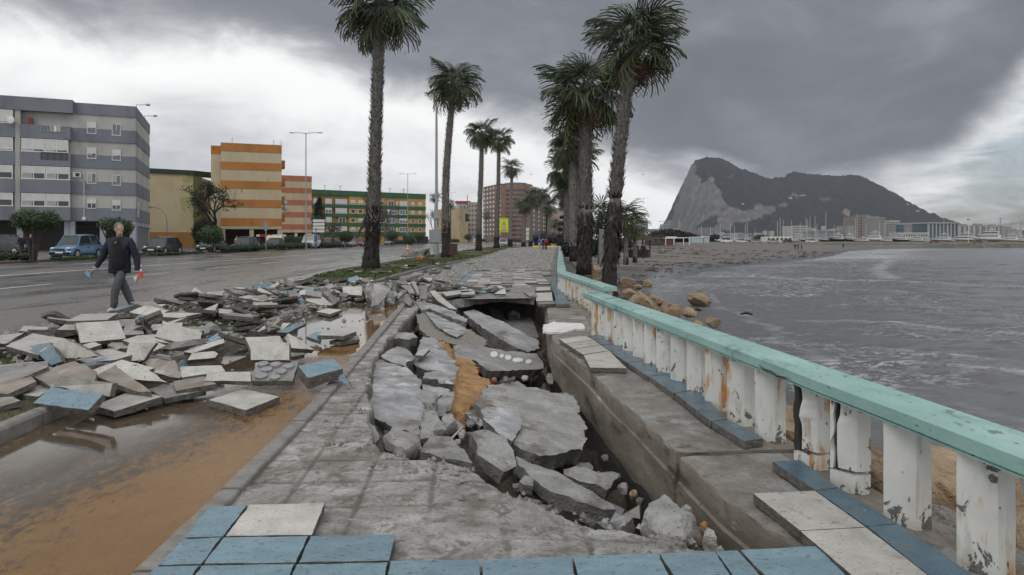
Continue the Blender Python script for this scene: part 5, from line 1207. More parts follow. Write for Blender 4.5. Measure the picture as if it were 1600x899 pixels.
def bush(name, base, rad, label, cat, group=None, n=900, size=.09, trunk=0, mat=None, core=True, q=None, lift=0.):
    q = q or random.Random(int(base[0]*97+base[1]*31)); base = Vector(base)
    root = empty(name, base, label, cat, group); mb = MB()
    cz = trunk+rad[2]*.95+lift
    leaves(mb, (0, 0, cz), rad, int(n*1.7), size, q, .66)
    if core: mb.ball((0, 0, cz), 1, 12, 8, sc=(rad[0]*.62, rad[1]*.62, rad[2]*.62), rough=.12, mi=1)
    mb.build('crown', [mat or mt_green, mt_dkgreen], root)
    t = MB(); k = 3 if trunk else 1
    for i in range(k):
        a = i*2.1; t.tube([(0, 0, -.05), (.12*math.cos(a), .12*math.sin(a), trunk*.5), (.35*math.cos(a)*rad[0], .35*math.sin(a)*rad[1], trunk+rad[2]*.5)], [.07, .055, .03], 6)
    t.build('trunk', mt_wood, root); return root
# umbrella shrubs of the planted verge
def umbrella(base, rad, h, label, seed):
    q = random.Random(seed); base = Vector(base); root = empty('street_tree', base, label, 'tree', 'clipped trees on the far verge'); mb = MB()
    for i in range(9):
        a = q.uniform(0, 6.28); k = q.uniform(.2, .62); leaves(mb, (rad*k*math.cos(a), rad*k*math.sin(a)*.8, h+q.uniform(-.1, .28)), (rad*.52, rad*.5, .55), 620, .085, q, .3)
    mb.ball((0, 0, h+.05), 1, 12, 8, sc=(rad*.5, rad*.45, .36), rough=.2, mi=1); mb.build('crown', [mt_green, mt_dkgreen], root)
    t = MB()
    for i in range(4):
        a = i*1.6+.4; t.tube([(0.1*math.cos(a), .1*math.sin(a), -.1), (.25*math.cos(a), .2*math.sin(a), h*.45), (rad*.5*math.cos(a), rad*.5*math.sin(a), h)], [.09, .07, .04], 6)
    t.build('trunk', mt_wood, root); return root
umbrella((at(52, 41), 41, .2), 1.4, 2.35, 'umbrella shaped green tree on bent stems in front of the grey flats', 1)
umbrella((at(176, 50), 50, .2), 1.45, 2.1, 'rounded green tree directly behind the head of the walking man', 2)
bls = [(329, 65, 1.25, 'clipped ball shrub in front of the ochre stained yellow gable'), (541, 119, 1.35, 'perfectly round clipped shrub just before the tallest palm trunk'), (612, 158, 1.75, 'clipped shrub between tallest palm trunk and the twin lamp post'), (655, 205, 1.6, 'clipped shrub below the east corner of the green and yellow flats'), (731, 300, 2.0, 'clipped shrub below the traffic light')]
for a, Y, r_, lab in bls: bush('ball_shrub', (at(a, Y), Y, .18), (r_, r_, r_*.78), lab, 'shrub', 'clipped shrubs on the far verge', 1500, .10, .75)
for a0, a1, Y0, Y1, h, lab in [(213, 308, 55, 62.5, .2, 'low ragged hedge in front of the black hatchback'), (352, 402, 70, 80, .75, 'clipped hedge before the ochre striped flats'), (404, 440, 82, 92, .8, 'hedge between round sign and pale container'), (441, 482, 88, 98, .95, 'leafy hedge below the white van'), (505, 530, 106, 114, .95, 'small hedge beside the blue sign post'), (615, 640, 172, 190, 1.3, 'neat hedge behind the traffic cone'), (642, 656, 196, 215, 1.1, 'short hedge under the twin lamp post'), (672, 760, 240, 400, 1.5, 'long distant hedge of the avenue'), (0, 38, 40.3, 41.2, .6, 'straggly bush at the west margin of the frame'), (96, 142, 43, 46.5, .18, 'creeping shrub in front of the blue hatchback')]:
    Yc = (Y0+Y1)/2; root = empty('hedge', (at((a0+a1)/2, Yc), Yc, .15), lab, 'hedge', 'hedges on the far verge'); mb = MB(); q = random.Random(a0); k = max(3, int((Y1-Y0)/1.1))
    for i in range(k):
        t = i/(k-1); Y = Y0+(Y1-Y0)*t; x = at(a0+(a1-a0)*t, Y)
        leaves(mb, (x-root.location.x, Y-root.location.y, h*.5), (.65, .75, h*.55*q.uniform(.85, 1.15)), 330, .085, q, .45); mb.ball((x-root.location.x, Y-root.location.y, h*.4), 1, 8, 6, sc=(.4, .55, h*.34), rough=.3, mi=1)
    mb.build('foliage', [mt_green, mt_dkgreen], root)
def branch(mb, p, d, L, r, lev, q, tips, up=.12, spread=.55):
    pts = [p]; k = 3
    for i in range(k):
        d = (d+Vector((q.gauss(0, .18), q.gauss(0, .18), q.gauss(0, .1)+up*.3))).normalized(); pts.append(pts[-1]+d*L/k)
    mb.tube(pts, [r, r*.88, r*.76, r*.64], 6 if lev > 1 else 4, cap=False)
    if lev == 0: tips.append(pts[-1]); return
    for i in range(3 if lev > 1 else 4):
        a = d.cross(Vector((q.gauss(0, 1), q.gauss(0, 1), q.gauss(0, 1)))).normalized()
        branch(mb, pts[-1] if i < 2 else pts[2], (d+a*spread*q.uniform(.6, 1.3)+Vector((0, 0, up))).normalized(), L*q.uniform(.6, .82), r*.62, lev-1, q, tips, up, spread)
def tree(name, base, h, label, leaf, seed, lev=4, r=.2, lsize=.22, ln=26, lspread=.6, spread=.55, up=.12, group=None, trunk_mat=None, lean=(0, 0)):
    q = random.Random(seed); root = empty(name, base, label, 'tree', group); mb = MB(); tips = []
    branch(mb, Vector((0, 0, -.1)), Vector((lean[0], lean[1], 1)).normalized(), h*.34, r, lev, q, tips, up, spread)
    mb.build('trunk', trunk_mat or mt_wood, root)
    if leaf:
        lf = MB()
        for t in tips: leaves(lf, t, (lspread, lspread, lspread*.6), ln, lsize, q, .1)
        lf.build('crown', leaf, root)
    return root
tree('street_tree', (at(342, 88), 88, .2), 9.8, 'spreading thin leaved tree in front of the ochre striped flats', mt_green2, 5, 4, .30, .17, 15, .8, .62, .06, lean=(.45, 0))
tree('street_tree', (at(556, 170), 170, .2), 14.0, 'tall leafless tree before the green and yellow flats, west of the big trunk', None, 8, 5, .46, spread=.42, up=.25, trunk_mat=mt_wood, group='bare trees before the green and yellow flats')
tree('street_tree', (at(603, 176), 176, .2), 10.5, 'bare tree before the green and yellow flats, east of the big trunk', None, 9, 5, .36, spread=.42, up=.25, trunk_mat=mt_twig, group='bare trees before the green and yellow flats')
tree('street_tree', (at(506, 150), 150, .2), 7.5, 'dark low crooked tree behind the four blank sign boards', mt_green2, 11, 4, .26, .16, 12, .8, .75, .05, trunk_mat=mt_wood, lean=(.4, 0))
tree('street_tree', (at(681, 285), 285, .2), 14, 'far leafless tree at the east end of the green and yellow flats', None, 13, 5, .3, spread=.45, up=.25, trunk_mat=mt_twig)
# dark conifer
q = random.Random(4); root = empty('conifer_tree', (at(498, 175), 175, .2), 'dark pointed conifer standing before the green and yellow flats', 'tree'); mb = MB()
for i in range(12):
    t = i/11; leaves(mb, (q.uniform(-.3, .3), q.uniform(-.3, .3), 4.6+6.8*t), (2.3*(1-t*.72), 2.3*(1-t*.72), .9), 420, .2, q, .2)
mb.ball((0, 0, 7.2), 1, 10, 8, sc=(1.0, 1.0, 2.6)); mb.build('crown', mt_dkgreen, root); mb = MB(); mb.tube([(0, 0, 0), (0, 0, 9)], [.25, .1], 7); mb.build('trunk', mt_wood, root)
bush('dark_bush', (at(320, 92), 92, .2), (1.7, 1.5, 2.0), 'dark bushy shrub at the foot of the thin leaved tree', 'shrub', None, 1400, .16, .3, mt_dkgreen)
for i, (a, Y, r_, h, lab) in enumerate([(498, 122, 1.5, 1.0, 'green bush behind the blue sign post'), (522, 130, 1.9, 1.1, 'broad green bush under the crooked tree'), (452, 130, 1.7, 1.2, 'green bush in front of the brick red striped flats'), (470, 135, 1.4, 1.1, 'second green bush in front of the brick red striped flats'), (640, 175, 1.6, 1.3, 'bush below the twin lamp post'), (868, 150, 4.5, 1.6, 'long dark shrubbery beyond the walkers'), (848, 170, 4.0, 1.8, 'dark shrubbery behind the blue sign disc'), (893, 90, 2.2, 1.2, 'dark shrub at the foot of the seaside palms'), (902, 55, 1.3, .7, 'ragged shrub at the balustrade behind the thick palm'), (884, 110, 2.0, 1.3, 'dark shrub beside the far end of the balustrade'), (925, 60, 1.8, .8, 'shrub between the big seaside trunks'), (958, 75, 2.4, .9, 'scrub beside the dark beach shelter')]):
    bush('bush', (at(a, Y), Y, .0), (r_, r_*.8, h), lab, 'shrub', None, 900, .15, 0, [mt_green, mt_dkgreen][i > 4 and i != 10])
# dark tiered araucaria at the promenade edge
root = empty('conifer_tree', (at(880, 78), 78, 0), 'dark tiered conifer at the far end of the turquoise rail', 'tree'); mb = MB(); q = random.Random(9)
for i in range(5):
    z = .9+.72*i
    for j in range(7):
        a = j*.9+i; L = 1.25*(1-.15*i)*q.uniform(.7, 1.1); leaves(mb, (L*.6*math.cos(a), L*.6*math.sin(a), z+.2), (L*.42, L*.42, .2), 46, .14, q, .1)
mb.build('crown', mt_dkgreen, root); mb = MB(); mb.tube([(0, 0, 0), (0, 0, 4.6)], [.12, .03], 6); mb.build('trunk', mt_wood, root)
# grass blades on the verge near the viewer
mb = MB(); q = random.Random(3)
for i in range(15000):
    y = 4.2+22*q.random()**1.5; x = q.uniform(pl_x(RE, y)+.25, pl_x(LK, y)-.13); s = .02+.0018*y
    if mnoise.noise((x*.8, y*.5, 1)) < -.12: continue
    a = q.uniform(0, 6.28); h = q.uniform(.025, .065); v = Vector((x, y, .005)); w = Vector((math.cos(a), math.sin(a), 0))*s*.2; l = Vector((q.gauss(0, 1), q.gauss(0, 1), 0))*h*.45
    mb.add([v-w, v+w, v+l+Vector((0, 0, h))], [(0, 1, 2)])
tag(mb.build('grass', pm('grass_blade', [(.3, (.035, .06, .014)), (.55, (.085, .12, .03)), (.75, (.16, .16, .06))], 3, 6, (.5, .7), 0, 0)), kind='stuff')
mb = MB()
for i in range(9000):
    y = 26+100*q.random()**1.4; xa = pl_x(RE, y); xb = pl_x(LK, y)-.3; x = q.uniform(xa, xb)
    if mnoise.noise((x*.4, y*.12, 3)) < -.05: continue
    a = q.uniform(0, 6.28); h = q.uniform(.05, .12); v = Vector((x, y, .0)); w = Vector((math.cos(a), math.sin(a), 0))*.05; l = Vector((q.gauss(0, 1), q.gauss(0, 1), 0))*h*.4
    mb.add([v-w, v+w, v+l+Vector((0, 0, h))], [(0, 1, 2)])
tag(mb.build('grass', MATS['grass_blade']), kind='stuff')
# driftwood and wrack on the sand
for i, (a, b, L, lab) in enumerate([(1016, 424, 1.1, 'black driftwood branch on the sand near the leaning palm'), (1089, 487, .35, 'short black stick at the water edge'), (1166, 493, .5, 'black stick afloat in the shallows')]):
    p = W(a, b, -1.75 if i else -1.7); mb = MB(); mb.tube([Vector((-L/2, 0, .05)), Vector((0, .05, .1)), Vector((L/2, -.05, .04))], [.03, .06, .04], 7); mb.build('driftwood', mt_barkd, None, p, smooth=True); tag(SC.objects[-1], None); o = bpy.data.objects['driftwood'] if i == 0 else [x for x in SC.objects if x.name.startswith('driftwood')][-1]; tag(o, lab, 'driftwood')
mb = MB()
for i in range(2600):
    y = 30*math.exp(q.random()*1.75); x = q.uniform(2.6+.04*y, min(14+1.1*max(0, y-40), 95)); sh = float(-line_sd(np.array([x]), np.array([y]), SHORE)[0])
    if sh < 1.5 or mnoise.noise((x*.07, y*.16, 5)) < .0 or x < pl_x([(1.3, 18), (2, 30), (7, 103), (20, 200)], y)+1: continue
    z = ground_z(x, y)+.03; L = q.uniform(.1, .5)*(.4+y/90); a = q.gauss(0, .35); d = Vector((math.cos(a), math.sin(a), 0))*L; w = Vector((-math.sin(a), math.cos(a), 0))*L*.22; h = q.uniform(.04, .14)*(.4+y/120)
    c = Vector((x, y, z)); mb.add([c-d, c-w, c+d, c+w, c+Vector((0, 0, h))], [(0, 1, 4), (1, 2, 4), (2, 3, 4), (3, 0, 4)])
tag(mb.build('seaweed_debris', pm('wrack', [(.3, (.022, .017, .013)), (.6, (.06, .038, .024)), (.8, (.12, .07, .04))], .5, 6, (.6, .9), 0, 0)), kind='stuff')
mb = MB()
for i in range(5200):
    y = 22*math.exp(q.random()*1.6); x = q.uniform(-4.8+.04*y, pl_x([(1.3, 18), (2, 30), (7, 103), (12, 200)], y)-.4)
    if y < 33 and x > -1.9: continue
    L = q.uniform(.03, .14)*(.5+y/60); c = Vector((x, y, -.05)); a = q.uniform(0, 3); d = Vector((math.cos(a), math.sin(a), 0))*L; w = Vector((-math.sin(a), math.cos(a), 0))*L*q.uniform(.4, .9); t = Vector((0, 0, L*q.uniform(.3, .7)))
    mb.add([c-d, c-w, c+d, c+w, c+t-d*.4, c+t+w*.5, c+t+d*.5], [(0, 1, 4), (1, 2, 6), (2, 3, 5), (3, 0, 4), (4, 1, 6), (5, 4, 6), (3, 4, 5), (2, 5, 6)])
tag(mb.build('rubble_gravel', mt_concr), kind='stuff')
# ---------------------------------------------------------------- buildings
def dot2(a, b): return a[0]*b[0]+a[1]*b[1]
class Facade:
    """a vertical plane between two plan points; openings are given where one sees them"""
    def __init__(s, p0, p1, root):
        s.p = Vector((p0[0], p0[1], 0)); d = Vector((p1[0]-p0[0], p1[1]-p0[1], 0)); s.L = d.length; s.u = d.normalized()
        s.n = Vector((s.u.y, -s.u.x, 0))
        if s.n.dot(Vector((0, 0, 0))-s.p) < 0: s.n = -s.n
        s.root = root; s.M = Matrix.Translation(-root.location)
    def s_at(s, px):
        k = (px-CX)/F; den = s.u.x-k*s.u.y; return (k*s.p.y-s.p.x)/den
    def Y(s, t): return s.p.y+s.u.y*t
    def box(s, mb, s0, s1, z0, z1, d0, d1, mi=0):
        """between s0..s1 along, z0..z1 up, d0..d1 outward"""
        vs = []
        for d in (d0, d1):
            for a, z in ((s0, z0), (s1, z0), (s1, z1), (s0, z1)): vs.append(s.M @ (s.p+s.u*a+s.n*d+Vector((0, 0, z))))
        mb.add(vs, [(3, 2, 1, 0), (4, 5, 6, 7), (0, 1, 5, 4), (1, 2, 6, 5), (2, 3, 7, 6), (3, 0, 4, 7)], mi)
    def rect(s, x0, y0, x1, y1):
        a, b = sorted((s.s_at(x0), s.s_at(x1))); Y = s.Y((a+b)/2); return a, b, ht(y1, Y), ht(y0, Y)
    def window(s, a, b, z0, z1, fw=.07, shut=0., out=.03, div=2, glass=None, frame=None, deep=.0, curtain=0.):
        mb = MB(); f = frame or mt_wframe
        s.box(mb, a, b, z1-fw, z1, -.02, out+.02); s.box(mb, a-.03, b+.03, z0-.02, z0+fw, -.02, out+.05)
        s.box(mb, a, a+fw, z0+fw, z1-fw, -.02, out+.018); s.box(mb, b-fw, b, z0+fw, z1-fw, -.02, out+.018)
        for i in range(1, div):
            m = a+(b-a)*i/div; s.box(mb, m-fw*.5, m+fw*.5, z0+fw, z1-fw, -.02, out+.012)
        w = fix(mb.build('window', f, s.root))
        mb = MB(); s.box(mb, a+fw, b-fw, z0+fw, z1-fw, -.05, out-.012); fix(mb.build('pane', glass or mt_glass, w))
        if shut > 0:
            mb = MB(); s.box(mb, a+fw*.6, b-fw*.6, z1-fw-(z1-z0-2*fw)*shut, z1-fw*.6, -.03, out+.006); fix(mb.build('shutter', mt_shut, w))
        if curtain > 0:
            mb = MB(); k = (b-a)*.5*curtain; s.box(mb, b-fw-k, b-fw, z0+fw, z1-fw, -.03, out-.006); fix(mb.build('curtain', mt_curt, w))
        return w
def wall_mass(root, plan, z0, z1, mat, name='wall'):
    mb = MB(); mb.prism([(x-root.location.x, y-root.location.y) for x, y in plan], z0-root.location.z, z1-root.location.z); return fix(mb.build(name, mat, root))
def stained(name, c, dark=.75, sc=.35):
    c = Vector(c); return pm(name, [(.3, c*dark), (.5, c), (.72, c*1.12)], sc, 8, (.7, .95), 4, .006, stretch=(1, 1, .35), speck=[(c*.55, 1.1, .62, .74)])
# --- grey banded flats
palecloth = flat('pale_laundry', (.5, .48, .45), .8)
B = empty('apartment_block', (-45, 80, 0), 'grey five storey flats with dark bands, glazed balconies and roof spotlights', 'building')
mtg = stained('grey_render', (.46, .455, .425)); mtgb = stained('slate_band', (.20, .215, .25)); mtgl = stained('pale_blue_render', (.36, .39, .43))
Cn = Vector((at(212, 78), 78, 0)); u = Vector((-.92, -.392, 0)).normalized(); v = Vector((-.375, .927, 0)).normalized()
Fr = Facade(Cn, Cn+u*14.0, B); Sd = Facade(Cn, Cn+v*13.5, B); ZT = 16.6
s110 = Fr.s_at(112)
P = [Cn, Cn+u*s110, Cn+u*s110+v*1.3, Cn+u*34+v*1.3, Cn+u*34+v*14, Cn+v*13.5]
lev = [3.95+2.95*i for i in range(5)]        # slab heights
wall_mass(B, [(p.x, p.y) for p in [Cn+v*.05, Cn+u*s110+v*.05, Cn+u*34+v*.05+v*1.25, Cn+u*34+v*14, Cn+v*13.5]], 3.5, ZT-.1, mtg)
mb = MB()
for z in lev[:4]: Fr.box(mb, 0, s110, z-.45, z+1.0, -.3, .06)
Fr.box(mb, 0, s110, ZT-1.25, ZT, -.3, .07)
for z in lev[:4]: pass
fix(mb.build('band', mtgb, B))
mb = MB()
for z in lev[:4]: Sd.box(mb, .0, 13.5, z-.45, z+1.0, -.3, .055)
Sd.box(mb, 0, 13.5, ZT-1.25, ZT, -.3, .065); fix(mb.build('band', mtgb, B))
mb = MB(); Sd.box(mb, .0, 13.5, .15, 3.5, -.4, .0); fix(mb.build('ground_floor_wall', mtgl, B))
mb = MB(); Sd.box(mb, 1.3, 12, .15, 2.9, -.3, .012); fix(mb.build('garage_door', stained('blue_grey_door', (.20, .215, .235)), B))
# windows of the flat part
for i, (x0, x1) in enumerate(((136, 150.5), (175, 188.5))):
    for j, (y0, y1) in enumerate(((191, 209), (231, 248), (271, 287), (310, 326))):
        a, b, z0, z1 = Fr.rect(x0, y0+(3 if i else 0), x1, y1+(3 if i else 0)); Fr.window(a, b, z0, z1, .055, (.5, .55, 0, .52)[j] if not (i and j == 0) else 0, .045, 2, mt_glassg if j in (0, 2) else mt_glass, curtain=.9 if j in (1, 2) else 0)
# balcony part: parapets, recesses and glazed enclosures
Bal = Facade(Cn+u*s110+v*-.25, Cn+u*34+v*-.25, B)
mb = MB()
for z in lev[:4]:
    Bal.box(mb, .0, 4.6, z-.45, z+1.0, -.3, .5); Bal.box(mb, 5.1, 13, z-.45, z+1.0, -.3, .38)
Bal.box(mb, -.2, 13, ZT-1.3, ZT+.15, -1.6, .42); fix(mb.build('parapet', mtgb, B))
mb = MB(); Bal.box(mb, 4.6, 5.1, 3, ZT-.8, -.2, .3); fix(mb.build('pier', mtg, B))
mb = MB(); Bal.box(mb, .1, 4.55, lev[3]+1.0, ZT-1.3, -1.6, -1.35); fix(mb.build('recess_wall', mt_white, B))
for k in (1, 2, 3):
    z0 = lev[k-1+0]+.72+.04; z1 = lev[k]-.5
for k, (zz0, zz1, sh, a0, b0) in enumerate([(lev[0]+1.03, lev[1]-.5, .58, .05, 4.5), (lev[1]+1.03, lev[2]-.5, .56, .05, 4.5), (lev[2]+1.03, lev[3]-.5, .86, .2, 4.5)]):
    for h in range(2):
        a = a0+(b0-a0)*h/2; Bal.window(a+.02, a+(b0-a0)/2-.02, zz0, zz1, .09, sh, .45, 2, mt_glass, curtain=.8)
for k in range(4):
    Bal.window(5.25, 8.9, lev[k]+1.03, lev[k+1]-.5 if k < 4 else ZT-1.2, .09, (.52, .55, .95, .95)[k], .36, 2, mt_glass, curtain=.9); Bal.window(8.95, 12.9, lev[k]+1.03, lev[k+1]-.5, .09, (.52, .55, .95, .95)[k], .36, 2, mt_glass)
# railing lights in the parapets and the odds and ends on the balconies
for k, dk in ((2, 1), (3, 0)):
    m2 = MB(); z = lev[k]
    Bal.box(m2, .25, 2.7, z+.2, z+.92, .5, .515); fix(m2.build('railing_gap', mt_glass if dk else mt_glassg, B)); m2 = MB()
    for t in np.linspace(.25, 2.7, 5): Bal.box(m2, t-.02, t+.02, z+.18, z+.96, .512, .54)
    Bal.box(m2, .25, 2.7, z+.94, z+1.03, .512, .545); fix(m2.build('railing', mt_metal if not dk else mt_dark, B))
m2 = MB(); Bal.box(m2, .2, 2.4, lev[3]+1.3, lev[3]+2.3, -1.34, -1.28); fix(m2.build('roller_blind', mt_shut, B))
m2 = MB(); Bal.box(m2, 3.6, 3.95, lev[3]+1.0, lev[3]+1.8, -.2, .1); fix(m2.build('hanging_towel', flat('dark_red_cloth', (.25, .05, .05), .9), B))
m2 = MB(); c = Bal.M @ (Bal.p+Bal.u*5.35+Bal.n*.75+Vector((0, 0, lev[3]+1.3))); m2.ball(c, .42, 12, 6, sc=(1, .25, 1)); fix(m2.build('satellite_dish', mt_wht, B))
# ground floor: columns and dark undercroft
m2 = MB()
for t in (.05, 3.0, 6.4, s110-.3, s110+4.5, s110+9, s110+14): Fr.box(m2, t, t+.55, .15, 3.5, -.6, -.03)
fix(m2.build('column', mtgl, B))
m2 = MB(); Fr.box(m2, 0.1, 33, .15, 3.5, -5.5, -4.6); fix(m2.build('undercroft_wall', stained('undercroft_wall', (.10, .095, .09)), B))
m2 = MB(); Fr.box(m2, s110-1.8, s110+.6, .15, 2.7, -4.58, -4.5)
fix(m2.build('entrance_gate', mt_dark, B))
m2 = MB(); Fr.box(m2, -.0, 33, 3.44, 3.56, -5.5, .0); fix(m2.build('soffit', mtgb, B))
# little sign, wall lamp, roof spotlights
m2 = MB(); Sd.box(m2, 1.0, 2.0, 4.05, 5.6, .06, .14); sg = fix(m2.build('wall_sign', mt_wht, B))
m2 = MB()
for z in (4.25, 4.55, 4.85, 5.15): Sd.box(m2, 1.2, 1.8, z, z+.16, .14, .15)
fix(m2.build('sign_text', mt_dark, sg))
m2 = MB()
for t in (.6, 8.2):
    b0 = Sd.M @ (Sd.p+Sd.u*t+Vector((0, 0, ZT))); e = b0+Vector((1.5, -.3, .25)); m2.tube([b0, b0+Vector((.0, 0, .3)), e], .04, 5); m2.ball(e, .26, 8, 6, sc=(1.1, .8, .5))
fix(m2.build('roof_spotlight', mt_metal, B))
m2 = MB(); m2.tube([Sd.M @ (Sd.p+Sd.n*.3+Vector((0, 0, 2.9))), Sd.M @ (Sd.p+Sd.u*13.5+Sd.n*.25+Vector((0, 0, 2.8)))], .05, 5); fix(m2.build('cable', mt_dark, B))
m2 = MB(); a, b, z0, z1 = Fr.rect(99, 338, 104, 350); c = Fr.M @ (Fr.p+Fr.u*((s110-1.2))+Fr.n*.2+Vector((0, 0, 3.7))); m2.ball(c, .22, 8, 6); m2.tube([c, c+Vector((0, 0, 4)), c+Vector((-.8, 0, 4.6))], .03, 5); fix(m2.build('wall_lamp', mt_wht, B))

for k, (t, z) in enumerate(((s110-.9, 8.3),)):
    m2 = MB(); Fr.box(m2, t, t+.75, z, z+.55, .06, .34); a_ = fix(m2.build('air_conditioner', mt_wht, B)); m2 = MB(); Fr.box(m2, t+.1, t+.5, z+.08, z+.47, .34, .35); fix(m2.build('fan_grille', mt_dark, a_))
for k in range(3):
    m2 = MB(); t = .9+.35*k; Bal.box(m2, t, t+.28, lev[3]+.35, lev[3]+.98, .56, .58); fix(m2.build('laundry', [palecloth, mt_wht, MATS['curtain']][k], B))
# --- yellow gable with dark green coping
B = empty('apartment_block', (-55, 105, 0), 'blank yellow gable with green coping and ochre base behind parked cars', 'building')
p0 = (at(222, 101), 101); p1 = (at(302, 105), 105); my = pm('yellow_render', [(.3, (.50, .42, .26)), (.55, (.60, .51, .33)), (.75, (.64, .56, .38))], .22, 7, (.7, .95), 3, .006, speck=[((.42, .40, .20), .11, .53, .56), ((.56, .50, .42), .5, .66, .69)])
Fy = Facade(p0, p1, B); d = Fy.n*-14
wall_mass(B, [p0, p1, (p1[0]+d.x+3, p1[1]+d.y+12), (p0[0]+d.x, p0[1]+d.y)], 0, 11.4, my)
m2 = MB(); Fy.box(m2, -.2, Fy.L+.2, 11.3, 12.0, -2, .2); fix(m2.build('coping', flat('dark_green_coping', (.035, .055, .035), .7), B))
m2 = MB(); Fy.box(m2, 0, Fy.L, .1, 2.5, -.3, .03); fix(m2.build('painted_base', stained('ochre_render', (.42, .20, .06)), B))
m2 = MB(); Fy.box(m2, 0, Fy.L, 2.5, 2.62, -.3, .06); Fy.box(m2, 3.9, 3.95, 2.6, 11.3, -.3, .012); fix(m2.build('moulding', my, B))
Fy2 = Facade(p1, (p1[0]+6.5, p1[1]+13), B); m2 = MB(); Fy2.box(m2, 0, 14, 11.3, 12, -2, .2); fix(m2.build('coping', MATS['dark_green_coping'], B))
m2 = MB(); Fy2.box(m2, .0, 1.6, 0, 11.3, -.3, .02); fix(m2.build('downpipe_strip', stained('olive_render', (.22, .22, .11)), B))
for k in range(4):
    for t in (5, 9): Fy2.window(t, t+1.4, 2.4+2.6*k, 3.9+2.6*k, .1, .3, .03, 1, mt_glass, frame=mt_dark)
# --- ochre striped flats
def striped(name_label, pL, pR, top, nb, step, cA, cB, base_open, side, loc, first):
    B = empty('apartment_block', loc, name_label, 'building'); F_ = Facade(pL, pR, B); d = F_.n*-16
    wall_mass(B, [pL, pR, (pR[0]+d.x, pR[1]+d.y), (pL[0]+d.x, pL[1]+d.y)], 3.0, top-.02, cB)
    for k in range(nb+1):
        z1 = top-step*k; z0 = z1-1.18 if k else z1-1.25; m2 = MB(); F_.box(m2, -.03, F_.L+.03, z0, z1, -16.1, .05); fix(m2.build('band', cA, B))
    m2 = MB()
    for t in np.linspace(0, F_.L-.6, base_open): F_.box(m2, t, t+.6, .1, 3.0, -.7, -.04)
    fix(m2.build('column', cB, B))
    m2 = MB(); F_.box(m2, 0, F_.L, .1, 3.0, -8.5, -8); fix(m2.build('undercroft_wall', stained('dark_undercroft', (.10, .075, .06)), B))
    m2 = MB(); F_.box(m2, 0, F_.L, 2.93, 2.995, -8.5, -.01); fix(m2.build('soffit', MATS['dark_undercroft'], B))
    return B, F_
mo = stained('ochre_band', (.46, .20, .055)); mc = pm('cream_render', [(.3, (.48, .40, .26)), (.55, (.58, .50, .34)), (.75, (.62, .55, .40))], .3, 8, (.7, .95), 3, .006, stretch=(1, 1, .3), speck=[((.36, .26, .15), .9, .62, .74)])
B, Fo = striped('tall ochre and cream striped flats with open ground floor', (at(345, 102), 102), (at(440, 105), 105), 15.9, 4, 2.82, mo, mc, 3, 0, (-39, 103, 0), 0)
m2 = MB(); Fo.box(m2, -1.4, -.05, 3, 14.2, -12, -.8); fix(m2.build('side_wing', mc, B)); m2 = MB(); Fo.box(m2, -1.42, -.05, 14.2, 15.5, -12, -.78); fix(m2.build('side_band', mo, B))
m2 = MB()
for k in range(4): Fo.box(m2, Fo.L+.05, Fo.L+.55, 4.2+2.8*k, 5.3+2.8*k, -4, -1.2)
fix(m2.build('balcony', mo, B))
for k in range(2):
    m2 = MB(); c = Fo.M @ (Fo.p+Fo.u*(Fo.L+.5)+Fo.n*-.6+Vector((0, 0, 7.0-.8*k))); m2.ball(c, .45, 12, 6, sc=(1, .3, 1)); fix(m2.build('satellite_dish', mt_metal, B))
m2 = MB()
for t in (1.5, 7.5, 8.6): b0 = Fo.M @ (Fo.p+Fo.u*t+Fo.n*-2+Vector((0, 0, 15.9))); m2.tube([b0, b0+Vector((0, 0, 1.1))], .03, 4)
fix(m2.build('aerial', mt_dark, B))
mr_ = stained('brick_red_band', (.40, .155, .085)); mc2 = pm('weathered_cream_render', [(.3, (.44, .33, .21)), (.5, (.53, .42, .27)), (.62, (.57, .47, .33)), (.75, (.66, .62, .55))], .45, 8, (.7, .95), 3, .006, stretch=(1, 1, .3))
striped('brick red and cream striped flats behind the white van', (at(438, 155), 155), (at(487, 158), 158), 16.0, 4, 2.78, mr_, mc2, 3, 0, (-49, 156, 0), 0)
# --- green and yellow flats
B = empty('apartment_block', (-44, 218, 0), 'long green banded yellow flats with glazed balconies behind the bare trees', 'building')
p0 = (at(486, 206), 206); p1 = (at(665, 228), 228); Fg = Facade(p0, p1, B); d = Fg.n*-14
mgy = stained('mustard_render', (.50, .31, .10)); mgg = stained('green_band', (.045, .125, .06))
wall_mass(B, [(p0[0]+Fg.n.x*-1.0, p0[1]+Fg.n.y*-1.0), (p1[0]+Fg.n.x*-.05, p1[1]+Fg.n.y*-.05), (p1[0]+d.x, p1[1]+d.y), (p0[0]+d.x, p0[1]+d.y)], .1, 16.2, mgy)
zl = [2.7+2.82*k for k in range(5)]
for k, z in enumerate(zl[:4]+[16.4-1.5]):
    m2 = MB()
    Fg.box(m2, 0, Fg.L, z, z+(1.05 if k < 4 else 1.6), -1.5, .25); fix(m2.build('band', mgg, B))
qg = random.Random(6); cols = [(490, 501, 1), (508, 518, 1), (524, 542, 3), (548, 555, 0), (560, 567, 0), (573, 584, 0), (592, 600, 0), (602, 617, 2), (619, 622, 0), (624, 637, 2), (643, 647.5, 0), (654, 658.5, 0)]
m3 = MB(); Fg.box(m3, Fg.s_at(637), Fg.L, 2.7, 16.3, -.6, .02); Fg.box(m3, Fg.s_at(545), Fg.s_at(601), 2.7, 16.3, -1.1, .02); fix(m3.build('bay', mgy, B))
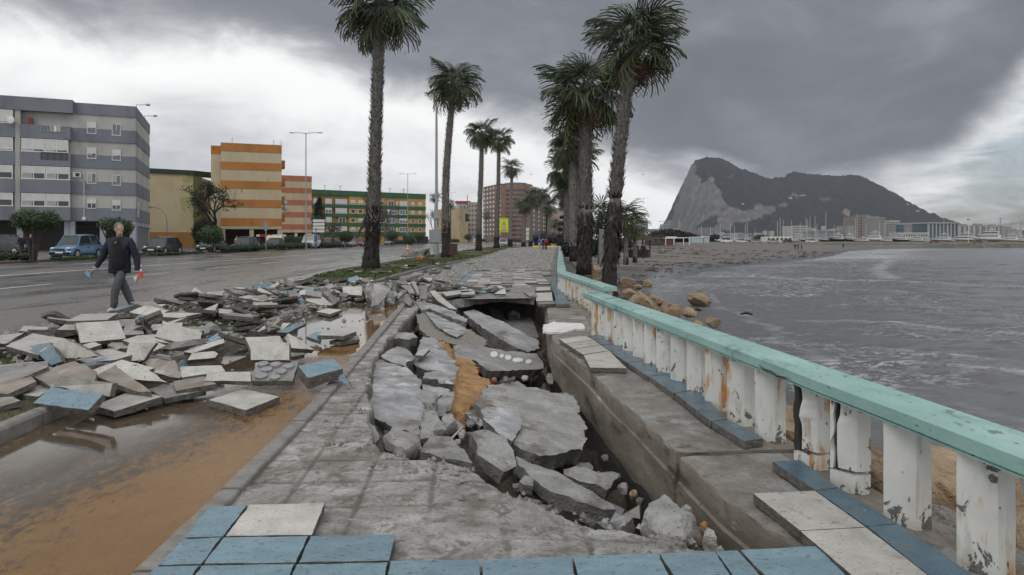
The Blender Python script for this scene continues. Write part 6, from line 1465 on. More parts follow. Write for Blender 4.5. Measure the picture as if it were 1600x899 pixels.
for k in range(4):
    z0 = zl[k]+1.05; z1 = z0+1.72
    for x0, x1, kind in cols:
        a, b = Fg.s_at(x0), Fg.s_at(x1)
        if kind == 0: Fg.window(a, b, z0+.15, z1-.25, .12, .8 if qg.random() < .6 else 0, .05, 1)
        elif qg.random() < .62: Fg.window(a, b, z0+.02, z1-.05, .12, qg.choice((.4, .9, .9, .0)), .18, 3 if kind > 1 else 2, mt_glassg)
        else: Fg.window(a+.3*(b-a), b-.1*(b-a), z0-.3, z1-.1, .12, 0, -.9, 2)
m2 = MB()
for t in (6, 11, 22, 28, 33): b0 = Fg.M @ (Fg.p+Fg.u*t+Fg.n*-5+Vector((0, 0, 16.2))); m2.tube([b0, b0+Vector((0, 0, 2.2))], .06, 4); m2.tube([b0+Vector((-.6, 0, 2)), b0+Vector((.6, 0, 2))], .04, 4)
fix(m2.build('aerial', mt_dark, B))
m2 = MB()
for t in (30.5, 37): Fg.box(m2, t, t+2.6, .1, 2.4, -.4, .03)
fix(m2.build('entrance', flat('dark_blue_door', (.02, .025, .05), .6), B))
# --- distant town at the end of the avenue
def block(label, x0, x1, Y, top, mat, depth=18, base=0., cat='building', name='far_building', wn=0, wm=1, wmat=None, roofc=None, dY=0., margin=.5):
    p0 = (at(x0, Y), Y); p1 = (at(x1, Y+dY), Y+dY); B = empty(name, ((p0[0]+p1[0])/2, Y, base), label, cat); F_ = Facade(p0, p1, B); d = F_.n*-depth; zt = ht(top, Y)
    wall_mass(B, [p0, p1, (p1[0]+d.x, p1[1]+d.y), (p0[0]+d.x, p0[1]+d.y)], base-1, zt, mat)
    if wn:
        w = MB(); h = (zt-base-.04*(zt-base))/wm
        for j in range(wm):
            for i in range(wn):
                s0 = F_.L*(i+.22)/wn; F_.box(w, s0, s0+F_.L/wn*.56, base+h*(j+.32), base+h*(j+.82), -.3, .12)
        tag(fix(w.build('windows', wmat or mt_glassg, B)), kind='stuff')
    if roofc: m = MB(); F_.box(m, -.5, F_.L+.5, zt, zt+roofc[1], -depth, .5); fix(m.build('roof', roofc[0], B))
    return B, F_
mcr = stained('far_cream', (.47, .42, .34)); mpk = stained('far_pink', (.44, .36, .30)); mbk = stained('brown_brick', (.25, .175, .135)); mtan = stained('far_tan', (.46, .37, .22)); mrt = stained('red_roof', (.30, .06, .05)); mgr = stained('far_grey', (.31, .315, .32)); mlt = stained('far_white', (.52, .52, .51))
block('white and grey block at the end of the avenue behind the slender lamp post', 704, 716, 330, 322, mlt, wn=3, wm=7)
block('cream block with dark red roof and chimney at the end of the avenue', 713, 733, 350, 318, mcr, wn=4, wm=7, roofc=(mrt, 1.2)); B = SC.objects['far_building.001']
m2 = MB(); Y = 352
for a, b in ((730.5, 305.5),): m2.box(at(a-.45, Y)-B.location.x, at(a+.45, Y)-B.location.x, 0, 1, 19, ht(b, Y))
m2.build('chimney', mrt, B)
block('plain tan gable in front of the red roofed block', 718, 731, 320, 326, mtan, dY=4)
block('pale pink narrow tower left of the brick block trunk', 731, 751, 345, 316, mpk, wn=4, wm=8)
# brick block with curved balcony corner
Y = 373; B = empty('brick_block', (at(800, Y), Y, 0), 'big brown brick apartment block with a rounded balcony corner', 'building')
pA = (at(755, 400), 400); pB = (at(784, 372), 372); pC = (at(828, 372), 372); pD = (at(860, 452), 452)
zt = ht(283, 372); F1 = Facade(pA, pB, B); F3 = Facade(pC, pD, B)
wall_mass(B, [pA, pB, (pB[0]+1, pB[1]-.5), pC, pD, (pD[0]-10, pD[1]+8), (pA[0]+10, pA[1]+14)], 0, zt-3, mbk)
w = MB(); bk = MB(); mbb = stained('brick_balcony', (.30, .165, .12))
for j in range(11):
    z = 3+(zt-5)*j/11
    for i in range(6): s0 = F1.L*(i+.25)/6; F1.box(w, s0, s0+F1.L/6*.42, z+.9, z+2.1, -.3, .1)
    for i in range(9): s0 = F3.L*(i+.25)/9; F3.box(w, s0, s0+F3.L/9*.42, z+.9, z+2.1, -.3, .1)
tag(fix(w.build('windows', mt_wframe, B)), kind='stuff')
for j in range(12):
    z = 2+(zt-4.5)*j/12; m2 = MB(); ang = np.linspace(R(200), R(340), 13); cx = (pB[0]+pC[0])/2-B.location.x; cy = 4.5; rx = (pC[0]-pB[0])/2
    pts = [(cx+rx*math.cos(a), cy+9*math.sin(a)) for a in ang]; m2.prism(pts, z, z+(1.0 if j < 11 else 2.4)); fix(m2.build('balcony', mbb, B))
m2 = MB(); pts = [(cx+rx*.86*math.cos(a), cy+8*math.sin(a)) for a in np.linspace(R(200), R(340), 13)]; m2.prism(pts, 1, zt-1); fix(m2.build('glazed_bay', mt_glassg, B))
m2 = MB()
for i in range(5): F1.box(m2, F1.L*i/5, F1.L*(i+.6)/5, zt-3, zt-1.2, -4, .0)
for i in range(5): F3.box(m2, F3.L*i/5, F3.L*(i+.6)/5, zt-3.5, zt-1.6-i*.3, -4, .0)
fix(m2.build('roof_parapet', mbb, B))
block('pale windowless slab block at the far end of the promenade', 856, 882, 430, 329, mpk, roofc=(mgr, 1.5))
block('blue and white hoarding across the far end of the promenade', 786, 872, 215, 381.2, pm('hoarding', [(.42, (.70, .72, .74)), (.5, (.25, .40, .55))], .25, 2, (.5, .6), 0, 0, stretch=(1, .1, .1)), depth=.3, cat='hoarding', name='hoarding')
# --- parked cars
def car(x, y, rz, L, Wd, H, paint, label, kind='hatch', z=.13, detail=True, glass=mt_glass, group='cars parked beyond the avenue'):
    """front points to -Y before rotation"""
    root = empty('parked_car', (x, y, z), label, 'car', group, rz)
    w = Wd/2; hb = H*.56; g = .17
    nose = {'hatch': .20, 'van': .14, 'suv': .22, 'sedan': .26}[kind]; ws = {'hatch': .36, 'van': .27, 'suv': .36, 'sedan': .40}[kind]; tail = {'hatch': .90, 'van': .97, 'suv': .93, 'sedan': .80}[kind]; end = {'hatch': .985, 'van': .995, 'suv': .99, 'sedan': .90}[kind]
    st = [(0, .30, .34, .86), (.02, .22, .45, .93), (.06, g, hb*.80, .97), (nose*.9, g, hb*.93, 1.0), (nose+.04, g, hb*.98, 1.0), (.5, g, hb*1.02, 1.0), (.80, g, hb*1.05, 1.0), (.94, g, hb*1.06, .97), (.985, .24, hb*1.0, .94), (1.0, .34, hb*.7, .88)]
    mb = MB(); rows = []
    for t, z0, z1, kw in st:
        yy = -L/2+L*t; ww = w*kw
        rows.append([(-ww*.90, yy, z0), (-ww, yy, z0+.12), (-ww*1.0, yy, (z0+z1)/2+.05), (-ww*.95, yy, z1-.05), (-ww*.82, yy, z1), (0, yy, z1+.03), (ww*.82, yy, z1), (ww*.95, yy, z1-.05), (ww, yy, (z0+z1)/2+.05), (ww, yy, z0+.12), (ww*.90, yy, z0)])
    N = 11; vs = [p for r in rows for p in r]
    fs = [(i*N+j, i*N+(j+1) % N, (i+1)*N+(j+1) % N, (i+1)*N+j) for i in range(len(rows)-1) for j in range(N)]+[tuple(range(N)), tuple(range(len(vs)-1, len(vs)-N-1, -1))]
    mb.add(vs, fs); fix(mb.build('body', paint, root, smooth=True, angle=32))
    # cabin: glass house under a painted roof with pillars
    def ring(t, zz, k): return [(-w*k, -L/2+L*t, zz), (w*k, -L/2+L*t, zz)]
    b0, b1 = nose+.03, end-.03; r0, r1 = ws, tail-.06; zb = hb*.96; zr = H-.05
    cab = MB(); q4 = [Vector(p) for p in ring(b0, zb, .88)+ring(b1, zb+.02, .86)+ring(r0, zr, .70)+ring(r1, zr, .68)]
    cab.add(q4, [(0, 1, 5, 4), (1, 3, 7, 5), (3, 2, 6, 7), (2, 0, 4, 6), (4, 5, 7, 6)]); fix(cab.build('window', glass, root))
    rf = MB(); rows = []
    for t, dz, k in ((r0-.015, -.02, .69), (r0+.06, .05, .70), ((r0+r1)/2, .07, .71), (r1-.04, .04, .69), (r1+.02, -.03, .66)):
        rows += [(-w*k-.02, -L/2+L*t, zr+dz-.05), (-w*k*.8, -L/2+L*t, zr+dz+.01), (w*k*.8, -L/2+L*t, zr+dz+.01), (w*k+.02, -L/2+L*t, zr+dz-.05)]
    rf.add(rows, [(i*4+j, i*4+j+1, i*4+j+5, i*4+j+4) for i in range(4) for j in range(3)])
    for sx in (-1, 1):
        for (ta, za, ka), (tb, zb_, kb) in (((b0, zb, .89), (r0, zr, .71)), (((b0+b1)/2+.04, zb, .90), ((r0+r1)/2+.02, zr, .715)), ((b1-.01, zb, .88), (r1, zr, .69))):
            rf.tube([(sx*w*ka, -L/2+L*ta, za), (sx*w*kb, -L/2+L*tb, zb_)], .035, 4)
    fix(rf.build('roof', paint, root, smooth=True, angle=40))
    for t in (.175, .80):
        for sx in (-1, 1):
            wy = -L/2+L*t; m = MB(); m.tube([(sx*(w-.20), wy, .30), (sx*(w+.012), wy, .30)], .30, 16); wh = m.build('wheel', mt_rubber, root)
            m = MB(); m.tube([(sx*(w+.0), wy, .30), (sx*(w+.022), wy, .30)], .20, 12)
            for k in range(5):
                a = k*1.2566; m.box(-.03, .03, .0, .19, -.01, .012, Matrix.Translation((sx*(w+.022), wy, .30)) @ Matrix.Rotation(a, 4, 'X') @ Matrix.Rotation(R(90), 4, 'Y'))
            m.build('rim', mt_rim, wh)
            if detail: m = MB(); m.tube([(sx*(w-.35), wy, .31), (sx*(w+.004), wy, .31)], .345, 16); m.build('wheel_arch', mt_dark, root)
    yf = -L/2
    for sx in (-1, 1):
        m = MB(); m.ball((sx*w*.68, yf+L*.035, hb*.74), .15, 10, 6, sc=(1.15, .8, .7)); m.build('headlight', mt_rim, root, smooth=True)
        m = MB(); m.ball((sx*w*.78, L/2-.07, hb*.86), .12, 8, 6, sc=(.8, .6, 1.5)); m.build('taillight', mt_red, root, smooth=True)
        if detail: m = MB(); m.ball((sx*(w+.05), -L/2+L*(b0+.07), zb+.06), .09, 8, 6, sc=(1.2, .8, .8)); m.build('wing_mirror', mt_dark, root, smooth=True)
        if detail:
            m = MB(); m.box(sx*w-.012, sx*w+.014, -L*.02, L*.05, hb*.80, hb*.84); m.build('door_handle', mt_dark, root)
            m = MB(); m.box(sx*(w-.03), sx*(w+.012), -L*.20, L*.30, .28, .35); m.build('side_moulding', mt_dark, root)
    m = MB(); m.box(-w*.42, w*.42, yf-.005, yf+.05, hb*.60, hb*.74); m.build('grille', mt_dark, root)
    m = MB(); m.box(-.26, .26, yf-.03, yf+.03, .36, .47); pl = m.build('number_plate', mt_wht, root)
    m = MB(); m.box(-w*.7, w*.7, yf-.004, yf+.06, .24, .33); m.build('bumper_intake', mt_dark, root)
    return root
paint = lambda n, c, r=.25: pm(n, [(.3, Vector(c)*.93), (.7, Vector(c)*1.06)], 1.5, 4, (r, r+.1), 0, 0, coat=.6)
pb = paint('blue_car_paint', (.085, .21, .36)); pk = paint('black_car_paint', (.012, .012, .015)); pn = paint('navy_car_paint', (.018, .024, .045)); pg = paint('charcoal_car_paint', (.04, .04, .042)); pw = paint('white_car_paint', (.68, .69, .70)); pr = paint('red_car_paint', (.30, .025, .02)); ps = paint('silver_car_paint', (.34, .36, .38)); pd = paint('dark_red_car_paint', (.18, .03, .03))
car(-30.5, 47.9, 0, 3.8, 1.6, 1.62, pb, 'sky blue hatchback parked in front of the grey flats', 'hatch', .14)
car(-30.75, 60.2, 0, 4.1, 1.75, 1.5, pk, 'black hatchback with bright alloy wheels parked beside the grey flats', 'hatch', .14)
car(-31.0, 70.5, 0, 4.0, 1.7, 1.5, pk, 'small black and white car facing the road behind the black hatchback', 'hatch')
car(-30.6, 78.5, 0, 4.3, 1.8, 1.6, pn, 'dark blue car behind the clipped ball shrub', 'suv')
car(-31.4, 90.5, 0, 4.3, 1.75, 1.5, pg, 'charcoal car below the ochre striped flats', 'sedan')
car(-30.6, 104, 0, 4.9, 1.9, 2.0, pw, 'white van in front of the brick red striped flats', 'van')
car(-30.2, 112, 0, 4.2, 1.75, 1.5, pr, 'red hatchback behind the blue sign post', 'hatch')
car(-30.4, 119, 0, 4.2, 1.75, 1.45, pn, 'dark navy car between red hatchback and silver grey estate', 'sedan')
car(-30.0, 126, 0, 4.2, 1.75, 1.5, ps, 'silver grey estate next to the round clipped shrub', 'suv')
car(-30.2, 135, 0, 4.1, 1.7, 1.4, pr, 'bright red car peeping beside the round clipped shrub', 'sedan')
car(-30.0, 146, 0, 4.4, 1.75, 1.45, pw, 'white saloon just west of the tallest palm trunk', 'sedan')
car(-29.8, 166, 0, 4.3, 1.75, 1.5, ps, 'silver car just east of the tallest palm trunk', 'suv')
car(-29.6, 205, 0, 4.2, 1.75, 1.5, pw, 'white car below the green and yellow flats', 'sedan', detail=False); car(-28.5, 192, 0, 4.2, 1.75, 1.5, pg, 'dark car by the twin lamp post below the green and yellow flats', 'hatch', detail=False)
car(-27.5, 235, 0, 4.2, 1.75, 1.5, pn, 'blue car at the east corner of the green and yellow flats', 'hatch', detail=False)
car(-55, 88, R(60), 4.4, 1.8, 1.6, pw, 'white car roof showing behind the black hatchback', 'suv', detail=False); car(-49.0, 90, R(30), 4.4, 1.8, 1.55, pk, 'black car tucked under the yellow gable', 'hatch', detail=False)
car(-44.5, 60, R(90), 4.4, 1.8, 1.7, pk, 'black car half cut by the frame in front of the grey flats', 'suv', .13, detail=False)
car(at(744, 235), 235, R(5), 6.0, 2.3, 3.1, ps, 'grey lorry with a yellow beacon on the avenue', 'van', .0, False, group='vehicles on the avenue')
car(at(786, 150), 150, 0, 4.4, 1.8, 1.6, pw, 'white car on the avenue behind the yellow warning sign', 'suv', -.03, False, group='vehicles on the avenue')
car(at(697, 250), 250, R(5), 4.4, 1.8, 1.5, pd, 'dark red car waiting below the traffic light', 'hatch', .0, False, group='vehicles on the avenue')
# ---------------------------------------------------------------- street furniture
def lamp_post(px, Y, ytop, label, arm=1.6, z0=.1, r=.11, group='twin armed lamp posts of the avenue', heads=2):
    x = at(px, Y); zt = ht(ytop, Y)-z0; root = empty('street_lamp', (x, Y, z0), label, 'street lamp', group)
    m = MB(); m.tube([(0, 0, 0), (0, 0, .9), (0, 0, .92), (0, 0, zt)], [r*1.5, r*1.5, r, r*.6], 10); m.build('pole', mt_metal, root, smooth=True, angle=40)
    for s in ((-1, 1) if heads == 2 else (-1,)):
        m = MB(); m.tube([(0, 0, zt-.1), (s*arm*.5, 0, zt+.03), (s*arm, 0, zt+.05)], [.05, .045, .04], 6); ar = m.build('arm', mt_metal, root)
        m = MB(); m.ball((s*(arm+.35), 0, zt+.03), .4, 10, 6, sc=(1.1, .45, .2)); m.build('lamp_head', mt_metal, ar, smooth=True)
    return root
lamp_post(478, 96, 208, 'twin armed lamp post in front of the brick red striped flats')
lamp_post(637, 182, 272, 'twin armed lamp post in front of the green and yellow flats')
lamp_post(705, 300, 301, 'far twin armed lamp post by the tallest palm of the litter bin')
lamp_post(682, 61, 146, 'slender grey lamp post with a cabinet beside the palm with the litter bin', z0=0, r=.15, heads=1, arm=.35, group='slender lamp post'); L = bpy.data.objects['street_lamp.003']
m = MB(); m.box(-.62, .72, -.32, -.12, 1.15, 2.3); fix(m.build('cabinet', flat('grey_cabinet', (.30, .31, .32), .5), L)); m = MB(); m.box(-.2, .3, -.25, -.05, 3.3, 4.0); fix(m.build('junction_box', mt_metal, L))
# curved lamp in front of the yellow gable
x, Y = at(261, 84), 84; root = empty('street_lamp', (x, Y, .2), 'curved arm lamp post before the yellow gable', 'street lamp'); m = MB(); m.tube([(0, 0, 0), (0, 0, 3.6), (-.15, 0, 4.3), (-.7, 0, 4.9), (-1.7, 0, 5.2)], [.07, .06, .05, .05, .04], 7); m.build('pole', mt_metal, root, smooth=True); m = MB(); m.ball((-2, 0, 5.2), .35, 8, 6, sc=(1.2, .5, .25)); m.build('lamp_head', mt_metal, root)
# traffic light on a mast arm
Y = 262; x = at(704, Y); root = empty('traffic_light', (x, Y, 0), 'green backed traffic light hanging from a mast arm over the avenue', 'traffic light'); m = MB(); m.tube([(0, 0, 0), (0, 0, 7.5), (1, 0, 9.2), (3, 0, 10.3), (6.2, 0, 11.0)], [.16, .14, .12, .1, .07], 7); m.build('mast', mt_metal, root, smooth=True)
m = MB(); m.box(5.6, 6.9, -.2, .2, 8.2, 11.2); hd = fix(m.build('signal_head', flat('dark_green_box', (.01, .05, .03), .5), root)); m = MB()
for k in range(3): m.ball((6.25, -.22, 8.8+.9*k), .26, 8, 6, sc=(1, .4, 1))
m.build('lens', mt_dark, hd)
def text(body, size, loc, parent, mat, name='sign_text', al='CENTER'):
    cu = bpy.data.curves.new(name, 'FONT'); cu.body = body; cu.size = size; cu.align_x = al; cu.align_y = 'CENTER'; cu.extrude = .004
    t = bpy.data.objects.new(name, cu); COL.objects.link(t); dg = bpy.context.evaluated_depsgraph_get(); me = bpy.data.meshes.new_from_object(t.evaluated_get(dg)); bpy.data.objects.remove(t); me.materials.clear(); me.materials.append(mat)
    o = link(name, me, parent, loc); o.rotation_euler = (R(90), 0, 0); return o
# yellow warning sign
Y = 128; x = at(787.5, Y); root = empty('warning_sign', (x, Y, 0), 'fluorescent yellow roadworks sign with triangle and speed limit', 'road sign'); mt_fl = flat('fluorescent_yellow', (.62, .80, .03), .5, var=.05)
zb, zt2 = ht(363, Y), ht(341, Y); w = .80; m = MB(); m.box(-w, w, -.03, .03, zb, zt2); pn_ = fix(m.build('panel', mt_fl, root))
for s in (-.6, .6): m = MB(); m.box(s-.05, s+.05, .04, .12, 0, zt2-.1); fix(m.build('post', mt_metal, root))
def tri(mb, c, r, y): mb.add([(c[0]+r*math.cos(R(90+120*k)), y, c[1]+r*math.sin(R(90+120*k))) for k in range(3)]+[(c[0]+r*math.cos(R(90+120*k)), y+.02, c[1]+r*math.sin(R(90+120*k))) for k in range(3)], [(0, 2, 1), (3, 4, 5), (0, 1, 4, 3), (1, 2, 5, 4), (2, 0, 3, 5)])
def disc_(mb, c, r, y, n=20): mb.add([(c[0]+r*math.cos(2*math.pi*k/n), y, c[1]+r*math.sin(2*math.pi*k/n)) for k in range(n)]+[(c[0], y+.02, c[1])], [tuple(range(n))]+[(k, (k+1) % n, n) for k in range(n)])
h = zt2-zb; m = MB(); tri(m, (0, zb+h*.63), .46, -.05); fix(m.build('triangle_border', mt_red, pn_)); m = MB(); tri(m, (0, zb+h*.63), .33, -.07); fix(m.build('triangle_face', mt_wht, pn_))
m = MB(); m.box(-.10, .10, -.085, -.075, zb+h*.58, zb+h*.68); fix(m.build('symbol', mt_dark, pn_))
m = MB(); disc_(m, (0, zb+h*.33), .43, -.05); fix(m.build('limit_ring', mt_red, pn_)); m = MB(); disc_(m, (0, zb+h*.33), .32, -.07); fix(m.build('limit_face', mt_wht, pn_))
text('40', .42, (0, -.075, zb+h*.33), pn_, mt_dark); text('PRECAUCION', .21, (0, -.04, zb+h*.92), pn_, mt_dark)
m = MB()
for k in range(9): m.box(-.62+.14*k, -.62+.14*k+.10, -.037, -.031, zb+h*.06, zb+h*.12)
fix(m.build('worn_lettering', mt_dark, pn_))
# blank boards on a blue post
Y = 103; root = empty('direction_sign', (at(498, Y), Y, .15), 'four blank white boards stacked on a blue post', 'road sign'); m = MB(); m.tube([(-.4, 0, 0), (-.4, 0, 3.0)], .08, 8); m.build('post', mt_blue, root)
for k in range(4): m = MB(); m.box(-.88, .88, -.04, .04, ht(345.3+5.3*k, Y)-.35, ht(345.3+5.3*k, Y)+.05); fix(m.build('board', mt_wht, root))
m = MB(); m.tube([(-.4, .06, 2.8), (-.4, .06, 4.6)], .06, 6); m.build('bracket', mt_blue, root)
Y = 82; root = empty('round_sign', (at(415.5, Y), Y, .15), 'round road sign seen from behind on a thin post by the hedge', 'road sign'); m = MB(); m.tube([(0, 0, 0), (0, 0, 3.4)], .05, 7); m.build('post', mt_metal, root); m = MB(); disc_(m, (0, ht(353, Y)-.15), .62, -.06, 22); dd = fix(m.build('disc', flat('sign_back', (.26, .27, .28), .5, .2), root)); dd.scale = (.5, 1, 1)
Y = 165; root = empty('information_board', (at(825.5, Y), Y, 0), 'white and yellow striped information board beyond the blue coated walker', 'road sign'); m = MB(); m.box(-.55, .55, -.04, .04, 1.2+.05, 1.2+.0+3.0); fix(m.build('panel', mt_wht, root)); m = MB()
for k in range(2): m.box(-.5, .5, -.06, -.045, 2.1+1.0*k, 2.5+1.0*k)
fix(m.build('stripe', flat('dull_yellow', (.45, .50, .12), .6), root)); m = MB()
for s in (-.5, .5): m.tube([(s, .06, 0), (s, .06, 1.4)], .05, 6)
m.build('post', mt_metal, root)
Y = 150; root = empty('disc_sign', (at(842, Y), Y, 0), 'blue round road sign beside the walkers', 'road sign'); m = MB(); m.tube([(0, .05, 0), (0, .05, 2.0)], .04, 6); m.build('post', mt_metal, root); m = MB(); disc_(m, (0, 2.2), .36, -.03); fix(m.build('disc', flat('traffic_blue', (.03, .12, .42), .5), root))
root = empty('bollard', W(1001.5, 402, -.2) if False else (at(940, 40), 40, -.3), 'pale weathered post standing between the two big seaside trunks', 'post'); m = MB(); m.box(-.13, .13, -.13, .13, 0, ht(358, 40)+.3); fix(m.build('shaft', mt_kerb, root))
def cone(px, py, z, h, label):
    p = W(px, py, z); root = empty('traffic_cone', p, label, 'traffic cone', 'traffic cones'); m = MB(); r = h*.19; m.tube([(0, 0, .03), (0, 0, h)], [r, r*.22], 12); b = m.build('body', mt_orange, root, smooth=True, angle=40)
    for a, c in ((.36, .52), (.68, .82)):
        m = MB(); f_ = lambda t: r*(1-.78*t)+.006; m.tube([(0, 0, .03+(h-.03)*a), (0, 0, .03+(h-.03)*c)], [f_(a), f_(c)], 12); m.build('reflective_band', mt_wht, b)
    m = MB(); m.box(-r*1.25, r*1.25, -r*1.25, r*1.25, 0, .035); m.build('base', mt_orange, root); return root
cone(637, 394, -.04, .95, 'orange and white traffic cone on the road before the rubble heap'); cone(740, 384.5, -.03, .95, 'orange and white traffic cone on the road by the pot shaped palm base'); cone(786.5, 383.5, -.03, .85, 'orange and white traffic cone under the yellow warning sign'); cone(218.5, 434, -.04, .62, 'red and white traffic cone on the road right behind the walking man')
# litter bin
p = W(708, 407, -.02); root = empty('litter_bin', p, 'rusty brown litter bin on a post at the foot of the palm', 'litter bin'); m = MB(); m.box(-.05, .05, -.05, .05, 0, 1.05); fix(m.build('post', mt_brownm, root)); m = MB(); m.box(-.27, .27, .05, .42, .38, 1.12); m.box(-.235, .235, .085, .385, .42, 1.14); fix(m.build('basket', mt_brownm, root)); m = MB(); m.box(-.29, .29, .03, .44, 1.10, 1.15); fix(m.build('rim', mt_brownm, root))
# dumpster
Y = 92; root = empty('waste_container', (at(430, Y), Y, .13), 'grey waste container with domed cream lid beside the white van', 'container'); m = MB(); m.box(-.95, .95, -.6, .6, .2, 1.25); fix(m.build('body', flat('container_grey', (.20, .21, .22), .6), root)); m = MB(); m.tube([(-1.0, 0, 1.2), (1.0, 0, 1.2)], .62, 12); m.build('lid', flat('cream_plastic', (.60, .57, .46), .5), root)
for s in (-.7, .7): m = MB(); m.tube([(s, -.62, .12), (s, -.5, .12)], .12, 8); m.build('wheel', mt_rubber, root)
Y = 100; root = empty('parasol_stall', (at(424, Y), Y, .13), 'red and white awning behind the pale container', 'awning'); m = MB(); m.prism([(-1.9, -.8), (1.9, -.8), (1.9, .8), (-1.9, .8)], 1.7, 2.0); fix(m.build('canopy', pm('striped_awning', [(.49, (.55, .03, .03)), (.51, (.7, .7, .7))], .6, 0, (.6, .8), 0, 0, stretch=(1, 0, 0)), root)); m = MB()
for s in (-1.8, 1.8): m.tube([(s, 0, 0), (s, 0, 1.7)], .04, 5)
m.build('pole', mt_metal, root)
# heap of torn asphalt beside the lamp
for i, (a, b, w, h, lab) in enumerate([(650, 400, 13, .75, 'dark heap of torn asphalt at the road edge before the slender lamp post'), (636, 401, 9, .35, 'low end of the torn asphalt heap near the cone'), (664, 399, 9, .95, 'steep end of the torn asphalt heap next to the lamp post')]):
    c = W(a, b, -.02); s = w*c.y/F; lump('asphalt_heap', [c+Vector((s*math.cos(t), s*.7*math.sin(t), .1)) for t in np.linspace(0, 5.6, 9)], h, mt_concd, lab, 'rubble heap', n=3, rough=.5)
slab('paving_tile', [W(661, 398, .3), W(667, 396, .35), W(671, 388, 1.0), W(664, 390, 1.0)], .06, GREY, 'grey slab leaning on the torn asphalt heap', 'paving tile', rough=.005)
lump('stone', px3([(653, 404), (657, 402), (663, 403), (662, 405.5), (655, 406)], .0), .32, flat('orange_stone', (.50, .19, .06), .8), 'bright orange lump on the gravel before the litter bin', 'stone')
slab('paving_tile', [W(571, 419, .02), W(587.5, 419, .02), W(587.5, 412.5, .26), W(571, 412.5, .26)], .05, GREY, 'small grey slab leaning against the black base of the tallest palm', 'paving tile', rough=.004)
for i in range(5):
    a = 832+8.5*i; Y = 122+i; slab('barrier_board', [Vector((at(a, Y), Y, .0)), Vector((at(a+8, Y), Y-.4, .0)), Vector((at(a+8, Y), Y, .28)), Vector((at(a, Y), Y+.3, .25))], .06, [flat('barrier_yellow', (.62, .42, .05), .6)]*2 if i != 2 else [MATS['barrier_yellow']]*2, 'yellow barrier plank tipped over across the far promenade', 'barrier', 'yellow barriers across the far promenade')

# ---------------------------------------------------------------- people
def skin(verts, edges, radii, sub=1, root_i=0):
    me = bpy.data.meshes.new('tmp'); me.from_pydata([tuple(v) for v in verts], edges, []); o = bpy.data.objects.new('tmp', me); COL.objects.link(o)
    md = o.modifiers.new('s', 'SKIN'); md.use_smooth_shade = True
    sv = me.skin_vertices[0].data
    for i, r_ in enumerate(radii): sv[i].radius = (r_, r_) if not isinstance(r_, tuple) else r_; sv[i].use_root = (i == root_i)
    if sub: sd = o.modifiers.new('d', 'SUBSURF'); sd.levels = sub; sd.render_levels = sub
    dg = bpy.context.evaluated_depsgraph_get(); out = bpy.data.meshes.new_from_object(o.evaluated_get(dg)); bpy.data.objects.remove(o); return out
def join_remesh(parts, voxel, mats):
    bm = bmesh.new()
    for p in parts: bm.from_mesh(p)
    me = bpy.data.meshes.new('body'); bm.to_mesh(me); bm.free(); o = bpy.data.objects.new('tmp', me); COL.objects.link(o)
    md = o.modifiers.new('r', 'REMESH'); md.mode = 'VOXEL'; md.voxel_size = voxel
    sm = o.modifiers.new('s', 'SMOOTH'); sm.factor = .5; sm.iterations = 2
    dg = bpy.context.evaluated_depsgraph_get(); out = bpy.data.meshes.new_from_object(o.evaluated_get(dg)); bpy.data.objects.remove(o)
    out.materials.clear()
    for m_ in mats: out.materials.append(m_)
    out.polygons.foreach_set('use_smooth', [True]*len(out.polygons)); return out
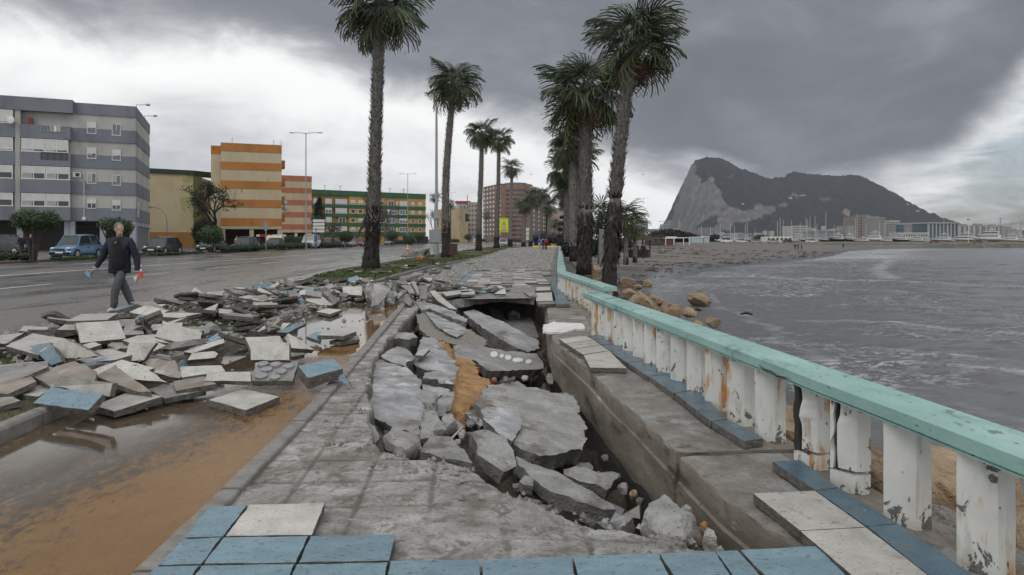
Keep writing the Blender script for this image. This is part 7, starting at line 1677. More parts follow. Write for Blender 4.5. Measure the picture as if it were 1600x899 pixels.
def person(loc, rz, label, jacket, trousers, shoes, hair, pose=None, scale=1., fine=False, vest=None, group=None, inner=None, cuff=None):
    P = dict(pelvis=(0, 0, .93), waist=(0, -.01, 1.08), chest=(0, 0, 1.28), neck=(0, .01, 1.46), head=(0, -.02, 1.62), sl=(-.19, .01, 1.40), sr=(.19, .01, 1.40), el=(-.27, .03, 1.12), er=(.27, .03, 1.12), wl=(-.29, -.04, .86), wr=(.29, -.04, .86),
             hl=(-.095, 0, .90), hr=(.095, 0, .90), kl=(-.11, -.03, .49), kr=(.11, .03, .49), al=(-.11, .05, .09), ar=(.11, .02, .09), tl=(-.12, -.12, .04), tr=(.12, -.15, .04), face=(0, -1, 0))
    P.update(pose or {}); V = {k: Vector(v) for k, v in P.items()}
    root = empty('person', loc, label, 'person', group, rz); root.scale = (scale,)*3
    fd = V['face'].normalized(); sdv = Vector((-fd.y, fd.x, 0)); hd = V['head']
    nm = ['pelvis', 'waist', 'chest', 'neck', 'head', 'sl', 'sr', 'el', 'er', 'wl', 'wr', 'hl', 'hr', 'kl', 'kr', 'al', 'ar', 'tl', 'tr']; ix = {n: i for i, n in enumerate(nm)}
    E_ = [('pelvis', 'waist'), ('waist', 'chest'), ('chest', 'neck'), ('neck', 'head'), ('chest', 'sl'), ('chest', 'sr'), ('sl', 'el'), ('el', 'wl'), ('sr', 'er'), ('er', 'wr'), ('pelvis', 'hl'), ('pelvis', 'hr'), ('hl', 'kl'), ('hr', 'kr'), ('kl', 'al'), ('kr', 'ar'), ('al', 'tl'), ('ar', 'tr')]
    rad = dict(pelvis=.12, waist=.115, chest=.125, neck=.055, head=.07, sl=.06, sr=.06, el=.04, er=.04, wl=.028, wr=.028, hl=.085, hr=.085, kl=.055, kr=.055, al=.04, ar=.04, tl=.03, tr=.03)
    parts = [skin([V[n] for n in nm], [(ix[a], ix[b]) for a, b in E_], [rad[n] for n in nm], 1)]
    m = MB(); Mh = Matrix((sdv, -fd, Vector((0, 0, 1)))).transposed()
    m.ball(hd+Vector((0, 0, .03)), 1, 14, 10, sc=(.076, .094, .112), M=Mh); m.ball(hd+fd*.045+Vector((0, 0, -.055)), 1, 10, 7, sc=(.052, .055, .052), M=Mh); m.ball(hd+fd*.098+Vector((0, 0, .002)), 1, 8, 6, sc=(.015, .024, .024), M=Mh); m.ball(hd+fd*.078+Vector((0, 0, .042)), 1, 8, 6, sc=(.058, .022, .013), M=Mh); m.ball(hd+fd*.084+Vector((0, 0, -.045)), 1, 8, 6, sc=(.026, .014, .010), M=Mh)
    for s in (-1, 1): m.ball(hd+sdv*s*.077+Vector((0, 0, .01))-fd*.005, 1, 8, 6, sc=(.012, .02, .032), M=Mh)
    parts.append(m.mesh('h', mt_skin))
    for s, w_, e_ in ((-1, 'wl', 'el'), (1, 'wr', 'er')):
        d = (V[w_]-V[e_]).normalized(); c = V[w_]+d*.075; a = d.cross(Vector((s, .15, 0))).normalized(); b = d.cross(a); m = MB(); Mp = Matrix((a, b, d)).transposed()
        m.ball(c, 1, 9, 7, sc=(.042, .018, .055), M=Mp)
        if fine:
            for k, (o_, l_) in enumerate(((-.032, .060), (-.011, .072), (.011, .068), (.031, .052))):
                p0 = c+a*o_+d*.035; p1 = p0+d*l_*.6+b*s*.012; p2 = p1+d*l_*.4+b*s*.028; m.tube([p0, p1, p2], [.0105, .0095, .008], 6)
            p0 = c-a*.036-d*.02; m.tube([p0, p0-a*.022+d*.03, p0-a*.025+d*.058], [.012, .011, .009], 6)
        parts.append(m.mesh('hand', mt_skin))
    link('body', join_remesh(parts, .0075 if fine else .016, [mt_skin]), root)
    sub = 2 if fine else 1
    # jacket
    hem = V['pelvis']+Vector((0, 0, -.03)); jl = {'a': hem, 'b': V['waist'], 'c': V['chest'], 'd': V['neck']+Vector((0, .015, -.03)), 'sl': V['sl'], 'sr': V['sr'], 'el': V['el'], 'er': V['er'], 'wl': V['wl']*.93+V['el']*.07, 'wr': V['wr']*.93+V['er']*.07}
    k = list(jl); xi = {n: i for i, n in enumerate(k)}
    jm = skin([jl[n] for n in k], [(xi[a], xi[b]) for a, b in (('a', 'b'), ('b', 'c'), ('c', 'd'), ('c', 'sl'), ('c', 'sr'), ('sl', 'el'), ('el', 'wl'), ('sr', 'er'), ('er', 'wr'))], [(.155, .205)if 0 else .175, .165, .165, .075, .09, .09, .07, .07, .05, .05], sub)
    if fine:
        def loft(secs, n=18):
            m_ = MB(); vs_ = []
            for z, cx, cy, rx, ry in secs:
                for j in range(n):
                    t = 2*math.pi*j/n; vs_.append((cx+rx*math.copysign(abs(math.cos(t))**.85, math.cos(t)), cy+ry*math.sin(t), z))
            K = len(secs); m_.add(vs_, [(i*n+j, i*n+(j+1) % n, (i+1)*n+(j+1) % n, (i+1)*n+j) for i in range(K-1) for j in range(n)]+[tuple(range(n-1, -1, -1)), tuple(range((K-1)*n, K*n))]); return m_
        tm_ = loft([(.79, .0, .0, .195, .135), (.84, .0, .0, .215, .15), (.95, 0, 0, .212, .148), (1.08, 0, 0, .205, .142), (1.22, 0, 0, .212, .142), (1.34, .005, 0, .215, .135), (1.42, .005, 0, .19, .112), (1.47, .005, 0, .125, .09), (1.525, .005, .005, .082, .078)]).mesh('t', jacket)
        b_ = bmesh.new(); b_.from_mesh(jm); b_.from_mesh(tm_); b_.to_mesh(jm); b_.free(); jm.polygons.foreach_set('use_smooth', [True]*len(jm.polygons))
    jm.materials.clear(); jm.materials.append(jacket)
    for v in jm.vertices:
        v.co.x *= 1.0; q = v.co; 
        if fine: v.co = q+Vector((mnoise.noise(q*11), mnoise.noise(q*11+Vector((5, 5, 5))), 0))*.012
    link('jacket', jm, root)
    if inner:
        im = skin([V['pelvis']+Vector((0.0, -.075, -.06)), V['waist']+Vector((0.0, -.085, 0)), V['chest']+Vector((0.0, -.085, 0)), V['chest']+Vector((0, -.065, .11)), V['neck']+Vector((0, -.01, .0))], [(0, 1), (1, 2), (2, 3), (3, 4)], [.125, .132, .132, .115, .066], sub); im = loft([(.85, .02, -.03, .12, .11), (.89, .025, -.04, .155, .14), (1.05, .025, -.04, .16, .14), (1.22, .02, -.038, .165, .134), (1.36, 0, -.036, .14, .114), (1.45, 0, -.028, .09, .088), (1.50, 0, -.018, .060, .066)]).mesh('sweater', inner, smooth=True); link('sweater', im, root)
        m = MB(); m.tube([V['neck']+Vector((0, -.07, -.035)), V['chest']+Vector((0, -.185, .08))], [.012, .006], 5); m.build('zip', mt_metal, root)
        m = MB(); m.ball(V['neck']+Vector((.01, -.062, .0)), .028, 8, 6, sc=(1.1, .6, .9)); m.build('shirt_collar', mt_wht, root)
    if cuff:
        for w_, e_ in (('wl', 'el'), ('wr', 'er')):
            d = (V[w_]-V[e_]).normalized(); m = MB(); m.tube([V[w_]-d*.03, V[w_]-d*.005], [.053, .05], 10); m.build('cuff', cuff, root)
    if vest:
        vm = skin([V['waist'], V['chest'], V['neck']+Vector((0, 0, -.04))], [(0, 1), (1, 2)], [.18, .185, .09], 1); vm.materials.clear(); vm.materials.append(vest); link('vest', vm, root)
    k = ['pelvis', 'hl', 'hr', 'kl', 'kr', 'al', 'ar']; xi = {n: i for i, n in enumerate(k)}
    tm = skin([V[n]+(Vector((0, 0, -.03)) if n in ('al', 'ar') else Vector((0, 0, .03)) if n == 'pelvis' else Vector()) for n in k], [(xi[a], xi[b]) for a, b in (('pelvis', 'hl'), ('pelvis', 'hr'), ('hl', 'kl'), ('hr', 'kr'), ('kl', 'al'), ('kr', 'ar'))], [.115, .098, .098, .086, .086, .068, .068], sub); tm.materials.clear(); tm.materials.append(trousers)
    if fine:
        for v in tm.vertices: q = v.co; v.co = q+Vector((mnoise.noise(q*13), mnoise.noise(q*13+Vector((5, 5, 5))), 0))*.014
    link('trousers', tm, root)
    for a_, t_ in (('al', 'tl'), ('ar', 'tr')):
        d = (V[t_]-V[a_]); d.z = 0; d.normalize(); c = V[a_]+d*.06; c.z = max(.045, V[a_].z-.045); m = MB(); Mp = Matrix((Vector((-d.y, d.x, 0)), d, Vector((0, 0, 1)))).transposed(); m.ball(c, 1, 10, 7, sc=(.05, .145, .05), M=Mp); m.build('shoe', shoes, root, smooth=True)
    m = MB(); m.ball(hd+Vector((0, 0, .055))-fd*.022, 1, 14, 10, sc=(.088, .100, .102), M=Mh, rough=.06)
    hm = m.mesh('hair', hair, smooth=True); bm = bmesh.new(); bm.from_mesh(hm)
    bmesh.ops.delete(bm, geom=[v for v in bm.verts if (v.co-hd).dot(fd) > .055 and (v.co-hd).z < .105 or (v.co-hd).z < -.035], context='VERTS'); bm.to_mesh(hm); bm.free(); link('hair', hm, root)
    return root, V
navy = flat('navy_jacket_cloth', (.014, .016, .032), .75); black = flat('black_knit', (.012, .012, .013), .9); greyt = flat('grey_trouser_cloth', (.10, .105, .115), .85); gh = flat('grey_hair', (.17, .17, .17), .8, var=.35); dk = flat('dark_cloth', (.02, .02, .024), .85); jean = flat('denim', (.10, .13, .20), .85); brh = flat('dark_hair', (.03, .025, .02), .7)
MP = W(187, 488, -.045)
root, V = person((MP.x, MP.y, -.05), 0, 'grey haired man in open navy jacket walking past the heap of tiles', navy, greyt, flat('white_trainers', (.62, .62, .62), .6), gh, dict(
    pelvis=(.0, 0, .95), waist=(.0, -.01, 1.10), chest=(.0, .0, 1.30), neck=(.0, .0, 1.49), head=(.01, -.035, 1.655), sl=(-.205, .0, 1.43), sr=(.215, .0, 1.43), el=(-.345, .03, 1.13), er=(.335, .03, 1.08), wl=(-.47, -.05, .88), wr=(.375, -.03, .80),
    hl=(-.105, 0, .92), hr=(.105, -.02, .92), kr=(-.005, -.13, .50), ar=(-.09, -.07, .10), tr=(-.08, -.22, .05), kl=(.03, .10, .52), al=(.14, .22, .14), tl=(.24, .13, .07), face=(.72, -.68, -.05)), 1.02, True, inner=black, cuff=flat('pale_cuff', (.40, .40, .40), .8))
hp = root.location+V['wl']*1.02; m = MB()
for i, (dx, dz) in enumerate(((0, 0), (-.035, -.02), (-.07, -.03))):
    m.box(dx-.045, dx, -.035+.01*i, -.03+.01*i, dz-.06+.015*i, dz+.03, Matrix.Rotation(.3*i, 4, 'Y'))
o = fix(m.build('face_mask', flat('mask_blue', (.22, .40, .52), .8), None, hp+Vector((-.04, -.05, -.10)))); tag(o, 'crumpled light blue face mask held in the fingers of the walking man', 'face mask')
hp = root.location+V['wr']*1.02; m = MB(); m.ball((0, 0, 0), .036, 9, 7, sc=(1.1, .8, 1.2), rough=.8); o = m.build('paper_tissue', mt_wht, None, hp+Vector((-.01, -.05, -.12))); tag(o, 'white paper tissue held in the lowered hand of the walking man', 'tissue')
stride = dict(kl=(-.1, -.16, .50), al=(-.1, -.20, .10), tl=(-.1, -.36, .06), kr=(.1, .06, .50), ar=(.1, .24, .12), tr=(.1, .10, .05))
bluec = flat('blue_coat', (.03, .10, .36), .7); redc = flat('red_jacket_cloth', (.42, .02, .02), .7); palec = flat('pale_cloth', (.45, .43, .40), .8)
person((at(843, 100), 100, -.05), 0, 'walker in blue coat and pale trousers coming along the far promenade', bluec, palec, dk, brh, stride)
r_, V2 = person((at(848.3, 94), 94, -.05), R(180), 'walker in jeans carrying a dark backpack beside the red jacket', palec, jean, dk, brh, stride)
m = MB(); m.box(-.16, .16, .12, .32, 1.02, 1.42); fix(m.build('backpack', dk, r_))
person((at(853, 94), 94, -.05), R(180), 'walker in red jacket and dark trousers seen from behind', redc, dk, dk, brh, stride)
person((at(34, 56), 56, .12), R(60), 'pedestrian in dark blue clothes before the grey flats', navy, dk, dk, brh, stride); person((at(47.5, 57), 57, .12), R(80), 'pedestrian in black half hidden by the umbrella shaped tree', black, dk, dk, brh)
person((at(370, 88), 88, .12), 0, 'person in lime yellow safety vest behind the hedge', palec, dk, dk, brh, vest=flat('lime_vest', (.45, .75, .25), .7))
person((at(503.5, 110), 110, .14), R(190), 'person in greenish grey coat and jeans by the blue sign post', flat('greenish_cloth', (.07, .085, .075), .8), jean, dk, brh)
for i, (a, Y, lab) in enumerate([(1242.5, 195, 'beach walker in black standing at the west of a group of three'), (1247, 198, 'beach walker in dark clothes in the middle of a group of three'), (1252.5, 193, 'beach walker in black stooping at the east of a group of three'), (1317.5, 240, 'lone dark figure standing on the far end of the beach')]):
    person((at(a, Y), Y, ground_z(at(a, Y), Y)-.02), R(40*i), lab, black, dk, dk, brh, stride if i % 2 else None)
for i, (a, lab) in enumerate([(994, 'dark figure leaning under the beach shelter'), (1005, 'dark figure standing at the open side of the beach shelter')]):
    person((at(a, 72), 72, -.6), R(150), lab, dk, dk, dk, brh, None, .95)
# ---------------------------------------------------------------- beach and harbour
mt_thatch = pm('thatch', [(.3, (.03, .025, .02)), (.7, (.08, .06, .045))], 8, 6, (.8, .95), 0, 0, stretch=(1, 1, .3))
Y = 76; root = empty('beach_shelter', (at(996, Y), Y, -.6), 'dark thatched beach shelter on posts beside the low palms', 'shelter'); m = MB(); m.tube([(0, 0, 1.9), (0, 0, 2.35), (0, 0, 2.8)], [1.9, 1.4, .1], 12); m.build('roof', mt_thatch, root)
for k in range(6): m = MB(); m.tube([(1.4*math.cos(k), 1.2*math.sin(k), 0), (1.4*math.cos(k), 1.2*math.sin(k), 2.0)], .07, 6); m.build('post', mt_wood, root)
m = MB(); m.box(-1.3, 1.2, -.5, -.3, 0, .9); fix(m.build('counter', mt_thatch, root))
Y = 190; root = empty('beach_bar', (at(1033, Y), Y, -.3), 'low brown and white beach bar with flat roof behind the goals', 'building'); m = MB(); m.box(-3.8, 4.0, 0, 4, 0, 1.9); fix(m.build('wall', flat('brown_boards', (.12, .06, .045), .8), root)); m = MB(); m.box(-4.2, -.2, -.5, 4, 1.95, 2.15); m.box(-.1, 4.3, -.3, 4, 1.9, 2.5); fix(m.build('roof', mt_wht, root)); m = MB()
for s in (-3.2, -1.4): m.box(s, s+1.3, -.08, .0, .5, 1.7)
fix(m.build('window', mt_glass, root)); m = MB(); m.prism([(-5, -1), (1, -1), (1, 3), (-5, 3)], 2.2, 2.9); fix(m.build('pitched_roof', mt_thatch, root))
def goal(px, Y, wpx, hpx, label):
    w = wpx*Y/F/2; h = hpx*Y/F; z = ht(383.5, Y); root = empty('football_goal', (at(px, Y), Y, z), label, 'football goal', 'beach football goals'); m = MB(); m.box(-w, -w+.16, -.08, .08, 0, h); fix(m.build('upright', mt_wht, root)); m = MB(); m.box(w-.16, w, -.08, .08, 0, h); fix(m.build('upright', mt_wht, root)); m = MB(); m.box(-w+.16, w-.16, -.08, .08, h-.16, h); fix(m.build('crossbar', mt_wht, root))
goal(1054, 160, 29, 12, 'pale goal frame standing behind the white one on the beach'); goal(1065, 150, 25, 12.5, 'white football goal frame on the beach')
for i, (x0, x1, y0, lab) in enumerate([(1081, 1099, 371.5, 'pale blue beach hut with a flat white roof'), (1100, 1108.5, 370.5, 'narrow pale blue hut beside the larger beach hut')]):
    Y = 205; z = ht(379.5, Y); root = empty('beach_hut', (at((x0+x1)/2, Y), Y, z), lab, 'hut'); w = (x1-x0)*Y/F/2; h = ht(y0, Y)-z; m = MB(); m.box(-w, w, 0, 3, 0, h); fix(m.build('wall', flat('pale_blue_boards%d' % i, (.42, .52, .55), .6), root)); m = MB(); m.box(-w-.1, w+.1, -.2, 3.2, h, h+.22); fix(m.build('roof', mt_wht, root))
for i, (a, Y, p_, k, lab) in enumerate([(1135, 260, pw, 'van', 'white van parked above the beach'), (1159, 265, pw, 'sedan', 'white car parked above the beach near two masts'), (1208, 268, ps, 'sedan', 'pale car parked before the low white harbour office'), (1232, 270, pk, 'hatch', 'dark car parked before the low white harbour office'), (1268, 272, pw, 'hatch', 'white car behind the group of three on the beach'), (1182, 275, ps, 'hatch', 'silver car on the road above the beach')]):
    car(at(a, Y), Y, R(90), 4.4, 1.8, 2.0 if k == 'van' else 1.5, p_, lab, k, ht(379.5, Y), False, group='cars parked above the beach')
car(at(1529, 300), 300, R(90), 4.4, 1.8, 1.6, pd, 'dark red car parked on the harbour mole', 'hatch', ht(380.8, 300), False, group='cars parked above the beach'); car(at(1461, 310), 310, R(90), 4.4, 1.8, 1.5, pd, 'maroon car among the boats on the mole', 'hatch', ht(380, 310), False, group='cars parked above the beach')
# stone mole closing the bay
xs = np.linspace(112, 560, 300); prof = np.linspace(0, 1, 14)
Xm, T = np.meshgrid(xs, prof, indexing='ij'); Ym = 266+(Xm-135)*.045+T*9-2.5
Zm = -2.6+2.35*sstep(T, .0, .42)+.0*T+.55*fbm(Xm*.9, T*7, 4, 3)*(1-sstep(T, .42, .6))
mm = pm('mole_stone', [(.3, (.055, .045, .036)), (.5, (.13, .11, .085)), (.7, (.24, .215, .175))], .9, 9, (.7, .95), 2, .2, speck=[((.085, .095, .045), .25, .5, .6)])
tag(link('harbour_mole', grid_mesh('harbour_mole', np.stack([Xm, Ym, Zm], -1), mm, smooth=False)), 'low rough stone mole with a grassy top closing the bay', 'mole')
# masts with their yachts
def yacht(px, Y, ytop, label, L=10, hull=mt_wht, z=None):
    z0 = ht(379, Y) if z is None else z; root = empty('sailing_boat', (at(px, Y), Y, z0), label, 'sailing boat', 'sailing boats laid up at the harbour'); rows = []
    for t, w, d, tp in ((0, .05, .25, 1.75), (.2, 1.1, .9, 1.55), (.5, 1.55, 1.1, 1.4), (.8, 1.4, 1.0, 1.4), (1, 1.0, .6, 1.45)):
        x = -L/2+L*t; rows += [(x, -w, tp), (x, -w*.8, tp-d*.6), (x, 0, tp-d), (x, w*.8, tp-d*.6), (x, w, tp)]
    m = MB(); m.add(rows, [(i*5+j, i*5+j+1, i*5+j+6, i*5+j+5) for i in range(4) for j in range(4)]+[tuple(i*5+4 for i in range(5))+tuple(i*5 for i in range(4, -1, -1)), (20, 21, 22, 23, 24)]); fix(m.build('hull', hull, root))
    m = MB(); m.box(-L*.18, L*.2, -.8, .8, 1.4, 1.95); fix(m.build('cabin', mt_wht, root)); m = MB(); m.box(-L*.15, L*.17, -.82, .82, 1.6, 1.8); fix(m.build('window', mt_glass, root))
    h = ht(ytop, Y)-z0; m = MB(); m.tube([(-.6, 0, 1.4), (-.6, 0, h)], [.22, .15], 6); mt = m.build('mast', flat('mast_alloy', (.50, .51, .52), .5) if 'mast_alloy' not in MATS else MATS['mast_alloy'], root); m = MB(); m.tube([(-.6, 0, 2.6), (3.2, 0, 2.7)], .12, 5); m.tube([(-.6, -1, h*.6), (-.6, 1, h*.6)], .05, 4); m.build('boom', MATS['mast_alloy'], mt)
    m = MB()
    for s in (-1, 1): m.box(s*1.5-.1, s*1.5+.1, -.6, .6, 0, 1.0)
    m.build('cradle', mt_dark, root); return root
masts = [(1127, 351), (1142.5, 345), (1149, 354), (1166, 352), (1169, 348), (1216.5, 346), (1220.5, 340), (1225.5, 344), (1238.5, 345), (1252, 348), (1261, 340), (1263.5, 343), (1267, 337), (1275, 338), (1278, 349), (1292, 331), (1305, 351), (1316, 354), (1338, 341), (1341, 333), (1376, 346), (1384, 345), (1400, 352), (1420, 354), (1451, 350), (1483, 352), (1487, 351), (1552, 352), (1570, 356), (1097, 352), (1112, 355), (1181, 357), (1197, 358), (1311, 356), (1355, 350)]
wh = ['nearest the beach huts', 'above the white van', 'above the parked white car', 'before the low white harbour office', 'beside the pale slab block', 'in front of the grey boat hall', 'below the castle tower', 'beside the glass block', 'by the long white pavilion', 'before the pillared glass block', 'before the pale towers of the bay']
for i, (a, t) in enumerate(masts):
    Y = 395+(i*37 % 90); w = wh[0 if a < 1120 else 1 if a < 1145 else 2 if a < 1200 else 3 if a < 1240 else 4 if a < 1270 else 5 if a < 1330 else 6 if a < 1350 else 7 if a < 1390 else 8 if a < 1445 else 9 if a < 1500 else 10]
    yacht(a, Y, t, f'laid up yacht with a {"tall" if t < 345 else "medium" if t < 351 else "short"} bare mast {w}', 8+i % 4, [mt_wht, mt_wht, mt_dark, MATS['navy_car_paint']][i % 4])
MK = lambda *l: [(t, (at(a, 440), 440)) for a, t in l]
relabel([(o['label'].split(' bare mast')[0]+' bare mast', o) for o in SC.objects if o.name.startswith('sailing_boat')], MK((1090, 'the beach huts'), (1134, 'the white van'), (1160, 'the parked white car'), (1218, 'the low white harbour office'), (1250, 'the pale ribbed slab'), (1290, 'the boat hall'), (1345, 'the scaffolded tower'), (1378, 'the narrow pale tower'), (1428, 'the long white pavilion'), (1475, 'the pillared glass block'), (1555, 'the pale bay towers')))
def cruiser(px, Y, L, label, H=1.0, dark_=False):
    z0 = ht(379, Y); root = empty('motor_boat', (at(px, Y), Y, z0), label, 'motor boat', 'motor boats on the hard'); rows = []
    for t, w, d, tp in ((0, .05, .3, 2.4), (.15, 1.1, 1.1, 2.2), (.5, 1.7, 1.3, 1.9), (1, 1.6, 1.2, 1.75)):
        x = -L/2+L*t; rows += [(x, -w, tp*H), (x, -w*.9, (tp-d*.5)*H), (x, 0, (tp-d)*H), (x, w*.9, (tp-d*.5)*H), (x, w, tp*H)]
    m = MB(); m.add(rows, [(i*5+j, i*5+j+1, i*5+j+6, i*5+j+5) for i in range(3) for j in range(4)]+[tuple(i*5+4 for i in range(4))+tuple(i*5 for i in range(3, -1, -1)), (15, 16, 17, 18, 19)]); fix(m.build('hull', mt_dark if dark_ else mt_wht, root))
    m = MB(); m.prism([(-L*.22, -1.2), (L*.40, -1.3), (L*.40, 1.3), (-L*.22, 1.2)], 1.8*H, 3.1*H); m.prism([(-L*.05, -1), (L*.34, -1.1), (L*.34, 1.1), (-L*.05, 1)], 3.35*H, 4.4*H); fix(m.build('superstructure', mt_wht, root)); m = MB(); m.prism([(-L*.24, -1.25), (L*.3, -1.35), (L*.3, 1.35), (-L*.24, 1.25)], 2.3*H, 2.75*H); m.prism([(-L*.06, -1.05), (L*.3, -1.15), (L*.3, 1.15), (-L*.06, 1.05)], 3.6*H, 4.1*H); fix(m.build('window', mt_glass, root))
    m = MB(); m.tube([(L*.15, 0, 4.3*H), (L*.2, 0, 5.6*H)], .12, 5); m.box(L*.1, L*.25, -1.2, 1.2, 5.0*H, 5.2*H); fix(m.build('radar_arch', mt_wht, root)); return root
for a, Y, L, H, d_, lab in [(1306, 370, 9, 1.0, True, 'dark keeled motor boat propped up before the grey hall'), (1324, 380, 8, .95, True, 'smaller propped motor boat with dark bottom beside the grey hall'), (1362, 360, 11, 1.15, False, 'white flybridge cruiser in front of the glass block'), (1404, 380, 10, .8, True, 'dark hulled boat in front of the long white pavilion'), (1430, 385, 9, .7, False, 'low white boat before the long pavilion'), (1470, 372, 11, .95, False, 'white cruiser beside the pillared glass block'), (1504, 360, 13, 1.05, False, 'white motor yacht with twin radar domes'), (1541, 352, 17, 1.3, False, 'largest white motor yacht with a raked arch'), (1575, 365, 11, .9, False, 'white boat east of the largest motor yacht'), (1593, 375, 8, .7, False, 'small white boat at the east end of the mole'), (1345, 355, 8, .55, False, 'small white boat low on the ground below the castle tower'), (1384, 350, 6, .5, False, 'tiny white dinghy on the mole')]:
    cruiser(a, Y, L, lab, H, d_)
p = (at(1513, 330), 330); root = empty('flagpole', (p[0], p[1], ht(380, 330)), 'white flagpole with a dark flag at the harbour mole', 'flagpole'); m = MB(); m.tube([(0, 0, 0), (0, 0, ht(343, 330)-root.location.z)], .15, 6); m.build('pole', mt_wht, root); m = MB(); m.box(-.6, .6, -.03, .03, ht(344.5, 330)-root.location.z, ht(342.5, 330)-root.location.z); fix(m.build('flag', mt_dark, root))
block('low white harbour office with a row of dark windows', 1198, 1238, 330, 370, mt_wht, depth=8, base=ht(379, 330), wn=6, wm=1, wmat=mt_glass)
block('long grey boat hall behind the masts', 1275, 1336, 470, 362, mgr, depth=20, base=-.5, roofc=(mt_metal, .5))
block('grey shed beside the boat hall', 1325, 1334, 460, 353, mgr, depth=10, base=-.5)
block('long white pavilion of the marina', 1403, 1450, 520, 365, mlt, depth=12, base=-.5, wn=12, wm=2, wmat=mt_glassg, roofc=(mt_wht, .6))
# the town at the foot of the rock
mt_tg = flat('teal_glass', (.07, .13, .15), .3); mt_cl = stained('town_concrete', (.30, .29, .275), .85, .02); mt_tw = stained('town_white', (.46, .45, .44), .85, .02); mt_br = stained('town_brown', (.26, .21, .18), .85, .02)
tw = [('dark grey rounded tower alone on the isthmus', 1001, 1012.5, 1300, 345, mgr, 3, 8), ('grey slab behind the beach bar', 1018, 1037, 1500, 358, mgr, 5, 3), ('tall grey block at the foot of the cliff', 1037, 1048, 1500, 350.5, mgr, 3, 7), ('cream block at the foot of the cliff', 1045, 1057, 1450, 357, mcr, 3, 5), ('white box building above the dark beach shelter', 998, 1015, 420, 362.5, mlt, 0, 0), ('pale flats below the lower cliff', 1098, 1117, 1500, 356, mt_cl, 5, 6), ('reddish low building below the cliff', 1086, 1096, 1300, 365, stained('town_red', (.27, .14, .11)), 3, 2), ('pale low block below the lower cliff', 1130, 1150, 1400, 365, mt_tw, 5, 2), ('white houses scattered below the green slope', 1152, 1162, 1350, 364, mt_tw, 3, 3), ('pale ribbed slab block behind the masts', 1239, 1262, 1000, 353, mt_tw, 11, 6), ('unfinished tower wrapped in scaffolding', 1338, 1353, 1000, 338, mt_br, 3, 9), ('brown block on the hillside behind the scaffolded tower', 1347, 1360, 1500, 336, mt_br, 4, 4), ('stepped glass block of the marina', 1351, 1374, 1050, 342, mt_tg, 5, 7), ('pale upper block over the glass block', 1356, 1374, 1300, 338.5, mt_cl, 4, 4), ('narrow pale tower beside the glass block', 1373, 1383.5, 900, 340, mt_cl, 3, 10), ('ribbed pale block of the marina', 1385, 1397.5, 850, 349, mt_cl, 4, 7), ('teal glass block behind the pavilion', 1397, 1412, 1100, 351, mt_tg, 4, 5), ('domed pale building on the slope', 1389, 1406, 1500, 344.5, mt_tw, 5, 4), ('pale row over the pavilion', 1412, 1431, 1300, 348.5, mt_tw, 6, 4), ('pale block next to the pillared glass block', 1431, 1452, 1200, 351, mt_cl, 6, 6), ('pillared glass block with a flat white roof', 1450, 1497, 1000, 349.5, mt_tg, 0, 0), ('pale tower block of the bay front with a roof box', 1497, 1518, 1150, 353, mt_cl, 5, 7), ('paired pale tower blocks of the bay front', 1519, 1545, 1170, 352.5, mt_cl, 6, 7), ('pale tower block of the bay front beside a crane', 1546, 1563, 1190, 353.5, mt_cl, 4, 7), ('slim pale tower block of the bay front', 1564, 1573, 1210, 355, mt_cl, 3, 7), ('last pale tower block of the bay front', 1574, 1583, 1230, 356.5, mt_cl, 3, 7), ('low brown town edge at the east of the bay', 1584, 1640, 1500, 360, mt_br, 14, 3), ('long low grey quay building behind the masts', 1166, 1200, 1100, 366, mgr, 9, 2), ('low building strip between pale slab and boat hall', 1262, 1276, 900, 365, mt_tw, 4, 2), ('low town houses below the castle', 1300, 1338, 1500, 358, mt_cl, 11, 4)]
for lab, x0, x1, Y, top, mat, wn, wm in tw:
    B_, F_ = block(lab, x0, x1, Y, top, mat, depth=40, base=-1, wn=wn, wm=wm, wmat=mt_glass)
    if 'pillared' in lab:
        for i in range(9): m = MB(); s = F_.L*i/8.2; F_.box(m, s, s+1.5, -1, ht(349.5, Y), -.5, 1.5); fix(m.build('pillar', mt_tw, B_))
        m = MB(); F_.box(m, -1.5, F_.L+1.5, ht(349.5, Y), ht(349.5, Y)+1.6, -40, 2.5); fix(m.build('roof', mt_tw, B_))
    if 'tower block' in lab:
        m = MB(); zt = ht(top, Y); F_.box(m, F_.L*.3, F_.L*.65, zt, zt+3, -12, -2); fix(m.build('roof_box', mt_cl, B_))
        for i in range(3): m = MB(); s = F_.L*(.02+.36*i); F_.box(m, s, s+F_.L*.13, -1, zt-1, -.5, 1.8); fix(m.build('stair_column', mt_tw, B_))
qq = random.Random(21)
for i in range(64):
    a = qq.choice((qq.uniform(1060, 1240), qq.uniform(1240, 1345), qq.uniform(1390, 1600))); Y = qq.uniform(1350, 2000); w = qq.uniform(3, 9); tp = qq.uniform(361, 369) if a < 1240 else qq.uniform(352, 366) if a < 1345 else qq.uniform(356, 366)
    block('small town building among the houses at the foot of the rock', a, a+w, Y, tp, qq.choice((mt_cl, mt_tw, mt_br, mt_tw, mcr)), depth=15, base=-1, wn=0, name='town_house'); o_ = [o for o in SC.objects if o.name.startswith('town_house')][-1]; o_['group'] = 'small town buildings at the foot of the rock'
MT = lambda *l: [(t, (at(a, 1650), 1650)) for a, t in l]
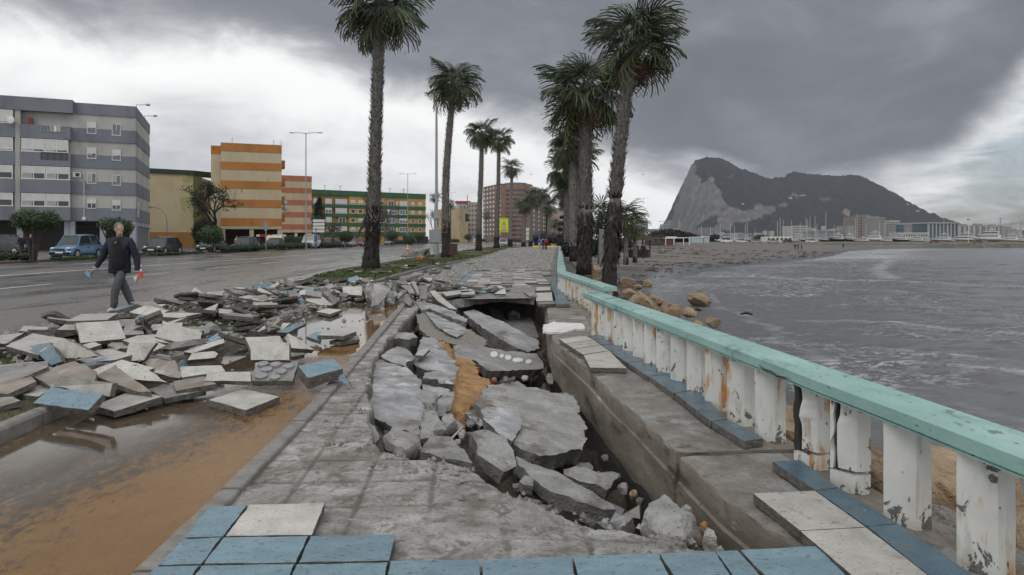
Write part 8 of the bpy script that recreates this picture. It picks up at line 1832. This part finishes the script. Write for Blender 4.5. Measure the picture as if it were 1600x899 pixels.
relabel([('small pale town building' if o.children[0].data.materials[0] != mt_br else 'small brown town building', o) for o in SC.objects if o.name.startswith('town_house')], MT((1060, 'the cream block under the cliff'), (1110, 'the pale flats under the cliff'), (1160, 'the scattered white houses'), (1200, 'the long low quay building'), (1250, 'the pale ribbed slab'), (1300, 'the boat hall'), (1340, 'the scaffolded tower'), (1400, 'the domed pale building'), (1440, 'the long white pavilion'), (1475, 'the pillared glass block'), (1510, 'the flagpole'), (1555, 'the pale bay towers'), (1600, 'the eastmost crane')))
# castle tower, cranes
def crane(px, Y, ytop, x0, x1, yj, label):
    root = empty('tower_crane', (at(px, Y), Y, 0), label, 'crane', 'construction cranes'); m = MB(); m.tube([(0, 0, 0), (0, 0, ht(ytop, Y))], .9, 4); m.build('tower', mt_metal, root); m = MB(); m.tube([(at(x0, Y)-at(px, Y), 0, ht(yj, Y)), (at(x1, Y)-at(px, Y), 0, ht(yj, Y))], .7, 4); m.build('jib', mt_metal, root)
crane(1595, 1400, 346, 1582, 1606, 348.5, 'crane at the east margin of the bay'); crane(1580, 1500, 347, 1569, 1588, 350, 'crane behind the last pale tower block'); crane(1563, 1400, 341, 1561, 1566, 341.5, 'steep crane above the bay front towers'); crane(1475, 2600, 335.5, 1470, 1478, 336.2, 'distant crane on the shoulder of the rock'); crane(1046, 2100, 346, 1029, 1050, 346.5, 'crane with a long jib at the foot of the cliff'); crane(1062, 480, 346, 1061.6, 1062.4, 346.2, 'white mast pole before the cliff')
# trees and scrub behind the beach
for i, (a, Y, r_, h, lab) in enumerate([(1040, 330, 6, 3.4, 'dark round tree behind the beach bar'), (1050, 340, 6.5, 3.6, 'dark tree left of the beach hut'), (1060, 335, 5.5, 3.0, 'dark tree behind the goals'), (1072, 345, 6, 2.6, 'dark low trees behind the goals'), (1028, 320, 5, 2.8, 'greenish tree behind the beach bar roof'), (1116, 420, 5, 2.4, 'dark bush beside the narrow hut'), (1190, 450, 6, 2.2, 'dark bush beside the harbour office')]):
    bush('bush', (at(a, Y), Y, -.2), (r_, 3, h), lab, 'tree', None, 700, .6, 0, mt_dkgreen)
# ---------------------------------------------------------------- the rock
SIL = [(1030, 368), (1040, 366), (1045, 358), (1048, 345), (1052, 328), (1057, 312), (1062, 297), (1069, 283), (1074, 272), (1080, 258), (1087, 250.5), (1100, 247.5), (1115, 246), (1128, 247.5), (1140, 254), (1152, 261), (1162, 265), (1175, 269), (1186, 274), (1200, 278.5), (1207, 279.5), (1210, 277), (1226, 276.5), (1230, 271.5), (1241, 268), (1250, 270), (1262, 272), (1285, 273.5), (1310, 275), (1330, 272.5), (1347, 276), (1362, 283), (1380, 292), (1400, 303), (1420, 315), (1440, 327), (1462, 337), (1480, 344), (1500, 350), (1540, 357), (1600, 362), (1680, 366)]
def rock():
    a = np.concatenate([np.linspace(1030, 1135, 190), np.linspace(1135.6, 1680, 300)]); t = np.linspace(-.5, 1, 130)
    A, T = np.meshgrid(a, t, indexing='ij'); YR = 3600.; X = (A-CX)*(YR-1000*np.maximum(T, 0)*sstep(A, 1060, 1250))/F
    h = np.interp(A, [s[0] for s in SIL], [EYE-(s[1]-HY)*YR/F for s in SIL]); h = np.maximum(h, 2)
    Yv = YR-1000*T
    Tp = np.clip(T, 0, 1)
    slope = 1-Tp**.85; cl = sstep(1150-A, -10, 60)        # the north face drops sheer
    slope = slope*(1-cl)+cl*(1-sstep(Tp, .02, .95)*(1-.0*Tp))
    # a step of bare cliff low on the west flank
    st = sstep(A, 1095, 1130)*(1-sstep(A, 1215, 1260))
    slope = slope-.10*st*sstep(Tp, .48, .54)*(1-Tp)
    back = np.where(T < 0, 1-.9*np.abs(T)*2, 1); z = h*slope*np.clip(back, 0, 1)
    rough = fbm(X/90, Yv/90+T*3, 5, 3)*34+fbm(X/26, T*20, 4, 8)*11+(np.abs(fbm(X/60, T*2.5, 4, 12))-.3)*30*cl
    env = np.clip(z/60, 0, 1)*(sstep(np.abs(T), .0, .10))
    z = z+rough*env+fbm(A*.35, A*0+1, 3, 5)*7*(1-sstep(np.abs(T), 0, .08))*(h > 40)
    z = np.maximum(z, -3)
    d = Yv; px = CX+X*F/d; py = HY+(EYE-z)*F/d
    bare = [(1036, 370), (1045, 345), (1057, 302), (1073, 268), (1084, 262), (1086, 281), (1112, 283), (1122, 299), (1131, 316), (1146, 324), (1172, 325), (1198, 320), (1216, 315), (1230, 320), (1218, 329), (1196, 339), (1172, 345), (1150, 348), (1136, 357), (1128, 371)]
    m_ = poly_sd(px, py, bare)+fbm(px*.10, py*.10, 5, 3)*13; bm_ = sstep(m_, -1.5, 3)
    dark = poly_sd(px, py, [(1088, 353), (1112, 338), (1124, 334), (1122, 350), (1112, 362), (1090, 364)]); bm_ = bm_*(1-sstep(dark+fbm(px*.2, py*.2, 3, 4)*4, -2, 3))
    for q in ((1245, 306, 26, 7), (1290, 312, 20, 6), (1140, 277, 14, 5)): bm_ = np.maximum(bm_, .55*(1-sstep(np.hypot((px-q[0])/q[2], (py-q[1])/q[3])+fbm(px*.25, py*.25, 3, 6)*.9, .25, .8)))
    m, g, b, pos = base_mat('limestone_and_scrub')
    n = g.noise(g.scale(pos, (1, 1, .3)), .03, 10, .72, .5); n2 = g.noise(pos, .05, 9, .7)
    lime = g.ramp(n, [(.30, (.055, .052, .05)), (.46, (.12, .115, .11)), (.58, (.18, .172, .165)), (.72, (.27, .258, .245))]); scrub = g.ramp(n2, [(.3, (.010, .013, .012)), (.55, (.024, .028, .023)), (.8, (.055, .056, .046))])
    k = g.n('ShaderNodeAttribute', attribute_name='bare').outputs['Fac']
    c = g.mix(g.step(g.math('ADD', k, g.math('MULTIPLY', g.math('SUBTRACT', n2, .5), 1.2)), .35, .62), scrub, lime)
    setp(g, b, Base_Color=c, Roughness=.95, Specular_IOR_Level=.1); bump(g, b, n2, 6)
    global ROCKV; ROCKV = (px, py, X, d, z)
    o = link('rock_mountain', grid_mesh('rock_mountain', np.stack([X, d, z], -1), m, {'bare': bm_})); tag(o, kind='structure')
rock()
for i, (a, b, w) in enumerate([(1146, 301, 3), (1234, 310, 5), (1254, 306, 6), (1306, 314, 4), (1144, 320, 2), (1160, 319, 3), (1172, 319, 3), (1417, 320, 3), (1397, 319, 2), (1433, 330, 4)]):
    j_ = np.argmin(np.hypot(ROCKV[0]-a, ROCKV[1]-b)); Y = float(ROCKV[3].flat[j_]); root = empty('hillside_house', (at(a, Y), Y, float(ROCKV[4].flat[j_])), 'tiny white building high on the dark slope of the rock', 'building', 'tiny white buildings on the slope of the rock'); m = MB(); W_ = w*Y/F/2; m.box(-W_, W_, -9, 9, -5, 3.5); fix(m.build('wall', mt_tw, root)); m = MB(); m.box(-W_-.6, W_+.6, -9.6, 9.6, 3.5, 4.3); fix(m.build('roof', mt_tw, root))
_hh = [o for o in SC.objects if o.name.startswith('hillside_house')]
for o, t in zip(_hh, ('under the summit of the rock', 'nearest the middle of the ridge', 'a little east of the middle of the ridge', 'above the medieval tower', 'on the upper rim of the low cliff, westmost', 'second along the upper rim of the low cliff', 'third along the upper rim of the low cliff', 'on the east shoulder above the glass block', 'on the east slope, above two others', 'lowest on the east shoulder of the rock')): o['label'] = 'tiny white building '+t
j_ = np.argmin(np.hypot(ROCKV[0]-1322, ROCKV[1]-336.5)); Y = float(ROCKV[3].flat[j_]); root = empty('castle_tower', (at(1322, Y), Y, ht(336, Y)), 'square medieval tower on the green slope of the rock', 'tower'); m = MB(); m.box(-11, 11, -11, 11, -8, ht(329, Y)-ht(336, Y)); fix(m.build('keep', stained('castle_stone', (.36, .29, .23)), root)); m = MB(); m.box(-5, 3, -5, 5, ht(329, Y)-ht(336, Y), ht(326.5, Y)-ht(336, Y)); fix(m.build('turret', MATS['castle_stone'], root))
# gulls over the bay
for i, (a, b, Y) in enumerate([(1012, 310, 160), (1005, 273, 180), (830, 273, 200), (731, 279, 210)]):
    m = MB(); s = .55; m.tube([(-.25, 0, 0), (0, 0, .03), (.25, 0, 0)], [.02, .09, .03], 6)
    for k in (-1, 1): m.add([(-.05, 0, .03), (.12, 0, .03), (.08, k*s*.6, .2), (-.04, k*s*1.2, .12), (-.1, k*s*.6, .2)], [(0, 1, 2, 4), (4, 2, 3)])
    o = m.build('gull', mt_dark, None, (at(a, Y), Y, ht(b, Y))); o.rotation_euler = (0, 0, i*1.1+R(70)); tag(o, ['gull flying before the pale sky beside the cliff', 'gull flying above the low palms', 'gull flying over the brick block', 'gull flying above the red roofed block'][i], 'gull', 'gulls in the air')
# ---------------------------------------------------------------- sea air
HAZE = .00007
hm = bpy.data.materials.new('sea_air'); hm.use_nodes = True; nt = hm.node_tree; nt.nodes.remove(nt.nodes['Principled BSDF'])
pv = nt.nodes.new('ShaderNodeVolumePrincipled'); pv.inputs['Color'].default_value = (.80, .87, 1.0, 1); pv.inputs['Density'].default_value = HAZE; pv.inputs['Anisotropy'].default_value = .0
nt.links.new(pv.outputs[0], nt.nodes['Material Output'].inputs['Volume'])
m = MB(); m.box(-2600, 4700, -60, 4400, -11.5, 470); o = m.build('haze', hm); tag(o, kind='stuff')
